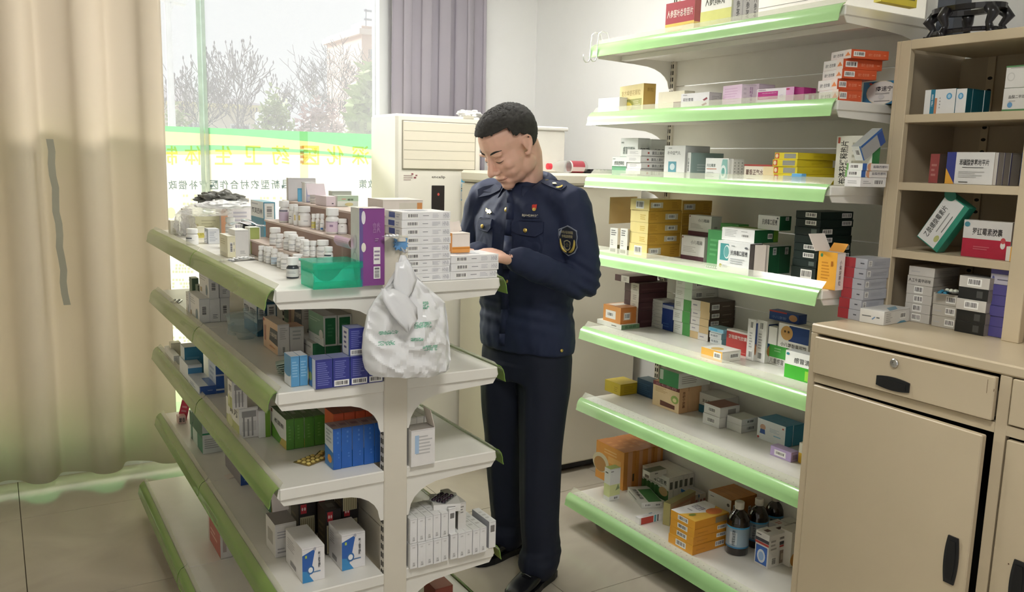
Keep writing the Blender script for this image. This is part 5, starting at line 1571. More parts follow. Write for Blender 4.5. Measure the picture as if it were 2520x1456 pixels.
def flap(pts, thick, nm):        # folded handle lying on the bag front
    fb = MB(); fb.col = srgb('f4f4f4')
    for k, (xl, yl, xr_, yr, dy) in enumerate(pts):
        p, q = at(U(xl), V(yl), 1, BY + dy), at(U(xr_), V(yr), 1, BY + dy)
        for m_ in range(7):
            s_ = p.lerp(q, m_ / 6)
            fb.v.append((s_.x, s_.y - .004 * math.sin(math.pi * m_ / 6) - .0035 * math.sin(m_ * 2.2 + k) - .010 * noise.noise(Vector((s_.x * 70, s_.z * 70, k))), s_.z + .003 * noise.noise(Vector((s_.x * 40, 5, s_.z * 40)))))
    for k in range(len(pts) - 1):
        for m_ in range(6): fb.f.append((k * 7 + m_, k * 7 + m_ + 1, (k + 1) * 7 + m_ + 1, (k + 1) * 7 + m_)); fb.c.append(srgb('f2f2f2')); fb.m.append(0)
    o = fb.build(nm, m_pbag, bg_, smooth=True); o.matrix_parent_inverse = Matrix.Translation(-bg_.location)
    o.modifiers.new('thickness', 'SOLIDIFY').thickness = thick
    return o
flap([(350, 560, 430, 545, -.03), (330, 640, 465, 610, -.034), (318, 720, 500, 690, -.04), (350, 800, 470, 780, -.046), (405, 850, 420, 852, -.05)], .0012, 'handle_loop')
flap([(240, 760, 330, 760, -.045), (250, 850, 420, 800, -.055), (310, 950, 500, 900, -.062), (370, 1020, 512, 985, -.066), (420, 1080, 440, 1078, -.066)], .0012, 'handle_loop')
# clip shaped like a blue cat face holding the bag
kc = at(U(382), V(432), 1, -.0065)
m_clip = mat('blue_plastic_clip', '6a9fd2', .35, var=.03)
k_ = 60 / 3.033 / FPX * depth_of(kc)
out = [(-.95, .35), (-.75, .30), (-.85, .85), (-.35, .62), (.35, .62), (.85, .85), (.75, .30), (.98, .2), (.78, .05), (.92, -.25), (.66, -.3), (.70, -.62), (.35, -.5), (0, -.75), (-.35, -.5), (-.70, -.62), (-.66, -.3), (-.92, -.25), (-.78, .05)]
kl = empty('hook_clip', kc, label='blue cat shaped hook stuck on the shelf upright', cat='hook')
MB().prism([(a * k_, b * k_) for a, b in out], lambda p, q, tt: (p, tt, q), -.004, .004).build('plate', m_clip, kl)
MB().prism([(a * k_ * .55, b * k_ * .28 + k_ * .62) for a, b in [(-1, -.6), (1, -.6), (1, .5), (.5, 1), (-.5, 1), (-1, .5)]], lambda p, q, tt: (p, tt, q), -.0065, -.004).build('face', mat('cream_clip_face', 'e3ddd0', .4), kl)
MB().tube([(0, -.002, -k_ * .3), (0, -.014, -k_ * .6), (0, -.026, -k_ * .85), (0, -.034, -k_ * .7), (0, -.036, -k_ * .35)], .0028, 8).build('hook', MATS['white_wire'], kl, smooth=True)
# ================================================================= goods on the wall shelf
K1, K2, K3, K4, K5, K6 = HW
KB = HWB
# ---- top shelf
FR(1400, 0, 2.8)
C('red and yellow carton on the top shelf', dict(base='f0e3b8', A=[r(0, .38, 1, 1, 'b0525a'), r(0, .3, 1, .38, 'e6c86a'), t('人参茎叶总皂苷片', .06, .55, .95, .78, 'f4e6dc'), ls(.1, .08, .8, .2, 2, 'd9c07a')], Bb='a85a58', B=[r(0, 0, 1, .35, 'e3c878')]), K1, 660, (858, 0), 896, 16, xf=1.225, H=.115, W=.03)
C('white carton with yellow green foot on the top shelf', dict(base='f3f2ea', A=[r(0, 0, 1, .5, 'dfe08c'), t('人参健脾丸', .15, .62, .78, .82, '5a5a52'), el(.06, .92, .04, .05, '7d7d76')], Bb='d9dcc0'), K1, 900, (1112, 0), 1130, -60, xf=1.23, H=.13, W=.025)
RW('grey white upright lettered carton, {o} of three, top shelf', dict(base='e4e3e2', B=[t('人参茎', .3, .3, .7, .9, '6a6a6c', 1)], A=[t('人参', .3, .3, .7, .9, '6a6a6c', 1)]), K1, None, (1130, 0), [1190, 1250, 1300], 0, xf=1.235, H=.125, D=.09, group='grey white cartons on the top shelf')
C('bright yellow carton at the near end of the top shelf', dict(base='e6d23c', A=[r(0, 0, 1, .2, 'e9dc6a')], B=[ls(.7, .2, .95, .35, 1, '8a7a20')]), K1, 2100, (2150, 0), 2395, 0, xf=1.21, H=.07, W=None)
pp = MB().box((1.19, .52, K1 + .003), (1.30, .74, K1 + .005)).box((1.188, .55, K1 + .0055), (1.29, .72, K1 + .0145)).build('paper_sheets', mat('white_paper', 'f6f6f4', .7), None, label='white papers lying at the far end of the top shelf', cat='paper')
# ---- second shelf
C('small white carton at the far end of the second shelf', dict(base='eeeef0', A=[ls(.1, .2, .6, .7, 2, 'd6d6dc')]), K2, 200, (345, 0), 362, 668, xf=1.215, W=.05)
C('yellow carton with a leaf picture on the second shelf', dict(base='c9a75c', Ab='ead794', A=[t('复方金银花颗粒', .08, .62, .88, .82, 'b59a50'), r(.06, .04, .94, .5, '9c9c50'), el(.35, .25, .2, .16, 'e6d25a'), r(.06, .04, .94, .08, 'f0eab0'), ls(.6, .2, .9, .45, 4, 'c9c490')], B=[t('颗粒', .3, .72, .8, .86, 'a98944')]), K2, 345, (508, 0), 592, 572, xf=1.225, yaw=-12)
C('pale cream carton behind the capsule carton', dict(base='f1ead2', A=[r(.6, .1, 1, .45, '8f7a70'), r(0, .0, .4, .12, 'c9a95a')]), K2, 612, (790, 0), 820, 622, xf=1.24, W=.05)
lidb = C('cream carton with a raised lid behind the capsule carton', dict(base='ece2c0', Ab='f3ecd2'), K2, 800, (870, 0), 948, 640, xf=1.30, H=.052)
fx = MB().box((-.0006, -.03, 0), (.0006, .03, .03)).build('raised_lid', mat('cream_board', 'f0e8cc', .6), lidb['o']); fx.location = (-lidb['W'] / 2, 0, lidb['H']); fx.rotation_euler.y = math.radians(62)
C('white carton with dark red capsule print on the second shelf', dict(base='edecee', A=[t('荜铃胃痛', .08, .5, .45, .72, '7a7a80'), pg([(.78, .55), (.92, .7), (.95, .6), (.84, .48)], '8f4450'), pg([(.74, .25), (.9, .38), (.94, .28), (.8, .18)], '8f4450'), ls(.08, .85, .3, .95, 1, 'b5b5ba'), r(0, 0, 1, .1, 'e2d6e2')], Bb='cfccca', B=[ls(.2, .5, .8, .8, 3, 'b0adab')]), K2, 768, (962, 0), 1050, 632, xf=1.222)
C('pink flowered carton with upright lettering on the second shelf', dict(base='ecdce8', Ab='e6c9e2', A=[ls(.1, .1, .9, .9, 7, 'd9b3d4')], B=[t('妇科千金片', .42, .1, .6, .9, 'a872a8', 1), ls(.1, .1, .3, .9, 4, 'd9c8d6')]), K2, 1055, (1185, 0), 1312, 578, xf=1.23, yaw=-10)
C('second pink carton behind the flowered one', dict(base='e6d3e2', Tb='d9c0d4'), K2, None, (1300, 0), 1410, 575, xf=1.285, D=.06)
MG = dict(base='ece6ec', A=[r(.03, .35, .58, .82, 'c0388c'), t('加味逍遥丸', .07, .55, .55, .74, 'f6eaf2'), ls(.07, .4, .5, .5, 1, 'e6a8cc'), el(.68, .5, .06, .1, 'd9cfe0'), r(.8, .0, 1, 1, 'dfa8d0'), el(.85, .88, .05, .05, 'c03a6a'), ls(.05, .88, .3, .95, 1, '9a6a90')], Bb='a8327c', B=[t('加味', .3, .3, .7, .7, 'f0d8e8', 1)], Tb='a03a7c')
C('magenta and white carton on the second shelf', MG, K2, 1290, (1545, 0), 1610, 596, xf=1.222)
RW('magenta carton, {o} of two beside the orange pile', dict(base='a8327c', B=[r(.2, 0, .7, .55, 'cfcbd2')]), K2, None, (1612, 0), [1662, 1700], 600, xf=1.226, D=.09, group='magenta cartons')
OS = dict(base='d05a34', Ab='efe9e6', A=[t('通便灵胶囊', .1, .3, .62, .66, '8a8688'), pg([(.72, .3), (.98, .3), (.85, .75)], 'ec8a4c'), r(.7, 0, 1, 1, 'f3e3da'), pg([(.72, .3), (.98, .3), (.85, .75)], 'ec8a4c')], B=[bc(.06, .22, .36, .78), t('通便灵胶囊', .45, .3, .78, .62, 'e08a6a'), ls(.86, .4, .95, .55, 1, 'e89a7c')], Tb='d9683f')
e1_, e2_ = axes2(-16)
zz = K2 + .0006
for i, (L, Mx, R_, Tm) in enumerate(((1690, 1852, 2014, 612), (1695, 1847, 2016, 540), (1715, 1880, 2118, 472), (1735, 1888, 2162, 402), (1782, 1944, 2202, 336))):
    m_ = place_M(zz, (Mx, 0), 1.215 + .004 * i)
    D_ = solve_u(m_, e1_, U(L)); W_ = solve_u(m_, e2_, U(R_)); H_ = solve_v(m_, (0, 0, 1), V(Tm))
    put_box('orange and white carton, %s of the slanting orange pile' % (FROMTOP[4 - i] if i else 'bottom one'), OS, m_, e1_, e2_, math.radians(-16), min(W_, .13), min(max(D_, .05), .09), H_ - .0004, 'slanting orange pile')
    zz += H_
C('blue and white oval patterned carton at the cabinet end', dict(base='3f86b4', A=[el(.62, .5, .5, .52, 'e9d8a8'), el(.63, .5, .485, .5, 'ece8e2'), t('痔速宁', .42, .55, .95, .78, '3a3a3c'), ls(.42, .42, .95, .5, 2, '9a9896'), el(.25, .9, .05, .05, 'c05a50'), ls(.4, .1, .9, .17, 1, '8a8886'), el(.62, .32, .1, .1, 'd6d3d0')]), K2, 2018, (2232, 0), 2270, 552, xf=1.385, W=.05)
# ---- third shelf
GM_ = dict(base='eceeea', A=[r(0, 0, 1, .5, '6fae86'), t('感冒灵颗粒', .15, .58, .85, .78, '5d6862'), r(.0, .48, 1, .52, '3f8a5c'), ls(.05, .85, .25, .93, 1, '8a928c')], B=[r(0, 0, 1, .3, 'dfe4de'), t('感冒灵', .15, .55, .9, .75, '6a706c'), r(0, .3, 1, .36, '5f8f70')], Tb='6a6e6c')
C('green foot white carton, front lower one at the far end, third shelf', GM_, K3, 295, (392, 1165), 420, 1080, xf=1.20)
g1 = C('green foot white carton, upper one at the far end, third shelf', GM_, K3, 348, (466, 0), 548, 950, xf=1.25)
C('green foot white carton behind the flat white pile', GM_, K3, None, (556, 0), 660, 958, xf=1.30, D=.05)
WF = dict(base='efedeb', A=[ls(.2, .3, .8, .75, 3, 'c3c2c2')], B=[t('黄连上清片', .45, .25, .95, .75, '77777a'), el(.3, .5, .04, .15, 'b0524a'), r(.0, 0, 1, .1, 'a5a4a4')], Tb='f4f3f0')
ST('flat white carton, {o} of the flat pile, third shelf', WF, K3, 395, (492, 1190), 655, [1162, 1120, 1075, 1028], xf=1.20, group='flat white pile on the third shelf')
C('white carton with a teal square on the third shelf', dict(base='e9e9e6', A=[t('补中益气丸', .15, .72, .78, .84, '8a8a88'), r(.22, .2, .6, .52, '5f9fae'), el(.42, .36, .12, .1, 'cfe0e2'), ls(.2, .9, .4, .95, 1, '9a9a98')], Bb='d6d6d4', Tb='c9c8c4'), K3, 650, (792, 0), 960, 1002, xf=1.22)
C('grey teal carton with a white spine on the third shelf', dict(base='e6e8e6', A=[t('六味地黄', .3, .3, .7, .8, '7a7e80', 1)], Bb='a9bdb9', B=[r(.05, .05, .95, .95, '9db3b0'), ls(.2, .3, .8, .6, 3, 'c3d2d0'), r(.45, .55, .7, .85, 'b9cccb')], Tb='9aa6a2'), K3, 800, (832, 0), 1056, 1050, xf=1.225, D=.02)
TL = dict(base='eef0ec', A=[t('克拉霉素', .06, .6, .45, .75, '7a8480'), r(.06, .5, .5, .54, 'c9907a'), pg([(.62, .0), (.75, .95), (.95, .95), (1, .0)], '8fc0b8'), el(.8, .4, .13, .3, 'e3f0ec'), el(.8, .4, .07, .18, '6fb0a6'), ls(.06, .15, .45, .4, 4, 'c0c6c2')], B=[ls(.3, .1, .7, .9, 6, 'b0b4ae')], Tb='dfe2dc')
C('white and teal carton leading a row on the third shelf', TL, K3, 935, (1092, 1204), 1122, 1090, xf=1.205)
RW('white carton spine, {o} of the row behind the white teal carton', dict(base='e4e3dd', B=[ls(.3, .1, .7, .9, 6, 'a5a69f')]), K3, None, (1124, 0), [1150, 1176, 1202], 1095, xf=1.21, D=.09, group='white carton spines on the third shelf')
C('cream carton with brush lettering and green top, third shelf', dict(base='eee4d2', A=[t('藿香正气水', .06, .4, .6, .72, '5a3a34'), r(0, .9, 1, 1, 'a8443c'), r(.6, 0, 1, .9, 'efdcae'), ls(.1, .12, .4, .25, 1, '9a7a6a')], Tb='5c8a52'), K3, 1202, (1425, 0), 1450, 1135, xf=1.215, W=.05)
YS = dict(base='d8c22a', Ab='ecd62e', A=[r(.02, .1, .2, .9, 'd05a34'), r(.42, .15, .92, .85, '9a9a90'), el(.1, .5, .06, .3, 'f0d9b0')], B=[ls(.4, .3, .7, .6, 2, 'c0a81c')], Tb='e6d238')  # brighter A face and top carry sunlight in their colour
ST('bright yellow carton, {o} of the yellow pile, third shelf', YS, K3, 1400, (1562, 1215), 1820, [1200, 1148, 1098, 1050], xf=1.20, group='yellow pile on the third shelf', jit=2)
C('small sky blue carton at the third shelf front', dict(base='6fb4e6'), K3, 1530, (1600, 1250), 1612, 1196, xf=1.188, D=None, W=.02)
C('tall white carton with upright dark lettering on the third shelf', dict(base='e9e7da', A=[t('布洛芬缓释热片', .12, .03, .34, .9, '3c3c36', 2), ls(.45, .3, .8, .9, 5, 'b9b7a6'), r(.04, .85, .1, .97, 'c05a48'), r(.72, .8, .78, 1, 'b5b06a'), r(.5, .3, .75, .5, 'c9c6b4')], Bb='2f7a44', Tb='4c8a58'), K3, 1822, (2072, 0), 2122, 932, xf=1.28)
tl2 = C('grey and blue carton leaning on the cabinet end pile, third shelf', dict(base='c9cdd0', Ab='eceee8', A=[bc(.3, .3, .7, .8), r(.85, 0, 1, 1, '3f6aa8')], B=[r(0, .0, .75, .85, 'a8a8a6'), r(.75, 0, 1, 1, '2f4f94'), r(0, .85, 1, 1, '3f6aa8')], Tb='b0b4b2'), K3 + .088, 1925, (2030, 0), 2185, 0, xf=1.235, H=.045, D=.03)
tl2['o'].rotation_euler.y = math.radians(-32); tl2['o'].location.z += .012
XS = dict(base='ece9e6', Ab='eef0ea', A=[bc(.2, .2, .8, .85), r(0, .0, .12, 1, '7fb46a')], Bb='ede9e4', B=[r(0, 0, .16, 1, '3f6ab0'), el(.3, .5, .12, .6, 'e0a884'), r(.3, .0, 1, 1, 'efeae4'), t('盐酸西替利', .4, .35, .95, .75, '6a6a74')], Tb='e6e6e2')
ST('white and blue carton, {o} of the cabinet end pile, third shelf', [dict(base='edebe8', A=[ls(.2, .3, .8, .7, 2)], B=[ls(.1, .3, .4, .7, 2), bc(.5, .2, .9, .8)]), XS, XS], K3, 1900, (2010, 0), 2185, [1220, 1172, 1124], xf=1.205, group='cabinet end pile on the third shelf', jit=1)
lfs = at(U(1850), V(1240), 2, K3)
o = MB().box((-.03, -.05, 0), (.03, .05, .012), bev=.001).build('leaflet_pad', mat('grey_paper_edge', 'd0cfcb', .7), None, label='pad of grey white leaflets beside the yellow pile', cat='leaflets'); o.location = (1.21, lfs.y, K3 + .0006)
# ---- fourth shelf
FR(1400, 460, 3.6)
SW = dict(base='ebe9e2', A=[ls(.15, .7, .85, .95, 3, '6a6a6a'), ls(.15, .3, .5, .55, 3, 'b0aeaa'), r(.1, .05, .8, .18, '5f5f5e')], B=[r(0, 0, 1, .35, '5c5c40'), r(0, .35, 1, 1, 'd9d6ca')], Tb='f0efe8')
C('small white carton, left one beside the yellow pile, fourth shelf', SW, K4, 358, (425, 552), 446, 368, xf=1.21, group='small white cartons')
C('small white carton, right one touching the yellow pile, fourth shelf', SW, K4, 448, (512, 566), 530, 372, xf=1.21, group='small white cartons')
YB_ = dict(base='c79a3a', Ab='f0dc92', A=[ls(.55, .2, .9, .7, 3, 'd9b95a')], B=[ls(.05, .2, .3, .8, 4, 'b0842c'), r(.5, .25, .88, .75, 'cfc6ae'), bc(.58, .32, .8, .68)], Tb='f3e7b4')  # A and top faces much paler: sunlight put into the colour
YB2 = dict(YB_, A=[bc(.3, .15, .72, .85)], B=[r(.04, .25, .42, .75, 'cfc6ae'), bc(.1, .32, .34, .68), ls(.7, .2, .92, .8, 4, 'b0842c')])
ST('golden yellow carton, {o} of the front golden pile', [YB2, YB_, YB_, YB_, YB2], K4, 530, (690, 620), 978, [512, 415, 318, 212, 112], group='front golden pile', jit=1.5, xf=1.215, W=None)
ST('golden yellow carton, {o} of the golden pile behind', [YB_, YB_, YB_, YB2], K4, None, (985, 560), 1245, [460, 340, 230, 122], D=.06, group='rear golden pile', jit=1, xf=1.375)
WP = dict(base='e9e6e2', A=[t('小儿咽扁', .42, .68, .9, .84, '5c5a5a'), ls(.1, .35, .7, .6, 4, 'c9c5c0'), r(0, 0, 1, .22, '5a2c3c'), el(.06, .93, .03, .04, '8a5a5a')], Bb='c4c0ba', B=[r(.3, .3, .6, .5, '9a9690')], Tb='d6d2cc')
wp1 = C('white carton with maroon foot, lower one beside the golden pile', WP, K4, 988, (1192, 645), 1230, 448, D=None, W=.045, xf=1.31)
C('white carton with maroon foot, upper one beside the golden pile', WP, wp1['top'], 1055, (1255, 435), 1306, 262, W=.05, xf=1.33)
gsc = C('green carton with white scalloped foot on the fourth shelf', dict(base='3f8a4c', A=[ls(.2, .3, .8, .8, 4, '57a062')] , B=[r(.5, .6, .95, .85, 'd0d6cc')]), K4, 1215, (1335, 660), 1345, 388, W=.04, xf=1.24)
fr_ = MB()
for k in range(6):
    p = place_M(K4 + .003, (1212 + 19 * k, 0), 1.234)
    fr_.lathe([(.0, 0), (.0022, .001), (.0022, .004), (0, .005)], p, 8)
bt_ = fr_.build('bead_trim', mat('white_bead', 'f2f2ee', .4), gsc['o'], kind='stuff'); bpy.context.view_layer.update(); bt_.matrix_parent_inverse = gsc['o'].matrix_world.inverted()
KV = dict(base='f0efed', Ab='f1f1ef', A=[pg([(.08, .38), (.08, .92), (.34, .92), (.40, .7), (.34, .38)], '4fa0a0'), el(.30, .66, .1, .22, 'eaf3f2'), el(.285, .66, .075, .18, '6fb0ae'), t('抗病毒口服液', .42, .58, .94, .74, '3c3e42'), ls(.42, .3, .9, .5, 3, 'c0c3c4'), el(.12, .2, .045, .06, 'b9b04a'), t('白云山', .2, .15, .34, .24, '6a6c70'), el(.9, .85, .05, .035, '6a6c70'), ls(.44, .85, .55, .9, 1, '8d9094')], Bb='6a6462', Tb='f4f4f2')
kf = C('white carton with a teal head silhouette at the front of the fourth shelf', KV, K4, 1308, (1588, 772), 1700, 505, xf=1.2)
for (yy, an) in ((-.5, -10), (.5, 60)):
    f5 = MB().box((-.0006, -.018, 0), (.0006, .018, kf['H'] * .96)).build('end_flap', MATS['carton_flap_board'], kf['o']); f5.location = (kf['W'] / 2 * (1 if yy < 0 else .2), -kf['D'] / 2 - .012, .001); f5.rotation_euler.z = math.radians(an)
DG = dict(base='1f5a38', B=[bc(.5, .7, .78, .96, 1), r(0, 0, .06, 1, '2f7a4a')], Tb='f0efec', Ab='f2f1ef', A=[t('抗病毒口服液', .2, .35, .9, .75, '4a4c50'), el(.9, .85, .04, .06, '5a5c60')])
RW('dark green carton, {o} of two beside the silhouette carton', DG, K4, None, (1735, 772), [1848, 1958], 532, D=.07, xf=1.28, group='dark green cartons')
C('white and green carton lying on the silhouette carton', dict(base='f0efec', A=[ls(.1, .3, .5, .9, 5, 'c6c6c4'), bc(.6, .35, .85, .6), ls(.6, .75, .8, .85, 1)], Bb='1f5a34', B=[r(.80, .05, 1, .95, '6a9a2c'), bc(.55, .3, .75, .7)], Tb='8fae4c', T=[r(0, 0, .4, 1, 'eceade')]), kf['top'], 1352, (1640, 522), 1850, 384, xf=1.225)
C('white and dark green carton at the very top of the green group', DG, kf['top'] + .042, 1538, (1862, 0), 1965, 0, xf=1.29, H=.046, D=.09)
C('bright green flat carton behind the white lying carton', dict(base='4f9a4a', A=[ls(.1, .05, .9, .35, 1, 'e6ece2')]), kf['top'] + .02, 1340, (1500, 0), 1530, 0, xf=1.33, H=.025, W=.05)
BG = dict(base='14241f', A=[bc(.4, .25, .85, .85)], B=[bc(.65, .2, .95, .8)], Tb='22302a')
BG2 = dict(base='14241f', A=[r(.68, .25, .9, .8, '5d6a66')], B=[bc(.1, .2, .4, .8), ls(.5, .3, .9, .6, 2, '22342e')])
ST('blackish green carton, {o} of the tall dark pile, fourth shelf', [BG, BG2, BG, BG, BG2, BG2, BG, BG], K4, 1968, (2182, 800), 2470, [722, 655, 582, 510, 438, 362, 292, 222], group='tall dark pile', jit=.8, xf=1.27)
og = C('orange open carton in front of the dark pile', dict(base='eaa93c', Ab='f0ad3c', A=[ls(.2, .25, .7, .75, 6, 'd08a28'), r(.08, .04, .3, .1, '6a3a1c'), el(.18, .9, .07, .05, '4a8a5a'), ls(.7, .55, .82, .85, 1, 'a9641c')], Bb='eee6de', B=[t('小柴胡颗粒', .35, .12, .65, .8, '5a4a44', 1)], Tb='d9cdbe'), K4, 2190, (2355, 812), 2425, 585, xf=1.2)
for (dx, dy, w2, h2, ax_, an, mm) in ((0, .5, .07, .055, 'x', -30, 'carton_flap_board'), (.5, 0, .05, .03, 'y', 40, 'orange')):
    mmm = MATS['carton_flap_board'] if mm != 'orange' else mat('orange_board', 'eba74a', .6)
    if ax_ == 'x': f6 = MB().box((-w2 / 2, -.0006, 0), (w2 / 2, .0006, h2)).build('open_flap', mmm, og['o']); f6.rotation_euler.x = math.radians(an)
    else: f6 = MB().box((-.0006, -w2 / 2, 0), (.0006, w2 / 2, h2)).build('open_flap', mmm, og['o']); f6.rotation_euler.y = math.radians(an)
    f6.location = (og['W'] * dx, og['D'] * dy, og['H'])
fb_ = MB().box((1.22, .735, K4 + .11), (1.40, .7365, K4 + .215), rot=Matrix.Rotation(.25, 3, 'Z')).build('carton_sheet', mat('yellow_brown_board', 'b9a878', .7), None, label='yellow brown sheet of board leaning behind the golden pile', cat='board')
# ---- fifth shelf
FR(1400, 640, 3.818)
MA = dict(base='4a2a2c', Ab='4d2b30', A=[r(.44, 0, 1, 1, 'cfc8bc'), ls(.6, .2, .9, .8, 3, '9a9288')], B=[ls(.1, .2, .9, .5, 1, '5a3a3a')], Tb='7a6c64')
ma = ST('maroon carton, {o} of the maroon pile, fifth shelf', MA, K5, 510, (645, 560), 905, [478, 398, 312, 222], group='maroon pile', jit=1, xf=1.36)
C('maroon carton lying askew on top of the maroon pile', MA, ma['top'], 432, (566, 212), 832, 112, H=.026, xf=1.33)
C('flat white and green carton under the orange one', dict(base='e6e6da', Ab='e9e9e0', Bb='6a8a66', B=[t('板蓝根', .2, .2, .8, .8, '3f5a40')], A=[ls(.6, .3, .9, .7, 1, '6a6a62')]), K5, 265, (492, 655), 662, 612)
C('orange carton with a barcode sticker on the fifth shelf', dict(base='c97c3c', Ab='dc9650', A=[r(.15, .25, .72, .72, 'f0ece6'), bc(.22, .35, .62, .62)], B=[r(.08, .25, .34, .72, 'd0a078'), bc(.12, .3, .3, .68), ls(.5, .3, .85, .7, 4, 'dfa266')], Tb='c98a58', T=[r(.1, .5, .6, .9, 'e2d6c8')]), K5 + .015, 320, (482, 612), 765, 450)
C('small rust orange carton behind the orange one', dict(base='b5683c'), K5 + .062, 628, (680, 430), 735, 392, D=.03, xf=1.40)
ST('flat white carton, {o} of the slim white pile behind, fifth shelf', dict(base='dcdad4', A=[ls(.1, .3, .6, .6, 1, 'b5b2ac')], Tb='e6e4de'), K5, 738, (862, 645), 985, [612, 578, 540, 508, 472, 440, 408, 380], group='slim white pile', jit=.8)
C('navy blue carton beside the white and green pile', dict(base='1f3f8c', A=[r(.0, .82, 1, .95, 'b9c2da'), ls(.1, .1, .9, .3, 2, '3f5fa8'), r(0, .0, .12, .2, 'd0d6e2')]), K5, 868, (972, 672), 1000, 425, W=.04)
WGP = dict(base='dcdcd4', Ab='dedfd8', A=[r(.55, 0, 1, 1, '4f9a4e'), ls(.1, .3, .45, .75, 3, 'b9b9b0')], B=[bc(.15, .2, .4, .75), ls(.55, .3, .9, .6, 2, 'b0aca4')], Tb='cfcfc4')
WGP2 = dict(WGP, A=[r(.55, 0, 1, 1, 'c9ddc6'), ls(.1, .3, .45, .75, 3, 'b9b9b0')])
ST('white and green carton, {o} of the white green pile, fifth shelf', [WGP, WGP, WGP, WGP2, WGP2], K5, 978, (1132, 725), 1412, [600, 490, 382, 278, 178], group='white green pile', jit=1.2)
BC_ = dict(base='54463c', Ab='dfd9d4', A=[r(.5, 0, 1, 1, 'd6ba8c'), ls(.1, .35, .4, .65, 1, '9a94a0')], B=[bc(.08, .2, .38, .75), ls(.5, .4, .9, .6, 1, '8a7c70')], Tb='5c5048')
BC2 = dict(BC_, A=[r(.0, 0, .45, 1, 'd6ba8c'), ls(.55, .35, .85, .65, 1, '9a94a0')])
ST('brown and cream carton, {o} of the brown pile, fifth shelf', [BC2, BC_, BC_, BC_, BC_], K5, 1138, (1306, 768), 1590, [698, 632, 562, 492, 400], group='brown cream pile', jit=1.2)
LBW = dict(base='e2e4e4', A=[t('布洛芬', .1, .3, .7, .7, '6a7280')], Bb='a9cfe2', Tb='8fb8c4')
lw = ST('white light blue ended carton, {o} of the pile by the red carton', LBW, K5, 1322, (1432, 805), 1485, [750, 700, 648], group='light blue end pile', jit=1, W=.05)
C('sky blue flat carton on the light blue end pile', dict(base='8cc6e0', A=[r(.1, .2, .6, .8, '5fb4da')], Tb='7d9a9c'), lw['top'], 1312, (1450, 635), 1560, 590, H=.014, xf=1.36)
C('red and white carton with white lettering on the fifth shelf', dict(base='e6e2de', Ab='c8413e', A=[t('氨咖黄敏胶囊', .1, .62, .95, .8, 'f2dcd6'), r(0, .92, 1, 1, 'ece6e2'), ls(.4, .08, .95, .14, 1, 'e08a80')], Tb='eae6e2'), K5, 1472, (1672, 908), 1700, 690, W=.03)
KD = dict(base='e9e8e4', A=[bc(.35, .75, .7, .97), ls(.3, .3, .7, .7, 6, 'b0aeac'), bc(.3, .04, .75, .25)], Bb='e6e4de', B=[r(.1, .35, .62, .92, '2c4a8c'), el(.3, .28, .22, .14, 'b97a4e'), t('小儿氨酚', .68, .4, .92, .9, '5a5a58', 1)], Tb='dedcd6')
C('tall white carton, left of the pair beside the red carton', KD, K5, 1660, (1732, 948), 1768, 562, group='pair of tall white cartons')
C('tall white carton, right of the pair, with navy picture side', KD, K5, 1738, (1835, 968), 2005, 575, group='pair of tall white cartons')
kz = K5 + .07
BS = dict(base='e4e1da', Ab='e6e3dc', A=[r(.35, .3, 1, .95, '24407c'), el(.28, .62, .2, .3, 'c79a5c'), el(.22, .68, .03, .05, '4a3424'), el(.34, .68, .03, .05, '4a3424'), t('小儿氨酚黄那敏', .1, .05, .95, .22, '5a564e')], Tb='cfccc2')
C('white and navy carton with a cartoon face picture, fifth shelf', BS, kz, 1960, (2245, 712), 2310, 470, xf=1.36, W=.04, H=.08)
C('white carton end beside the cartoon face carton', dict(base='e6e4de'), kz, 1868, (1945, 0), 1960, 0, xf=1.36, H=.06, W=.03)
C('navy and red carton on top at the back of the fifth shelf', dict(base='24407c', A=[r(0, .85, .6, 1, 'b0403c'), t('小儿氨酚', .1, .2, .6, .5, '6a7eb0'), el(.82, .55, .14, .35, 'b98a64')]), kz + .08, 1880, (2155, 0), 2180, 0, xf=1.38, H=.032, W=.04)
C('bright green and white carton lying at the cabinet end', dict(base='4cae4c', Ab='4fb84f', A=[r(0, 0, 1, .28, 'eceae4'), t('儿童感冒', .2, .03, .9, .25, '55524c'), ls(.4, .5, .8, .7, 2, '8fd08c')], Tb='3c7a40'), K5, 1850, (2030, 1005), 2250, 770, W=.10)
C('green and white carton nearest the cabinet on the fifth shelf', dict(base='e9e9e4', A=[r(0, 0, 1, .5, '3fae2c'), t('感冒清', .35, .6, .95, .8, '5a5c58'), el(.1, .88, .06, .05, '3f8a9a'), r(.8, .05, .98, .4, '8fce3c')], Tb='c9cac4'), K5, 2020, (2262, 1160), 2300, 900, W=.04)
C('small orange and white carton lying at the front of the fifth shelf', dict(base='e9e4da', Ab='eab24c', A=[r(.6, .2, .95, .85, 'eceae4'), bc(.63, .25, .92, .8)], B=[bc(.4, .25, .9, .75)], Tb='ece8e0', T=[el(.3, .5, .25, .22, 'e0b868')]), K5, 1240, (1436, 962), 1612, 865)
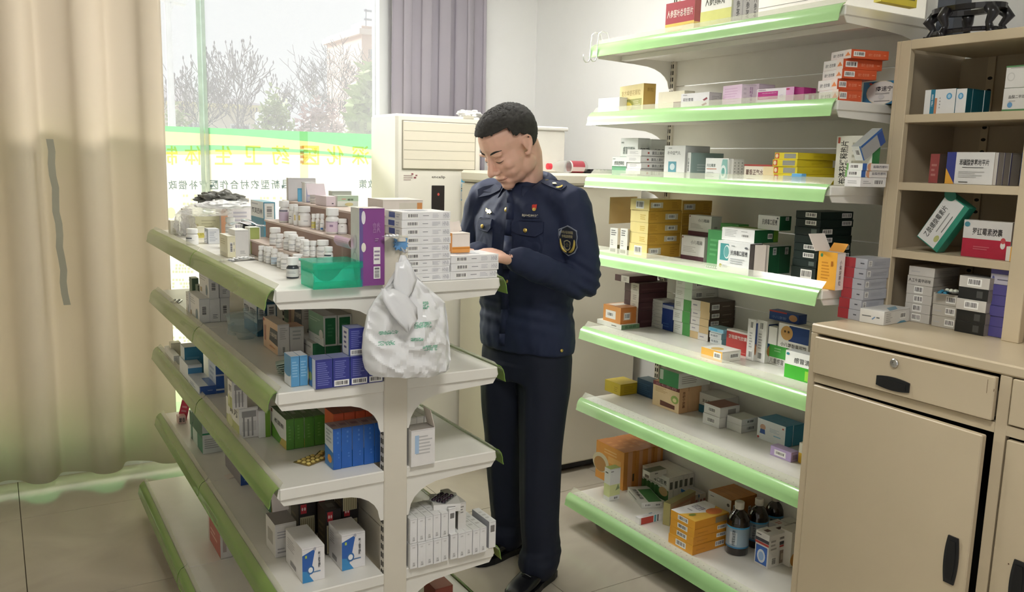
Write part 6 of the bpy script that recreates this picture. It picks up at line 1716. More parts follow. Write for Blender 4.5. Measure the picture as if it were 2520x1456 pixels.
# ---- sixth shelf
FR(1380, 900, 2.619)
C('mustard yellow carton at the far end of the sixth shelf', dict(base='c9ae2c', Ab='cdb430', B=[ls(.2, .2, .9, .8, 4, 'b0962a')], A=[ls(.6, .2, .9, .7, 3, 'b0962a')], Tb='d0ba4c'), K6, 283, (382, 194), 502, 122)
C('dark blue carton behind the maroon headed carton', dict(base='34567c', Ab='2f5074', A=[ls(.1, .1, .9, .8, 6, '3f648c')], Tb='5f7d90'), K6, 490, (590, 215), 640, 110, W=.06)
PK = dict(base='dfb284', Ab='ecd0a4', A=[r(0, .84, 1, 1, '7a2c3c'), ls(.1, .6, .6, .8, 4, 'cfa878'), pg([(.3, .1), (.85, .1), (.85, .26), (.3, .3)], '6a3a2c'), el(.84, .5, .14, .16, '9ab05a'), el(.84, .48, .07, .08, 'e6dca0'), t('三七伤药', .1, .87, .9, .97, 'c99a9c')], B=[t('降糖宁胶囊', .35, .2, .65, .85, '8a5a3c', 1)], Tb='d6a67c')
RW('peach carton with a maroon heading, {o} of two on the sixth shelf', [PK, dict(PK, B=[])], K6, 588, (757, 310), [818, 900], 148, group='peach maroon cartons')
pz = K6 + solve_v(at(U(757), V(310), 2, K6), (0, 0, 1), V(148)) + .001
C('green and white carton lying on the peach maroon cartons', dict(base='e6e6de', Ab='3f9a60', A=[r(.02, .3, .2, .95, 'd6e2d8')], B=[ls(.1, .25, .8, .8, 4, 'b5b2aa')], Tb='cfcfc4', T=[r(.3, .3, .7, .7, '9a8a72')]), pz, 635, (757, 150), 962, 52)
C('white and teal carton behind the white boxes, sixth shelf', dict(base='e4e2dc', A=[r(0, 0, 1, .4, '3f7f9c'), t('复方氨酚烷胺', .15, .55, .85, .72, '5f5d5a')], Tb='dcdad2'), K6, 888, (1030, 330), 1140, 215, W=.09)
WX_ = dict(base='e9e7e4', A=[bc(.25, .25, .75, .75)], B=[r(.4, .2, .8, .7, '9a9896')], Tb='e4e0dc')
ST('white carton, {o} of the white pair in the middle, sixth shelf', [WX_, dict(WX_, Tb='8a5a4c')], K6, 918, (1022, 405), 1075, [335, 272], group='white pair on the sixth shelf', W=.10)
ST('small white carton, {o} of the low pair beside the white pair', dict(base='eae8e4', B=[bc(.3, .2, .8, .8)], Tb='d9dad2'), K6, 1068, (1162, 436), 1268, [388, 348], group='low white pair on the sixth shelf')
BD = dict(base='3f93b8', Ab='e9edee', A=[el(.2, .62, .1, .14, 'c9a28a'), pg([(.1, .3), (.3, .3), (.28, .52), (.12, .52)], '3f62a8'), ls(.45, .5, .85, .7, 3, 'c9d6de'), r(.6, .35, .85, .4, '8fc4dc'), el(.06, .1, .04, .06, 'c0504a'), el(.92, .85, .03, .04, 'c0504a')], Tb='3c8aae')
RW('blue and white carton with a child picture, {o} of two, sixth shelf', BD, K6, 1262, (1442, 530), [1492, 1562], 395, group='blue child picture cartons')
C('lilac carton lying in front of the blue cartons', dict(base='b9a3cf', A=[r(.2, .15, .75, .75, 'efeaf0'), bc(.25, .25, .7, .65)], B=[r(.2, .2, .8, .7, '8a7a9c')], Tb='c4b0d4'), K6, 1348, (1482, 622), 1530, 560)
C('yellow and white carton at the cabinet end of the sixth shelf', dict(base='e9e4d2', A=[r(0, 0, 1, .5, 'e6b93c')], Bb='e0b840'), K6, 1528, (1580, 640), 1610, 510, D=None, W=.04)
# ---- base deck
OB = dict(base='d98e3c', Ab='e6a04a', A=[el(.18, .45, .3, .26, 'd9cfb0'), el(.16, .4, .22, .2, 'b98a50'), ls(.3, .75, .85, .9, 2, 'efc07c'), r(.45, .55, .9, .72, 'eeb868')], Bb='d08c44', B=[r(.35, 0, .75, 1, 'd9a27a'), r(.8, .2, .95, .4, '5a4a30')], Tb='b97a44', T=[ls(.2, .2, .8, .8, 3, 'c98c54')])
RW('large orange carton, {o} of the orange row on the base deck', OB, KB, 222, (400, 806), [474, 532, 590, 648], 562, group='large orange row')
C('slender white and green carton at the front of the base deck', dict(base='ecece6', A=[r(0, .0, 1, .5, 'd9e0a0'), r(0, 0, 1, .12, 'ecece6'), ls(.2, .82, .9, .9, 1, '5a5c50')], B=[r(0, .15, 1, .5, 'dfe4a4'), pg([(.55, .3), (.8, .5), (.95, .35)], '8a9a6c'), bc(.4, .02, .85, .12), ls(.05, .9, .4, .94, 1, '3c4034')], Tb='a9b86a'), KB, 275, (312, 872), 378, 668)
C('flat white carton with green top lying on the base deck', dict(base='e6e5df', A=[ls(.1, .3, .8, .7, 1, '8a8a84')], B=[bc(.15, .25, .45, .75), bc(.65, .25, .9, .75)], Tb='e2e2da', U=[r(.2, .35, .98, .98, '4f8a50'), t('清热解毒', .15, .08, .8, .28, '5a5c54')]), KB, 385, (520, 918), 655, 882, yaw=-20, D=.17)
WR = dict(base='e4e2d8', Ab='eae8e0', A=[t('清热解毒口服液', .06, .62, .92, .82, '3c3e38'), r(.0, .0, 1, .45, '4f7d4a')] + [r(.08 + .15 * k, .04, .18 + .15 * k, .5, '3a6a38') for k in range(4)] + [el(.82, .35, .16, .18, 'c9a878'), ls(.1, .52, .8, .58, 1, 'b0aea4')], B=[r(.2, .5, .8, .8, '6a6a60')], Tb='dcdad0')
RW('white and green vial carton, {o} of the white row on the base deck', WR, KB, 518, (690, 880), [722, 754, 786, 818, 852], 722, group='white vial carton row')
C('white carton with dark top lying on the white row', dict(base='d9d6cb', A=[r(.3, .1, .9, .5, '6a5c50')], Tb='5a6048', B=[ls(.3, .5, .6, .8, 1, '5a584e')]), KB + .096, 528, (572, 0), 695, 0, xf=1.36, H=.03, W=.09)
RW('white and blue carton, {o} of three behind the olive carton', dict(base='dedcd8', A=[r(0, .72, 1, 1, '3f86c4'), r(.08, .1, .28, .55, '3f6fb0'), t('板蓝根', .4, .35, .9, .6, '5f7090')], B=[r(.2, .3, .8, .55, 'b07a80')], Tb='d6d4cf'), KB, 735, (862, 905), [888, 912, 936], 835, group='white blue cartons on the base deck')
C('small red and white carton lying flat at the base deck front', dict(base='ece9e6', B=[r(.08, .0, .62, .95, 'c04a40'), r(.66, .0, .74, 1, '5fa8b8'), r(.8, 0, .84, 1, '2a2c34')], Tb='eceaea', T=[ls(.2, .2, .8, .5, 2, 'c9b8b8'), r(.55, .7, .7, .9, '4f7a9a')]), KB, 480, (505, 1026), 650, 982, yaw=-2)
C('olive rimmed carton standing beside the orange stack', dict(base='b0a27c', Ab='a59a66', A=[r(0, 0, 1, 1, 'b5ae72')], B=[r(.08, .0, 1, .82, 'b58f72'), r(.3, .3, .8, .7, 'c9b098')], Tb='8f8a58'), KB, 683, (700, 1034), 862, 890, D=.03, yaw=16)
SH = dict(base='d9932c', Ab='eaa838', A=[bc(.3, .25, .72, .85)], B=[bc(.66, .25, .93, .75), ls(.1, .3, .5, .6, 1, 'c98528')], Tb='e9b94c')
SHT = dict(SH, U=[pg([(0, .0), (0, 1), (.45, 1), (.75, .7), (.5, .25), (.35, 0)], 'efedec'), t('双花口服液', .12, .48, .5, .7, '8a8290'), el(.72, .75, .2, .2, 'e07c3c'), el(.6, .2, .07, .09, '7d8a3c'), ls(.2, .3, .45, .4, 1, 'b5b0b4')], B=[r(.6, .1, .95, .85, '9a8a6a')])
ST('golden orange carton, {o} of the orange stack on the base deck', [SH, SH, SH, SHT], KB, 698, (850, 1224), 1072, [1160, 1108, 1056, 1004], group='orange stack on the base deck', jit=1)
C('orange carton with a white lettered end behind the orange stack', dict(base='c98a3c', Ab='eae7e2', A=[t('双花口服液', .1, .3, .9, .55, '5f5a5c'), el(.88, .82, .06, .05, '5f5a5c'), ls(.1, .85, .3, .9, 1, '8a8488')], Bb='b97c38', B=[bc(.08, .35, .2, .85, 1), bc(.4, .35, .5, .85, 1), bc(.68, .3, .78, .7, 1)], Tb='c0803c', T=[r(.24, 0, .26, 1, 'a86c30'), r(.49, 0, .51, 1, 'a86c30'), r(.74, 0, .76, 1, 'a86c30')]), KB, 940, (1086, 1060), 1335, 868, D=None)
def syrup(label, cx, yb, w, yt):
    z = KB + .0006
    p = at(U(cx), V(yb), 2, z)
    R_ = (w / FRM[2]) / FPX * depth_of(p) / 2
    p = p + Vector((FF[0], FF[1], 0)).normalized() * R_ * .85
    H = solve_v(p, (0, 0, 1), V(yt))
    b = empty('syrup_bottle', p, label=label, cat='bottle', group='brown syrup bottles')
    m_br = mat('dark_brown_glass', '1a0f0c', .08, var=0, spec=.7, coat=.4)
    auto_smooth(MB().lathe([(R_ * .92, 0), (R_, .004), (R_, H * .60), (R_ * .93, H * .69), (R_ * .66, H * .79), (R_ * .36, H * .845), (R_ * .34, H * .87)], seg=28).build('body', m_br, b), 50)
    o = MB().lathe([(R_ * .40, H * .865), (R_ * .42, H * .88), (R_ * .42, H * .99), (R_ * .38, H), (0, H)], seg=24).build('cap', mat('cream_cap', 'dcd6ca', .4), b); auto_smooth(o, 50)
    mb = MB(); a0 = math.atan2(-FF[1], -FF[0]); n = 18
    for (z0, z1, b0, b1, c, k) in ((.15, .56, -2.1, 2.1, '9fb4c4', 1), (.53, .56, -2.1, 2.1, '4fb0e6', 2), (.15, .18, -2.1, 2.1, '3f80b0', 2), (.22, .46, -1.0, -.3, 'c9d3d8', 2)):
        rr_ = R_ + .0003 * k
        vs = []
        for i in range(n + 1):
            a = a0 + b0 + (b1 - b0) * i / n
            vs += [(rr_ * math.cos(a), rr_ * math.sin(a), H * z0), (rr_ * math.cos(a), rr_ * math.sin(a), H * z1)]
        mb.add(vs, [(2 * i, 2 * i + 2, 2 * i + 3, 2 * i + 1) for i in range(n)], K(c))
    V_, F_ = glyphs('养阴清肺糖浆', True)
    rr_ = R_ + .001
    mb.add([(rr_ * math.cos(a0 - .75 + .3 * x_), rr_ * math.sin(a0 - .75 + .3 * x_), H * (.2 + .3 * y_)) for x_, y_ in V_], F_, K('4a5058'))
    mb.build('paper_label', m_carton, b, smooth=True)
syrup('brown syrup bottle with blue label, nearest of the three', 1148, 1224, 146, 872)
syrup('brown syrup bottle with blue label, middle of the three', 1275, 1178, 130, 852)
syrup('brown syrup bottle with blue label, farthest of the three', 1382, 1120, 118, 830)
KX = dict(base='e9e6e2', A=[r(0, .72, 1, .82, '3c3c48'), r(0, .64, 1, .71, 'c04a44'), r(.08, .06, .92, .6, '3f6fc4'), el(.5, .3, .3, .2, 'dfe6f0'), el(.5, .3, .2, .13, '9ab8e0'), ls(.1, .9, .5, .95, 1, '5a5a60')], B=[ls(.2, .5, .8, .85, 3, 'b5b0ac'), bc(.3, .08, .8, .3, 1)], Tb='e6e4e0', T=[r(.3, .4, .7, .7, '5a3c38')])
KX2 = dict(KX, A=[r(0, .6, 1, .66, '4a4448'), r(.1, .52, 1, .58, 'b04a44')], B=[ls(.05, .75, .6, .9, 1, '8a8480'), r(.05, .62, 1, .72, '3c3a40'), r(.05, .55, 1, .61, 'b04a44'), r(.1, .05, .95, .45, '8a7c70'), r(.2, .15, .7, .35, 'b5a898')])
C('white and blue eye drop carton, nearest at the base deck end', KX, KB, 1245, (1330, 1310), 1398, 1095)
C('white carton with brown picture behind the blue eye drop carton', KX2, KB, None, (1396, 1285), 1472, 1075, D=.05)
C('white and orange carton against the cabinet on the base deck', dict(base='e9e4da', B=[el(.5, .2, .5, .22, 'e0a050'), ls(.2, .7, .8, .85, 2, 'b5aea0')], Tb='e0dcd2'), KB, None, (1474, 1300), 1560, 1075, D=.05)
C('white carton with red print behind the eye drop cartons', dict(base='e6e2dc', A=[r(0, .6, 1, .7, 'c05a50')], Tb='dedad2', T=[ls(.2, .3, .8, .7, 2, 'c0706a')]), KB, 1330, (1402, 1205), 1470, 1035, W=.045)
C('white carton at the back behind the eye drop cartons', dict(base='e4e1da', Tb='dedbd2'), KB, 1405, (1462, 1160), 1530, 1015, W=.05)
# ================================================================= goods in and on the steel cabinet
S1_, S2_, S3_ = US
FR(2000, 0, 3.467)
TE = dict(base='15545f', Ab='e4e4e2', A=[r(.2, 0, .34, 1, '2a7f9c'), r(.34, .02, .42, .65, 'c98a64'), el(.8, .7, .09, .13, '5fa4d0'), el(.8, .7, .05, .08, 'a9d0e6'), ls(.5, .2, .54, .7, 4, '9a9a98'), t('酮康', .24, .3, .3, .8, 'd6e6ec', 1)], B=[r(0, 0, .08, 1, '1c6472')], Tb='2a6470')
C('white and teal carton with a blue dot on the top cabinet shelf', dict(TE, Bb='1f7f9a'), S1_, 942, (1205, 942), 1292, 752, xf=UX + .03)
RW('dark teal carton, {o} of the teal row on the top cabinet shelf', TE, S1_, None, (1295, 940), [1346, 1398, 1450, 1502], 752, xf=UX + .032, D=.08, group='teal row in the cabinet')
WGR = dict(base='dcdad4', A=[r(0, 0, 1, .1, '5a8a5c'), t('盐酸二甲双胍', .22, .55, .98, .7, '6a6864'), el(.3, .28, .1, .12, '6a9ac4'), ls(.25, .42, .6, .48, 1, 'b0aea8')], Tb='6f9a72')
gz = C('white and green carton, lower of two at the cabinet right', WGR, S1_, 1610, (1830, 912), 1840, 742, xf=UX + .035, W=.05)
C('white and green carton, upper of two at the cabinet right', dict(WGR, A=[el(.25, .5, .17, .2, 'c9c7c1'), el(.25, .5, .13, .15, 'dcdad4'), ls(.2, .85, .9, .93, 1, 'b5b3ad'), r(0, .93, 1, 1, '5a8a5c')]), gz['top'], 1635, (1830, 0), 1840, 0, xf=UX + .035, H=.055, W=.05)
C('dull red carton on the middle cabinet shelf', dict(base='8a4744', Ab='9c4a48', A=[ls(.2, .2, .8, .7, 3, 'b87a74')], Bb='6a5a50'), S2_, 985, (1062, 1468), 1120, 1312, xf=UX + .045)
C('white and indigo tablet carton on the middle cabinet shelf', dict(base='d9d6d2', Ab='dddbd7', A=[r(0, 0, .2, 1, '333c84'), pg([(0, 0), (.2, 0), (0, .5)], 'e0a43c'), t('苯磺酸氨氯地平片', .28, .58, .9, .78, '3a3838'), ls(.35, .5, .8, .55, 1, '6a6866'), ls(.28, .2, .85, .42, 4, 'bab8b4'), ls(.3, .04, .6, .1, 1, '55534f')], Bb='c3b8a8'), S2_, 1125, (1528, 1470), 1550, 1298, xf=UX + .02, W=.02)
RW('grey spined carton, {o} of three beside the tablet carton', dict(base='a89f92', B=[r(0, 0, .1, 1, '4a4a7a')], Ab='c9c4bb', Tb='b5aea2'), S2_, None, (1560, 1470), [1610, 1665, 1752], 1300, xf=UX + .022, D=.10, group='grey spined cartons')
C('blue carton at the right end of the middle cabinet shelf', dict(base='2f63a8', A=[el(.8, .8, .12, .1, '9ab8dc')]), S2_, 1756, (1850, 1472), 1870, 1300, xf=UX + .022, W=.05)
FR(2000, 400, 3.31)
# big green and white carton leaning against the side
e1_, e2_ = axes2(0)
GB = dict(base='2f8a74', A=[r(.02, .20, .98, .98, 'dcdcda'), t('乙酰螺旋霉素片', .12, .62, .78, .86, '4a4c4c'), ls(.3, .45, .8, .52, 1, '8a8c8a'), el(.2, .32, .07, .09, 'b5b878'), ls(.35, .28, .75, .34, 1, '6a6c6a'), el(.99, .85, .10, .24, '24705e')], Bb='2a7f6a', Tb='2f8a74')
gl, gr_ = at(U(1010), V(690), 0, UX + .03), at(U(1345), V(235), 0, UX + .03)
LG = (Vector((0, gl.y, gl.z)) - Vector((0, gr_.y, gr_.z))).length
gt = at(U(770), V(590), 0, UX + .03)
HGt = (Vector((0, gl.y, gl.z)) - Vector((0, gt.y, gt.z))).length * 1.18
ang = math.atan2(gr_.z - gl.z, gl.y - gr_.y)
HGt = .076
k2 = S2_ - .0235 - S3_ - .001
LG = min(LG, (k2 - HGt * math.cos(ang)) / math.sin(ang))
gr_ = Vector((gl.x, gl.y - LG * math.cos(ang), S3_ + .001 + LG * math.sin(ang))); gl = Vector((gl.x, gl.y, S3_ + .001))
gb = box_mesh(.035, LG, HGt, GB).build('medicine_box', m_carton, None, label='large green and white carton leaning inside the cabinet', cat='box')
ang = math.atan2(gr_.z - gl.z, gl.y - gr_.y)
mid = (gl + gr_) / 2
gb.rotation_euler = (-ang, 0, 0)
gb.location = (UX + .05, mid.y, mid.z)
C('red and white capsule carton on the lower cabinet shelf', dict(base='d9d4ce', Ab='d6d3cf', A=[r(0, 0, 1, .5, 'b0213c'), t('罗红霉素胶囊', .2, .6, .82, .8, '3c3838'), el(.85, .38, .05, .1, 'e0d8d4'), el(.85, .5, .05, .08, 'c04a50'), el(.08, .88, .06, .07, '4a8a9a'), ls(.25, .2, .6, .32, 2, 'c9606c')], Bb='a89c90', B=[t('罗红', .3, .2, .7, .8, '6a6058', 1)], Tb='c9c2b8'), S3_, 1205, (1596, 712), 1640, 490, xf=UX + .03)
C('small yellow carton at the right of the lower cabinet shelf', dict(base='dcd6cc', A=[r(.4, 0, 1, 1, 'e3a63c')]), S3_, 1565, (1655, 748), 1700, 690, xf=UX + .012, W=.03)
# pile on the worktop
RG = dict(base='a9aab0', Ab='b9bac2', A=[r(0, 0, .48, 1, 'b03a42'), ls(.7, .4, .9, .65, 1, '5a5a62')], B=[bc(.06, .25, .2, .8, 1), ls(.3, .3, .9, .7, 3, '9a9ca4')], Tb='b5b6bc')
ST('red and grey carton, {o} of the tall pile on the worktop corner', RG, CZ, 205, (385, 1290), 690, [1205, 1122, 1040, 955, 870, 788], group='red grey pile on the worktop', jit=1.2, W=.102, off=[0, .002, .004, .004, .008, .012])
C('white carton with blue swirl lying on the worktop', dict(base='dfddd8', A=[ls(.1, .45, .5, .6, 1, '6a6a68'), pg([(.5, .35), (.62, .55), (.66, .5), (.55, .3)], '7a9ac0'), ls(.7, .4, .85, .6, 1, '6a6a68')], B=[bc(.62, .3, .84, .75), ls(.08, .15, .35, .85, 5, 'b5b3ae'), pg([(.5, 0), (.9, 0), (.8, .15), (.65, .15)], '5f9cb8')], Tb='dddbd6', T=[pg([(.2, .0), (.5, .45), (.9, .5), (.6, .1)], '86a9bc')]), CZ, 378, (575, 1328), 880, 1215, yaw=6, W=.138)
FW = dict(base='aea79c', Ab='c9c5be', A=[t('人工牛黄甲硝唑', .05, .3, .9, .7, '4a4844')], Tb='b5aea2', B=[ls(.2, .3, .8, .7, 2, '9a9488')])
FW2 = dict(FW, A=[bc(.3, .15, .65, .9)])
ST('flat grey white carton, {o} of the pile in the cabinet corner', [FW2, FW2, FW2, FW2, FW, dict(FW, A=[ls(.1, .3, .5, .6, 1)])], CZ, 742, (948, 1262), 1200, [1205, 1130, 1062, 1000, 935, 862], group='flat pile in the cabinet corner', jit=1.2, W=.12, xf=UX + .03, eq=True)
cwz = ST('low white carton, {o} of the pile under the capsule blisters', dict(base='bdb8ae', A=[bc(.55, .2, .95, .8), ls(.1, .3, .4, .6, 1)], Tb='c4c0b8'), CZ, 960, (1152, 1268), 1200, [1195, 1138, 1082], group='low pile under the blisters', jit=1, W=.06, xf=UX + .02, eq=True)
cb_ = at(U(1060), V(1070), 2, cwz['top'])
m_cyan = mat('blue_capsule', '3f8fae', .3)
blister('blister of blue and white capsules on the low white pile', Vector((cb_.x + .02, cb_.y + .01, cwz['top'] + .001)), .4, 4, 2, .014, .006, m_cyan, m_foil)
blister('second blister of pale capsules on the low white pile', Vector((cb_.x + .025, cb_.y - .02, cwz['top'] + .008)), -.3, 4, 2, .014, .006, mat('pale_capsule', 'd9dccb', .3), m_foil, tilt=(.1, .1))
BWk = dict(base='20201f', A=[r(.62, .2, .82, .8, '4a4a48')], Bb='8a8378', Tb='9a948a')
BWw = dict(base='c9c5bd', A=[bc(.28, .2, .75, .85)], Bb='a59e92', Tb='8a8a84')
ST('black or white striped pile carton, {o}, inside the cabinet', [BWk, BWk, BWw, BWk, BWw], CZ, 1150, (1390, 1310), 1420, [1240, 1172, 1092, 1030, 945], group='black and white pile', jit=2, W=.07, xf=UX + .005, eq=True)
IP = dict(base='5a5496', A=[ls(.05, .5, .15, .7, 1, '8a86c0')], Tb='6a64a0', Bb='524c8a')
IPw = dict(base='c4c0cc', A=[ls(.3, .35, .95, .6, 1, '6a6878'), el(.12, .6, .05, .2, '6a6aa0')], Bb='a8a4ae')
ST('indigo violet carton, {o} of the violet pile in the cabinet', [IP, IP, IP, IP, IP, IPw, IP], CZ, 1398, (1585, 1345), 1660, [1265, 1195, 1125, 1045, 968, 900, 835], group='violet pile', jit=1, W=.07, xf=UX + .025, eq=True)
# things on top of the cabinet
m_ebony = mat('black_lacquered_wood', '1b181b', .3, var=.1, scale=30)
CT = 1.858
sc_ = Vector((1.44, solve_u((1.44, 0., CT), (0, 1, 0), 2376), CT))
sd_ = empty('carved_stand', (sc_.x, sc_.y, CT), label='black carved wooden stand on top of the cabinet', cat='stand')
so = MB()
hh = solve_v((sc_.x, sc_.y, CT), (0, 0, 1), 16)
LS = .10
ring = MB()
for k in range(24):
    a, b = 2 * math.pi * k / 24, 2 * math.pi * (k + 1) / 24
    for (rr0, rr1, z0, z1) in ((.72, 1.0, hh * .82, hh * .98),):
        P = lambda a_, q, z_: (math.cos(a_) * LS * .62 * q, math.sin(a_) * LS * q, z_)
        vs = [P(a, rr0, z0), P(b, rr0, z0), P(b, rr1, z0), P(a, rr1, z0), P(a, rr0, z1), P(b, rr0, z1), P(b, rr1, z1), P(a, rr1, z1)]
        ring.add(vs, [(0, 1, 2, 3), (4, 7, 6, 5), (0, 4, 5, 1), (2, 6, 7, 3), (1, 5, 6, 2), (0, 3, 7, 4)])
ring.build('top_ring', m_ebony, sd_)
for k in range(5):
    a = 2 * math.pi * k / 5 + .35
    c, s = math.cos(a) * LS * .62, math.sin(a) * LS
    MB().tube([(c * .92, s * .92, hh * .85), (c * 1.12, s * 1.12, hh * .62), (c * .95, s * .95, hh * .38), (c * 1.05, s * 1.05, hh * .12), (c * 1.15, s * 1.15, .006)], [.016, .015, .009, .011, .014], 8).build('leg', m_ebony, sd_, smooth=True)
low = MB()
for k in range(24):
    a, b = 2 * math.pi * k / 24, 2 * math.pi * (k + 1) / 24
    low.tube([(math.cos(a) * LS * .58, math.sin(a) * LS * .92, hh * .2), (math.cos(b) * LS * .58, math.sin(b) * LS * .92, hh * .2)], .006, 6)
low.build('lower_ring', m_ebony, sd_)
C('dark slate blue box standing behind the carved stand', dict(base='3d4450'), CT, None, (0, 0), None, 0, xf=('y', -.47), D=.05, W=.07, H=.16) if False else None
bx = box_mesh(.08, .055, .17, dict(base='3d434e', A=[ls(.2, .1, .8, .5, 4, '2a2e36')])).build('storage_box', m_carton, None, label='dark slate blue box standing behind the carved stand', cat='box')
bx.location = (1.60, solve_u((1.60, 0., CT), (0, 1, 0), 2338), CT + .0006)
# things on the freezer and the air conditioner
m_acr = mat_clear('frosted_white_plastic', (.98, .98, .98), clear=.5, rough=.1, film='ffffff')
wb0 = at(1312, 420, 2, FZ); 
pA, pB = at(1300, 416, 1, 1.40), at(1372, 416, 1, 1.40)
hb_ = solve_v((pB.x, 1.40, FZ), (0, 0, 1), 322)
wbx = empty('white_storage_box', ((pA.x + pB.x) / 2, 1.47, FZ), label='white plastic storage box with a lid on the freezer', cat='plastic box')
hw_ = (pB.x - pA.x) / 2 + .05
MB().box((-hw_, -.07, .0006), (hw_ - .01, .07, hb_), bev=.006).build('body', mat('white_plastic_body', 'eeebe2', .4), wbx)
MB().box((-hw_ - .006, -.076, hb_), (hw_ + .004, .076, hb_ + .018), bev=.005).build('lid', mat('white_plastic_lid', 'f2f1ec', .3), wbx)
# drink bottle lying on its side
q0, q1 = at(1352, 412, 1, 1.36), at(1440, 415, 1, 1.36)
Lb = (q1 - q0).length
db = empty('drink_bottle', (q0.x, 1.36, FZ + .0285), label='clear drink bottle with red cap and label lying on the freezer', cat='bottle')
rb2 = .028
AXX = Matrix.Rotation(math.pi / 2, 3, 'Y')
auto_smooth(MB().lathe([(.011, .0), (.012, .018), (.02, .035), (rb2, .055), (rb2, Lb * .5), (rb2 * .96, Lb * .52), (rb2, Lb * .55), (rb2, Lb - .006), (rb2 * .8, Lb)], seg=24, ax=AXX).build('body', mat_clear('clear_bottle_plastic', (.96, .97, .97), clear=.75, rough=.08, film='f4f4f2'), db), 50)
MB().lathe([(.0, -.012), (.0145, -.011), (.0145, .008), (.013, .009)], seg=20, ax=AXX).build('cap', mat('red_cap', 'd9394a', .35), db, smooth=False)
lbm = MB()
for k, (z0, z1, c) in enumerate(((.52, .56, 'e9e4e2'), (.56, .90, 'b84a56'))):
    lbm.lathe([(rb2 + .0006, Lb * z0), (rb2 + .0006, Lb * z1)], seg=24, ax=AXX, col=srgb(c))
lbm.f = [f for f in lbm.f if len(f) == 4]; lbm.c = lbm.c[:len(lbm.f)]; lbm.m = lbm.m[:len(lbm.f)]
lbm.c = [srgb('e9e4e2')] * 24 + [srgb('b84a56') if (i // 3) % 3 else srgb('e6d2d2') for i in range(24)]
lbm.build('paper_label', m_carton, db, smooth=True)
# dark ribbed tray edge beside it
tr0, tr1 = at(1442, 414, 1, 1.34), at(1526, 414, 1, 1.34)
tr = empty('ribbed_tray', ((tr0.x + tr1.x) / 2, 1.40, FZ), label='dark ribbed tray lying at the freezer edge by the shelf', cat='tray')
hx = (tr1.x - tr0.x) / 2
MB().box((-hx, -.06, .0006), (hx, .06, .012), bev=.002).build('tray_base', m_black, tr)
for k in range(9):
    MB().box((-hx + hx * 2 * k / 9 + .003, -.058, .012), (-hx + hx * 2 * (k + .55) / 9 + .003, .058, .019)).build('rib', m_black, tr)
ag = at(1155, 283, 1, 1.95)
crumple('white crumpled plastic bag on top of the air conditioner', 'plastic_bag', Vector((ag.x, 1.95, AH + .001)), (.12, .09, .045), m_wbag, 31, amp=.4)
# ================================================================= the man in uniform
C0 = Vector((.745, .555, 0))
fA = math.radians(197.9)
FW_ = Vector((math.cos(fA), math.sin(fA), 0)); LF_ = Vector((-FW_.y, FW_.x, 0))
def PB(a, b, c): return C0 + FW_ * a + LF_ * b + Vector((0, 0, c))
def ell_ring(c, ax, ay, n=24, pw_=1.0):
    out = []
    for k in range(n):
        a = 2 * math.pi * k / n
        ca, sa = math.cos(a), math.sin(a)
        out.append(Vector(c) + Vector(ax) * math.copysign(abs(ca) ** pw_, ca) + Vector(ay) * math.copysign(abs(sa) ** pw_, sa))
    return out
def loft(mb, rings):
    n = len(rings[0]); base = len(mb.v)
    for rg in rings: mb.v += [tuple(p) for p in rg]
    for i in range(len(rings) - 1):
        for k in range(n):
            mb.f.append([base + i * n + k, base + i * n + (k + 1) % n, base + (i + 1) * n + (k + 1) % n, base + (i + 1) * n + k])
    mb.f.append([base + k for k in range(n)][::-1])
    mb.f.append([base + (len(rings) - 1) * n + k for k in range(n)])
    mb.c += [(1, 1, 1)] * ((len(rings) - 1) * n + 2); mb.m += [0] * ((len(rings) - 1) * n + 2)
def limb(mb, pts, rad, n=16, sub=3):       # smooth tapered limb through joints; rad entries r or (ra, rb)
    P = [Vector(p) for p in pts]
    Q, R_ = [], []
    for i in range(len(P) - 1):
        p0 = P[max(i - 1, 0)]; p1 = P[i]; p2 = P[i + 1]; p3 = P[min(i + 2, len(P) - 1)]
        for s in range(sub):
            tt = s / sub
            Q.append(.5 * ((2 * p1) + (p2 - p0) * tt + (2 * p0 - 5 * p1 + 4 * p2 - p3) * tt * tt + (3 * p1 - p0 - 3 * p2 + p3) * tt ** 3))
            R_.append(rad[i] + (rad[i + 1] - rad[i]) * tt)
    Q.append(P[-1]); R_.append(rad[-1])
    mb.tube(Q, R_, n)
    for (p, rr_) in ((Q[0], R_[0]), (Q[-1], R_[-1])):
        ball(mb, p, (rr_, rr_, rr_))
def ball(mb, c, rad, frame=None, n=14):
    prof = [(math.sin(math.pi * k / 8), -math.cos(math.pi * k / 8)) for k in range(9)]
    sc_ = Matrix.Diagonal(Vector(rad))
    ax = (frame @ sc_) if frame is not None else sc_
    mb.lathe(prof, c, n, ax=ax)
def remesh(mb, name, vox, smooth_it, m, parent=None, disp=None, **k):
    o = mb.build(name + '_raw', m)
    md = o.modifiers.new('r', 'REMESH'); md.mode = 'VOXEL'; md.voxel_size = vox; md.adaptivity = 0
    dg = bpy.context.evaluated_depsgraph_get()
    me = bpy.data.meshes.new_from_object(o.evaluated_get(dg))
    bpy.data.objects.remove(o)
    bm = bmesh.new(); bm.from_mesh(me)
    for _ in range(smooth_it): bmesh.ops.smooth_vert(bm, verts=bm.verts, factor=.5, use_axis_x=True, use_axis_y=True, use_axis_z=True)
    bm.normal_update()
    if disp:
        mv = [(v, v.normal * disp(v.co, v.normal)) for v in bm.verts]
        for v, d in mv: v.co += d
    for f in bm.faces: f.smooth = True
    bm.to_mesh(me); bm.free()
    me.name = name
    if not me.materials: me.materials.append(m)
    o = bpy.data.objects.new(name, me)
    COL.objects.link(o)
    if parent is not None: o.parent = parent; o.matrix_parent_inverse = parent.matrix_world.inverted()
    return tagged(o, **k)
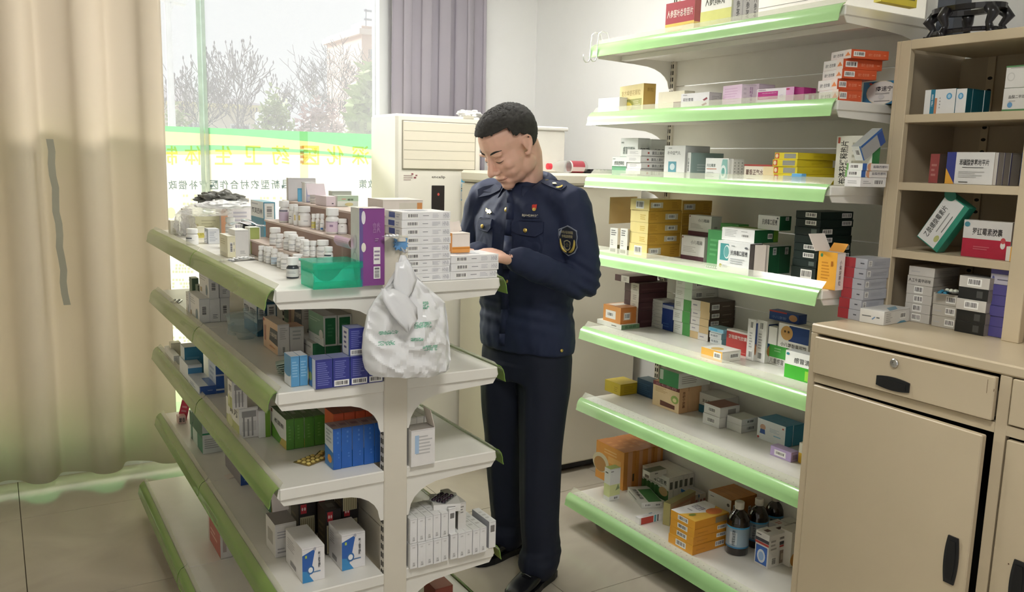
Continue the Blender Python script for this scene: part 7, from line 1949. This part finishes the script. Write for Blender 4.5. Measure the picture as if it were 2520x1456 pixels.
def ramp(z, tab):
    for (z0, v0), (z1, v1) in zip(tab, tab[1:]):
        if z <= z1:
            q = max(0, (z - z0) / (z1 - z0)); q = q * q * (3 - 2 * q)
            return [a + (b - a) * q for a, b in zip(v0, v1)]
    return tab[-1][1]
# head frame: pitched down, turned a little further to the shelf
hA = math.radians(188); hP = math.radians(33)
hf0 = Vector((math.cos(hA), math.sin(hA), 0)); HL = Vector((-hf0.y, hf0.x, 0))
HF = hf0 * math.cos(hP) - Vector((0, 0, 1)) * math.sin(hP); HU = HL.cross(HF) * -1
HU = HF.cross(HL)
HO = at(1251, 354, 1, .53)
HS = 1.03
def PH(a, b, c): return HO + (HF * a + HL * b + HU * c) * HS
HM = Matrix((HF, HL, HU)).transposed()
def hball(mb, c, rad, n=16): ball(mb, PH(*c), [x * HS for x in rad], HM, n)
m_skin = mat('skin', 'e6b8a2', .45, var=.05, scale=25, bump=.05, bscale=400, sss=.12)
m_hair = mat('short_black_hair', '34322f', .9, var=.3, scale=60, bump=.6, bscale=500)
m_uni = mat('navy_uniform_cloth', '262e48', .68, var=.06, scale=12, bump=.12, bscale=700, spec=.3)
m_tro = mat('dark_navy_trousers', '1c2130', .7, var=.06, scale=12, bump=.12, bscale=700, spec=.3)
m_gold = mat('gold_metal', 'd9bd6c', .28, metal=.9, var=.05)
m_shoe = mat('black_leather', '121216', .25, var=.1, scale=30, spec=.6)
body = MB()
hball(body, (-.012, 0, .026), (.099, .076, .080)); hball(body, (.030, 0, -.035), (.062, .069, .085)); hball(body, (.033, 0, -.085), (.047, .058, .038))
hball(body, (.067, 0, -.112), (.021, .026, .018)); hball(body, (.062, 0, -.095), (.024, .036, .020)); hball(body, (.03, 0, .03), (.066, .066, .075))
for s in (-1, 1):
    hball(body, (.055, s * .040, -.036), (.026, .024, .022)); hball(body, (.080, s * .030, .010), (.014, .028, .009)); hball(body, (.074, s * .031, -.013), (.013, .017, .010))
    hball(body, (.098, s * .013, -.050), (.011, .009, .009)); hball(body, (.0, s * .052, -.072), (.040, .018, .032)); hball(body, (.052, s * .036, -.062), (.026, .024, .026))
    limb(body, [PH(.004, s * .074, -.030), PH(.0, s * .080, -.036), PH(-.012, s * .084, -.026), PH(-.026, s * .088, -.006), PH(-.028, s * .089, .012), PH(-.016, s * .086, .024), PH(-.002, s * .078, .018), PH(.002, s * .074, .004)], [.005, .0068, .0056, .0042, .0040, .0040, .0038, .003], 10, 2); hball(body, (-.013, s * .078, -.004), (.018, .0055, .026))
limb(body, [PH(.086, 0, .006), PH(.098, 0, -.02), PH(.112, 0, -.045)], [.009 * HS, .010 * HS, .0125 * HS], 12)
hball(body, (.087, 0, -.075), (.009, .025, .0060)); hball(body, (.084, 0, -.086), (.009, .022, .0070)); hball(body, (.078, 0, -.066), (.012, .022, .014))
limb(body, [PH(-.045, 0, .0), PH(-.052, 0, -.07), PB(.015, 0, 1.37)], [.050, .052, .056], 20)
# core under the clothes
limb(body, [PB(.01, 0, 1.34), PB(.02, 0, 1.15), PB(0, 0, .92)], [.06, .09, .085], 16)
HANDL = at(1240, 628, 1, .325); HANDR = at(1150, 610, 1, .46)
SHL, ELL, WRL = PB(.02, .185, 1.365), PB(.00, .245, 1.10), HANDL + Vector((.035, .0, -.01))
SHR, ELR, WRR = PB(.03, -.18, 1.365), PB(.07, -.245, 1.10), HANDR + Vector((.05, .02, -.02))
for (sh, el_, wr) in ((SHL, ELL, WRL), (SHR, ELR, WRR)):
    limb(body, [PB(.03, 0, 1.33), sh, el_, wr], [.05, .04, .032, .026], 12)
for s in (1, -1):
    limb(body, [PB(0, s * .07, .92), PB(.03 if s > 0 else -.02, s * .10, .5), PB(.03 if s > 0 else -.08, s * .125, .08)], [.075, .045, .035], 12)
def hand(mb, W, d, up, side):             # d: direction of the fingers, up: back of the hand, side: towards the thumb
    d, up, side = d.normalized(), up.normalized(), side.normalized()
    for k in range(4):
        o_ = (-.5 + k / 3)                 # across the knuckles, thumb side positive
        a = W + d * .012 + side * o_ * .040
        b = W + d * (.078 - abs(o_ - .15) * .012) + side * o_ * .062 + up * .004
        limb(mb, [a, (a + b) / 2 + up * .003, b], [.0155, .0145, .0105], 10)
        L = (.040, .046, .043, .034)[3 - k] if True else .04
        cu_ = .55 + .12 * k
        p1 = b + (d * math.cos(.35) - up * math.sin(.35)) * L
        p2 = p1 + (d * math.cos(cu_ + .35) - up * math.sin(cu_ + .35)) * L * .66
        p3 = p2 + (d * math.cos(cu_ + .75) - up * math.sin(cu_ + .75)) * L * .5
        limb(mb, [b, p1, p2, p3], [.0098, .0088, .0078, .0066], 10, 2)
    a = W + d * .020 + side * .024 - up * .004
    b = a + (d * .62 + side * .75 - up * .15).normalized() * .036
    c_ = b + (d * .9 + side * .35 - up * .25).normalized() * .032
    e_ = c_ + (d * .95 - up * .35).normalized() * .024
    limb(mb, [a, b, c_, e_], [.015, .0115, .0098, .0078], 10, 2)
dl_ = Vector((-.93, -.18, .10)); hand(body, WRL + dl_.normalized() * .03, dl_, Vector((.1, -.35, .93)), Vector((-.1, .95, .3)))
dr_ = Vector((-.9, -.35, .05)); hand(body, WRR + dr_.normalized() * .03, dr_, Vector((.05, .1, .99)), Vector((-.35, -.93, .0)))
man = remesh(body, 'person', .0032, 5, m_skin, label='man in a dark navy uniform reading a carton beside the shelving', cat='person')
# jacket
def wr_(co, nn):
    l = Vector((co.x * 9, co.y * 9, co.z * 6))
    w = .008 * noise.noise(l) + .005 * noise.noise(Vector((co.x * 24 + co.z * 10, co.y * 24, co.z * 9))) - .004 * abs(noise.noise(Vector((co.x * 30 - co.z * 16, co.y * 30, co.z * 12))))
    dE = min((co - ELL).length, (co - ELR).length)
    w += math.exp(-(dE / .09) ** 2) * .006 * math.sin(co.z * 160 + co.x * 90)
    w += math.exp(-((co.z - 1.0) / .06) ** 2) * .003 * math.sin(co.z * 140 + co.x * 30)
    return w
jk = MB()
TAB = [(.845, (-.005, .186, .126)), (.90, (.0, .188, .128)), (1.0, (.005, .182, .126)), (1.1, (.012, .188, .128)), (1.2, (.02, .198, .126)), (1.29, (.024, .200, .116)), (1.35, (.022, .182, .100)), (1.39, (.018, .130, .080)), (1.415, (.015, .082, .066)), (1.43, (.012, .066, .060))]
rg = []
z = .845
while z <= 1.4301:
    c, hw2, hd2 = ramp(z, TAB)
    rg.append(ell_ring(PB(c, 0, z), LF_ * hw2, FW_ * hd2, 32, .88)); z += .0225
loft(jk, rg)
limb(jk, [PB(.03, .10, 1.375), SHL, PB(.01, .225, 1.25), ELL, ELL.lerp(WRL, .5), WRL - (WRL - ELL).normalized() * .012], [.060, .070, .063, .056, .049, .043], 18)
limb(jk, [PB(.03, -.10, 1.375), SHR, PB(.04, -.215, 1.25), ELR, ELR.lerp(WRR, .5), WRR - (WRR - ELR).normalized() * .012], [.060, .070, .063, .056, .049, .043], 18)
jack = remesh(jk, 'jacket', .0075, 5, m_uni, man, wr_)
# trousers
def wt_(co, nn):
    return .006 * noise.noise(Vector((co.x * 9, co.y * 9, co.z * 2))) + .003 * noise.noise(Vector((co.x * 22, co.y * 22, co.z * 6))) + math.exp(-((co.z - .13) / .05) ** 2) * .005 * noise.noise(Vector((co.x * 14, co.y * 14, co.z * 50)))
_wt0 = wt_
def wt_(co, nn):                            # pressed crease down the front of each leg
    return _wt0(co, nn) + (.006 * math.exp(-(nn.dot(LF_) / .2) ** 2) if nn.dot(FW_) > 0 and co.z < .8 else 0)
tr_ = MB()
FLp, FRp = PB(.035, .118, .0), PB(-.075, -.118, .0)
loft(tr_, [ell_ring(PB(-.005, 0, zz_), LF_ * w2, FW_ * d2, 28, .9) for zz_, w2, d2 in ((.74, .15, .112), (.80, .172, .118), (.88, .174, .118), (.95, .165, .115), (1.0, .155, .112))])
for s, fp in ((1, FLp), (-1, FRp)):
    kn = PB(.028 if s > 0 else -.02, s * .105, .48)
    limb(tr_, [PB(-.005, s * .082, .82), PB(.0, s * .09, .70), kn, kn.lerp(fp, .55) + Vector((0, 0, .02)), fp + Vector((0, 0, .12)) - FW_ * .01, fp + Vector((0, 0, .085)) + FW_ * .005], [.100, .092, .076, .070, .070, .074], 20)
trou = remesh(tr_, 'trousers', .0075, 5, m_tro, man, wt_)
# shoes
def shoe(fp, ang, name):
    d = Matrix.Rotation(ang, 3, 'Z') @ FW_; sd = Vector((-d.y, d.x, 0))
    mb = MB(); rings = []
    for k, (x_, w2, h2) in enumerate(((-.085, .020, .045), (-.078, .032, .070), (-.05, .037, .088), (-.01, .039, .092), (.03, .040, .080), (.07, .045, .062), (.11, .047, .050), (.145, .042, .042), (.168, .030, .034), (.178, .014, .024))):
        rr_ = []
        for j in range(20):
            a = 2 * math.pi * j / 20
            y_ = math.cos(a); zz_ = math.sin(a)
            yy = w2 * math.copysign(abs(y_) ** .8, y_)
            zq = .022 + (h2 - .022) * (.5 + .5 * zz_) ** (.9 if zz_ > 0 else 1)
            rr_.append(fp + d * x_ + sd * yy + Vector((0, 0, zq)))
        rings.append(rr_)
    loft(mb, rings)
    o = mb.build(name, m_shoe, man, smooth=True); o.matrix_parent_inverse = man.matrix_world.inverted()
    sm = o.modifiers.new('s', 'SUBSURF'); sm.levels = sm.render_levels = 1
    so_ = MB(); pts = []
    for x_, w2 in ((-.088, .020), (-.08, .034), (-.05, .040), (-.01, .040), (.03, .041), (.07, .048), (.11, .050), (.15, .044), (.172, .030), (.183, .012)): pts.append((x_, w2))
    prof = [(x_, w2) for x_, w2 in pts] + [(x_, -w2) for x_, w2 in pts[::-1]]
    so_.prism(prof, lambda p, q, tt: tuple(fp + d * p + sd * q + Vector((0, 0, tt))), .001, .024)
    MBo = so_.build('sole', mat('black_rubber_sole', '0d0d0f', .5), o)
    lc = MB()
    for k in range(4):
        x_ = .035 + k * .016
        lc.tube([fp + d * x_ - sd * .020 + Vector((0, 0, .080 - k * .006)), fp + d * (x_ + .004) + Vector((0, 0, .088 - k * .0065)), fp + d * x_ + sd * .020 + Vector((0, 0, .080 - k * .006))], .0022, 6)
    lc.build('laces', m_shoe, o, kind='stuff')
shoe(FLp, .12, 'shoe'); shoe(FRp, -.15, 'shoe')
# hair: a short cap that follows the skull
hv, hfac = [], []
NR, NC_ = 60, 96
keep = {}
for i in range(NR + 1):
    th = math.pi * .72 * i / NR
    for j in range(NC_):
        ph = 2 * math.pi * j / NC_
        dx_, dy_, dz_ = math.sin(th) * math.cos(ph), math.sin(th) * math.sin(ph), math.cos(th)
        thick = .003 + .009 * max(0, dz_) ** .9 + .014 * max(0, dx_) * max(0, dz_)
        nn_ = (noise.noise(Vector((dx_ * 34, dy_ * 34, dz_ * 34))) * .004 + noise.noise(Vector((dx_ * 70, dy_ * 70, dz_ * 70))) * .003) * (.3 + .7 * max(0, dz_))
        p = Vector((-.012 + (.100 + thick + nn_) * dx_, (.077 + thick * .55 + nn_) * dy_, .026 + (.080 + thick + nn_) * dz_))
        cosf = math.cos(ph)
        lim = (.072 if cosf > .45 else (.022 + .050 * max(0, (cosf + .05) / .5) if cosf > -.05 else .022 - .075 * min(1, (-.05 - cosf) / .45)))
        if .12 < cosf < .42: lim -= .016 * math.sin(math.pi * (cosf - .12) / .3)
        keep[i, j] = p.z > lim + .004 * noise.noise(Vector((ph * 6, 1, 2)))
        hv.append(PH(*p))
for i in range(NR):
    for j in range(NC_):
        j2 = (j + 1) % NC_
        if all(keep[q] for q in ((i, j), (i, j2), (i + 1, j), (i + 1, j2))): hfac.append((i * NC_ + j, i * NC_ + j2, (i + 1) * NC_ + j2, (i + 1) * NC_ + j))
ha = MB().add(hv, hfac).build('hair', m_hair, man, smooth=True); ha.matrix_parent_inverse = man.matrix_world.inverted()
sdm = ha.modifiers.new('t', 'SOLIDIFY'); sdm.thickness = .008; sdm.offset = -1
# brows, eyelids
def hchild(mb, nm, m, **k):
    o = mb.build(nm, m, man, smooth=True, **k); o.matrix_parent_inverse = man.matrix_world.inverted(); return o
m_line = mat('dark_lash', '2a1c1a', .7)
from mathutils.bvhtree import BVHTree
dgx = bpy.context.evaluated_depsgraph_get()
BV = {}
def bvh(o):
    if o.name not in BV: BV[o.name] = BVHTree.FromObject(o, bpy.context.evaluated_depsgraph_get())
    return BV[o.name]
def on_face(a, b, c):                     # nearest skin point to a place in the head frame, from the front
    q = PH(a + .08, b, c)
    loc, nn_, _, _ = bvh(man).ray_cast(q, -HF)
    return (loc if loc is not None else PH(a, b, c)), (nn_ if nn_ is not None else HF)
for s in (-1, 1):
    eb = MB(); pts = []
    for k in range(7):
        q, n2 = on_face(.08, s * (.014 + .036 * k / 6), .014 + .006 * math.sin(math.pi * k / 6 * .8)); pts.append(q + n2 * .0005)
    eb.tube(pts, [.0014, .0030, .0034, .0034, .0030, .0022, .0010], 6); hchild(eb, 'eyebrow', m_hair)
    ey = MB(); pts = []
    for k in range(7):
        q, n2 = on_face(.08, s * (.018 + .028 * k / 6), -.0185 + .0035 * (1 - math.sin(math.pi * k / 6))); pts.append(q + n2 * .0002)
    ey.tube(pts, [.0006, .0013, .0016, .0017, .0016, .0013, .0006], 6); hchild(ey, 'eyelashes', m_line)
    cr_ = MB(); pts = []
    for k in range(7):
        q, n2 = on_face(.08, s * (.018 + .028 * k / 6), -.005 + .003 * math.sin(math.pi * k / 6)); pts.append(q + n2 * -.0002)
    cr_.tube(pts, .0006, 6); hchild(cr_, 'eyelid_crease', mat('skin_crease', '9c6a58', .6))
mo = MB(); pts = []
for k in range(9):
    b_ = -.024 + .048 * k / 8
    q, n2 = on_face(.09, b_, -.0792 - .002 * abs(k - 4) / 4); pts.append(q + n2 * .0001)
mo.tube(pts, [.0006, .0011, .0014, .0014, .0015, .0014, .0014, .0011, .0006], 6); hchild(mo, 'mouth_line', mat('lip_line', '8a4a44', .6))
lipm = mat('lips', 'bf8074', .45, var=.05, sss=.1)
# collar
def jchild(mb, nm, m, par=None, **k):
    o = mb.build(nm, m, par or jack, **k); o.matrix_parent_inverse = (par or jack).matrix_world.inverted(); return o
co = MB(); n = 30
inn, outr = [], []
for k in range(n + 1):
    a = math.radians(-152 + 304 * k / n)        # measured from the back of the neck
    ba, bl = -math.cos(a), math.sin(a)
    back = (1 + math.cos(a)) / 2
    low_ = PB(.014 + ba * .072, bl * .076, 1.425 - .050 * (1 - back) ** 1.2)
    top_ = PB(.022 + ba * .066, bl * .068, 1.440 + .046 * back ** 1.2)
    fold = PB(.018 + ba * .104, bl * .112, 1.446 + .006 * math.sin(math.radians(abs(-152 + 304 * k / n))) - .078 * (1 - back) ** 1.4 - (.045 if k in (2, 3, n - 3, n - 2) else .022 if k in (1, 4, n - 1, n - 4) else .0))
    inn.append((low_, top_, fold))
co.add([p for tri in inn for p in tri], [(3 * k + q, 3 * k + 3 + q, 3 * k + 4 + q, 3 * k + 1 + q) for k in range(n) for q in (0, 1)])
cl_ = jchild(co, 'collar', m_uni, smooth=True)
cl_.modifiers.new('t', 'SOLIDIFY').thickness = .004
sb = cl_.modifiers.new('s', 'SUBSURF'); sb.levels = sb.render_levels = 1
# trimmings laid on the cloth where the ray from a place in front meets it
def surf(u, v, o=None):
    d = Vector(FF + RR * (u - 1260) / FPX - UU * (v - 728) / FPX)
    loc, nn_, _, _ = bvh(o or jack).ray_cast(Vector(CAM), d.normalized())
    if loc is None: 
        print('NOHIT', u, v); loc = at(u, v, 1, .45); nn_ = -d.normalized()
    if nn_.dot(d) > 0: nn_ = -nn_
    return loc, nn_.normalized()
def patch(u, v, outline, sx, sy, th, m, nm, par=None, lift=.001, nsm=1, rot=0):   # flat trim; outline in -1..1
    loc, nn_ = surf(u, v)
    up = Vector((0, 0, 1)); up = (up - nn_ * up.dot(nn_)).normalized(); rt = up.cross(nn_)
    if rot: up, rt = up * math.cos(rot) - rt * math.sin(rot), rt * math.cos(rot) + up * math.sin(rot)
    mb = MB(); vs = []
    for (a, b) in outline:
        q = loc + rt * a * sx + up * b * sy
        h, n3, _, _ = bvh(jack).find_nearest(q)
        q2 = h if (h is not None and (h - q).length < .03) else q
        vs.append((q2 + nn_ * lift, q2 + nn_ * (lift + th)))
    n_ = len(vs)
    mb.add([p[0] for p in vs] + [p[1] for p in vs], [tuple(range(n_))[::-1], tuple(range(n_, 2 * n_))] + [(i, (i + 1) % n_, n_ + (i + 1) % n_, n_ + i) for i in range(n_)])
    return jchild(mb, nm, m, par), loc, nn_, rt, up
def button(u, v, rr_, nm='button', lift=.0015):
    loc, nn_ = surf(u, v)
    fr_ = nn_.to_track_quat('Z', 'Y').to_matrix()
    mb = MB().lathe([(rr_, 0), (rr_, .002), (rr_ * .8, .0035), (0, .0042)], loc + nn_ * lift, 16, ax=fr_)
    jchild(mb, nm, m_gold, smooth=True)
for (u, v) in ((1247, 516), (1246, 691)): button(u, v, .0085)
m_seam = mat('navy_seam', '161b2c', .8)
# front placket, as a raised strip
pl = MB(); pts = []
for (u, v) in ((1256, 470), (1258, 500), (1256, 540), (1252, 580), (1250, 620), (1248, 660), (1246, 700), (1243, 760), (1240, 820), (1239, 850)):
    loc, nn_ = surf(u, v); pts.append((loc, nn_))
for (a, na_), (b, nb_) in zip(pts, pts[1:]):
    rt = Vector((RR[0], RR[1], RR[2]))
    pl.add([a + na_ * .0025 - rt * .013, a + na_ * .003 + rt * .013, b + nb_ * .003 + rt * .013, b + nb_ * .0025 - rt * .013], [(0, 1, 2, 3)])
plo = jchild(pl, 'placket', m_uni, smooth=True); plo.modifiers.new('t', 'SOLIDIFY').thickness = .003
FLAP = [(-1, 1), (1, 1), (1, -.35), (.55, -.95), (-.55, -.75), (-1, -.35)]
FL2 = []
for i in range(len(FLAP)):
    a, b = FLAP[i], FLAP[(i + 1) % len(FLAP)]
    for k in range(5): FL2.append((a[0] + (b[0] - a[0]) * k / 5, a[1] + (b[1] - a[1]) * k / 5))
for (u, v, sx, sy) in ((1298, 563, .058, .026), (1195, 552, .042, .025)):
    po, *_ = patch(u, v, FL2, sx, sy, .0055, m_uni, 'pocket_flap', lift=.003)
    PKT = [(-1, .6), (1, .6), (1, -1), (-1, -1)]
    P2 = []
    for i in range(4):
        a, b = PKT[i], PKT[(i + 1) % 4]
        for k in range(6): P2.append((a[0] + (b[0] - a[0]) * k / 6, a[1] + (b[1] - a[1]) * k / 6))
    patch(u, v + 34, P2, sx * .92, .058, .0025, m_uni, 'pocket', lift=.001)
for (u, v) in ((1295, 567), (1192, 556)): button(u, v, .0075, lift=.0085)
try: button(1381, 862, .006)
except Exception: pass
WING = [(-1, .55), (-.2, .35), (.05, .6), (.35, .45), (1, .15), (.75, -.5), (.25, -.35), (0, -.8), (-.3, -.3), (-.8, -.35)]
patch(1204, 521, WING, .022, .012, .003, m_gold, 'wing_badge', lift=.002, rot=-.2)
patch(1315, 512, [(-1, .9), (-.3, 1), (.3, .9), (1, 1), (.9, -.2), (.5, -.8), (0, -1), (-.5, -.8), (-.9, -.2)], .0085, .0115, .003, mat('red_enamel', 'c8382e', .3), 'party_badge', lift=.002)
patch(1315, 516, [(math.cos(a), math.sin(a)) for a in [2 * math.pi * k / 12 for k in range(12)]], .0062, .006, .004, m_gold, 'badge_gold', lift=.0022)
nb_, nl, nn_, rt, up = patch(1306, 531, [(-1, 1), (-.3, 1), (.3, 1), (1, 1), (1, -1), (.3, -1), (-.3, -1), (-1, -1)], .031, .0075, .002, m_uni, 'name_strip', lift=.002)
tx = MB(); tx.text('BJ0428032', nl - rt * .028 - up * .005 + nn_ * .0052, rt * .056, up * .010); jchild(tx, 'strip_number', mat('silver_thread', 'cfcab4', .35, metal=.5), nb_)
# shield patch on the upper sleeve
SHD = [(0, 1.0), (.45, .86), (.95, .72), (1.0, .3), (.86, -.05), (.92, -.4), (.6, -.78), (0, -1.0), (-.6, -.78), (-.92, -.4), (-.86, -.05), (-1.0, .3), (-.95, .72), (-.45, .86)]
S2 = []
for i in range(len(SHD)):
    a, b = SHD[i], SHD[(i + 1) % len(SHD)]
    for k in range(3): S2.append((a[0] + (b[0] - a[0]) * k / 3, a[1] + (b[1] - a[1]) * k / 3))
pa_, pl_, pn, prt, pup = patch(1399, 592, S2, .040, .051, .0016, mat('grey_border_thread', '8d93a2', .6), 'arm_patch', lift=.0012)
patch(1399, 592, [(a * .92, b * .92) for a, b in S2], .040, .051, .001, mat('patch_ground', '1d2231', .7), 'patch_ground', pa_, lift=.003)
em = MB()
def pq(a, b, h=.0062): return pl_ + prt * a * .040 + pup * b * .051 + pn * h
em.text('中华人民共和国', pq(-.62, .46), prt * 1.24 * .04, pup * .2 * .051)
em.text('市场监督管理', pq(-.58, .2), prt * 1.16 * .04, pup * .2 * .051)
jchild(em, 'patch_lettering', mat('pale_gold_thread', 'b8ad86', .5), pa_)
wr2 = MB()
for s in (-1, 1):
    pts = [pq(s * (.12 + .62 * math.sin(q)), -.72 + .62 * (1 - math.cos(q)) * 1.15) for q in [1.75 * k / 8 for k in range(9)]]
    wr2.tube(pts, [.0022, .0035, .0045, .005, .005, .0046, .004, .003, .0012], 6)
jchild(wr2, 'wreath', mat('gold_thread', 'c9b25c', .4, metal=.4), pa_, smooth=True)
sh_ = MB(); sh_.add([pq(a * .36, -.28 + b * .36, .0072) for a, b in SHD], [tuple(range(len(SHD)))]); jchild(sh_, 'emblem', MATS['pale_gold_thread'], pa_)
s3 = MB(); s3.add([pq(a * .29, -.27 + b * .29, .0078) for a, b in SHD], [tuple(range(len(SHD)))]); jchild(s3, 'emblem_field', MATS['patch_ground'], pa_)
st_ = MB()
for (a, b) in ((0, -.15), (-.1, -.22), (.1, -.22), (-.06, -.33), (.06, -.33)):
    st_.add([pq(a + .035 * math.cos(x_), b + .03 * math.sin(x_), .0082) for x_ in [2 * math.pi * k / 8 for k in range(8)]], [tuple(range(8))])
jchild(st_, 'emblem_stars', MATS['gold_thread'], pa_, kind='stuff')
# shoulder straps with gold marks
for (u, v, w2) in ((1362, 452, 1), (1205, 468, 0)):
    SQ = [(-1, .6), (-.5, .8), (0, .85), (.5, .8), (1, .6), (1, -.6), (.5, -.8), (0, -.85), (-.5, -.8), (-1, -.6)]
    so2, l2, n2, r2, u2 = patch(u, v, SQ, .048, .024, .003, m_uni, 'shoulder_strap', lift=.002, rot=-.5 if w2 else .35)
    if w2:
        patch(1366, 455, [(-1, .2), (-.3, .8), (.5, .4), (.9, -.2), (.1, -.5), (-.7, -.4)], .0085, .006, .002, m_gold, 'strap_star', so2, lift=.0055)
        patch(1376, 461, [(-1, -.5), (0, -.2), (.8, .8), (1, .5), (.6, -.5), (-.2, -.9)], .012, .008, .002, m_gold, 'strap_bar', so2, lift=.0055)
        patch(1346, 447, [(-1, -.4), (1, .5), (1, .9), (-1, 0)], .005, .004, .002, m_gold, 'strap_mark', so2, lift=.0055)
bpy.context.view_layer.update()
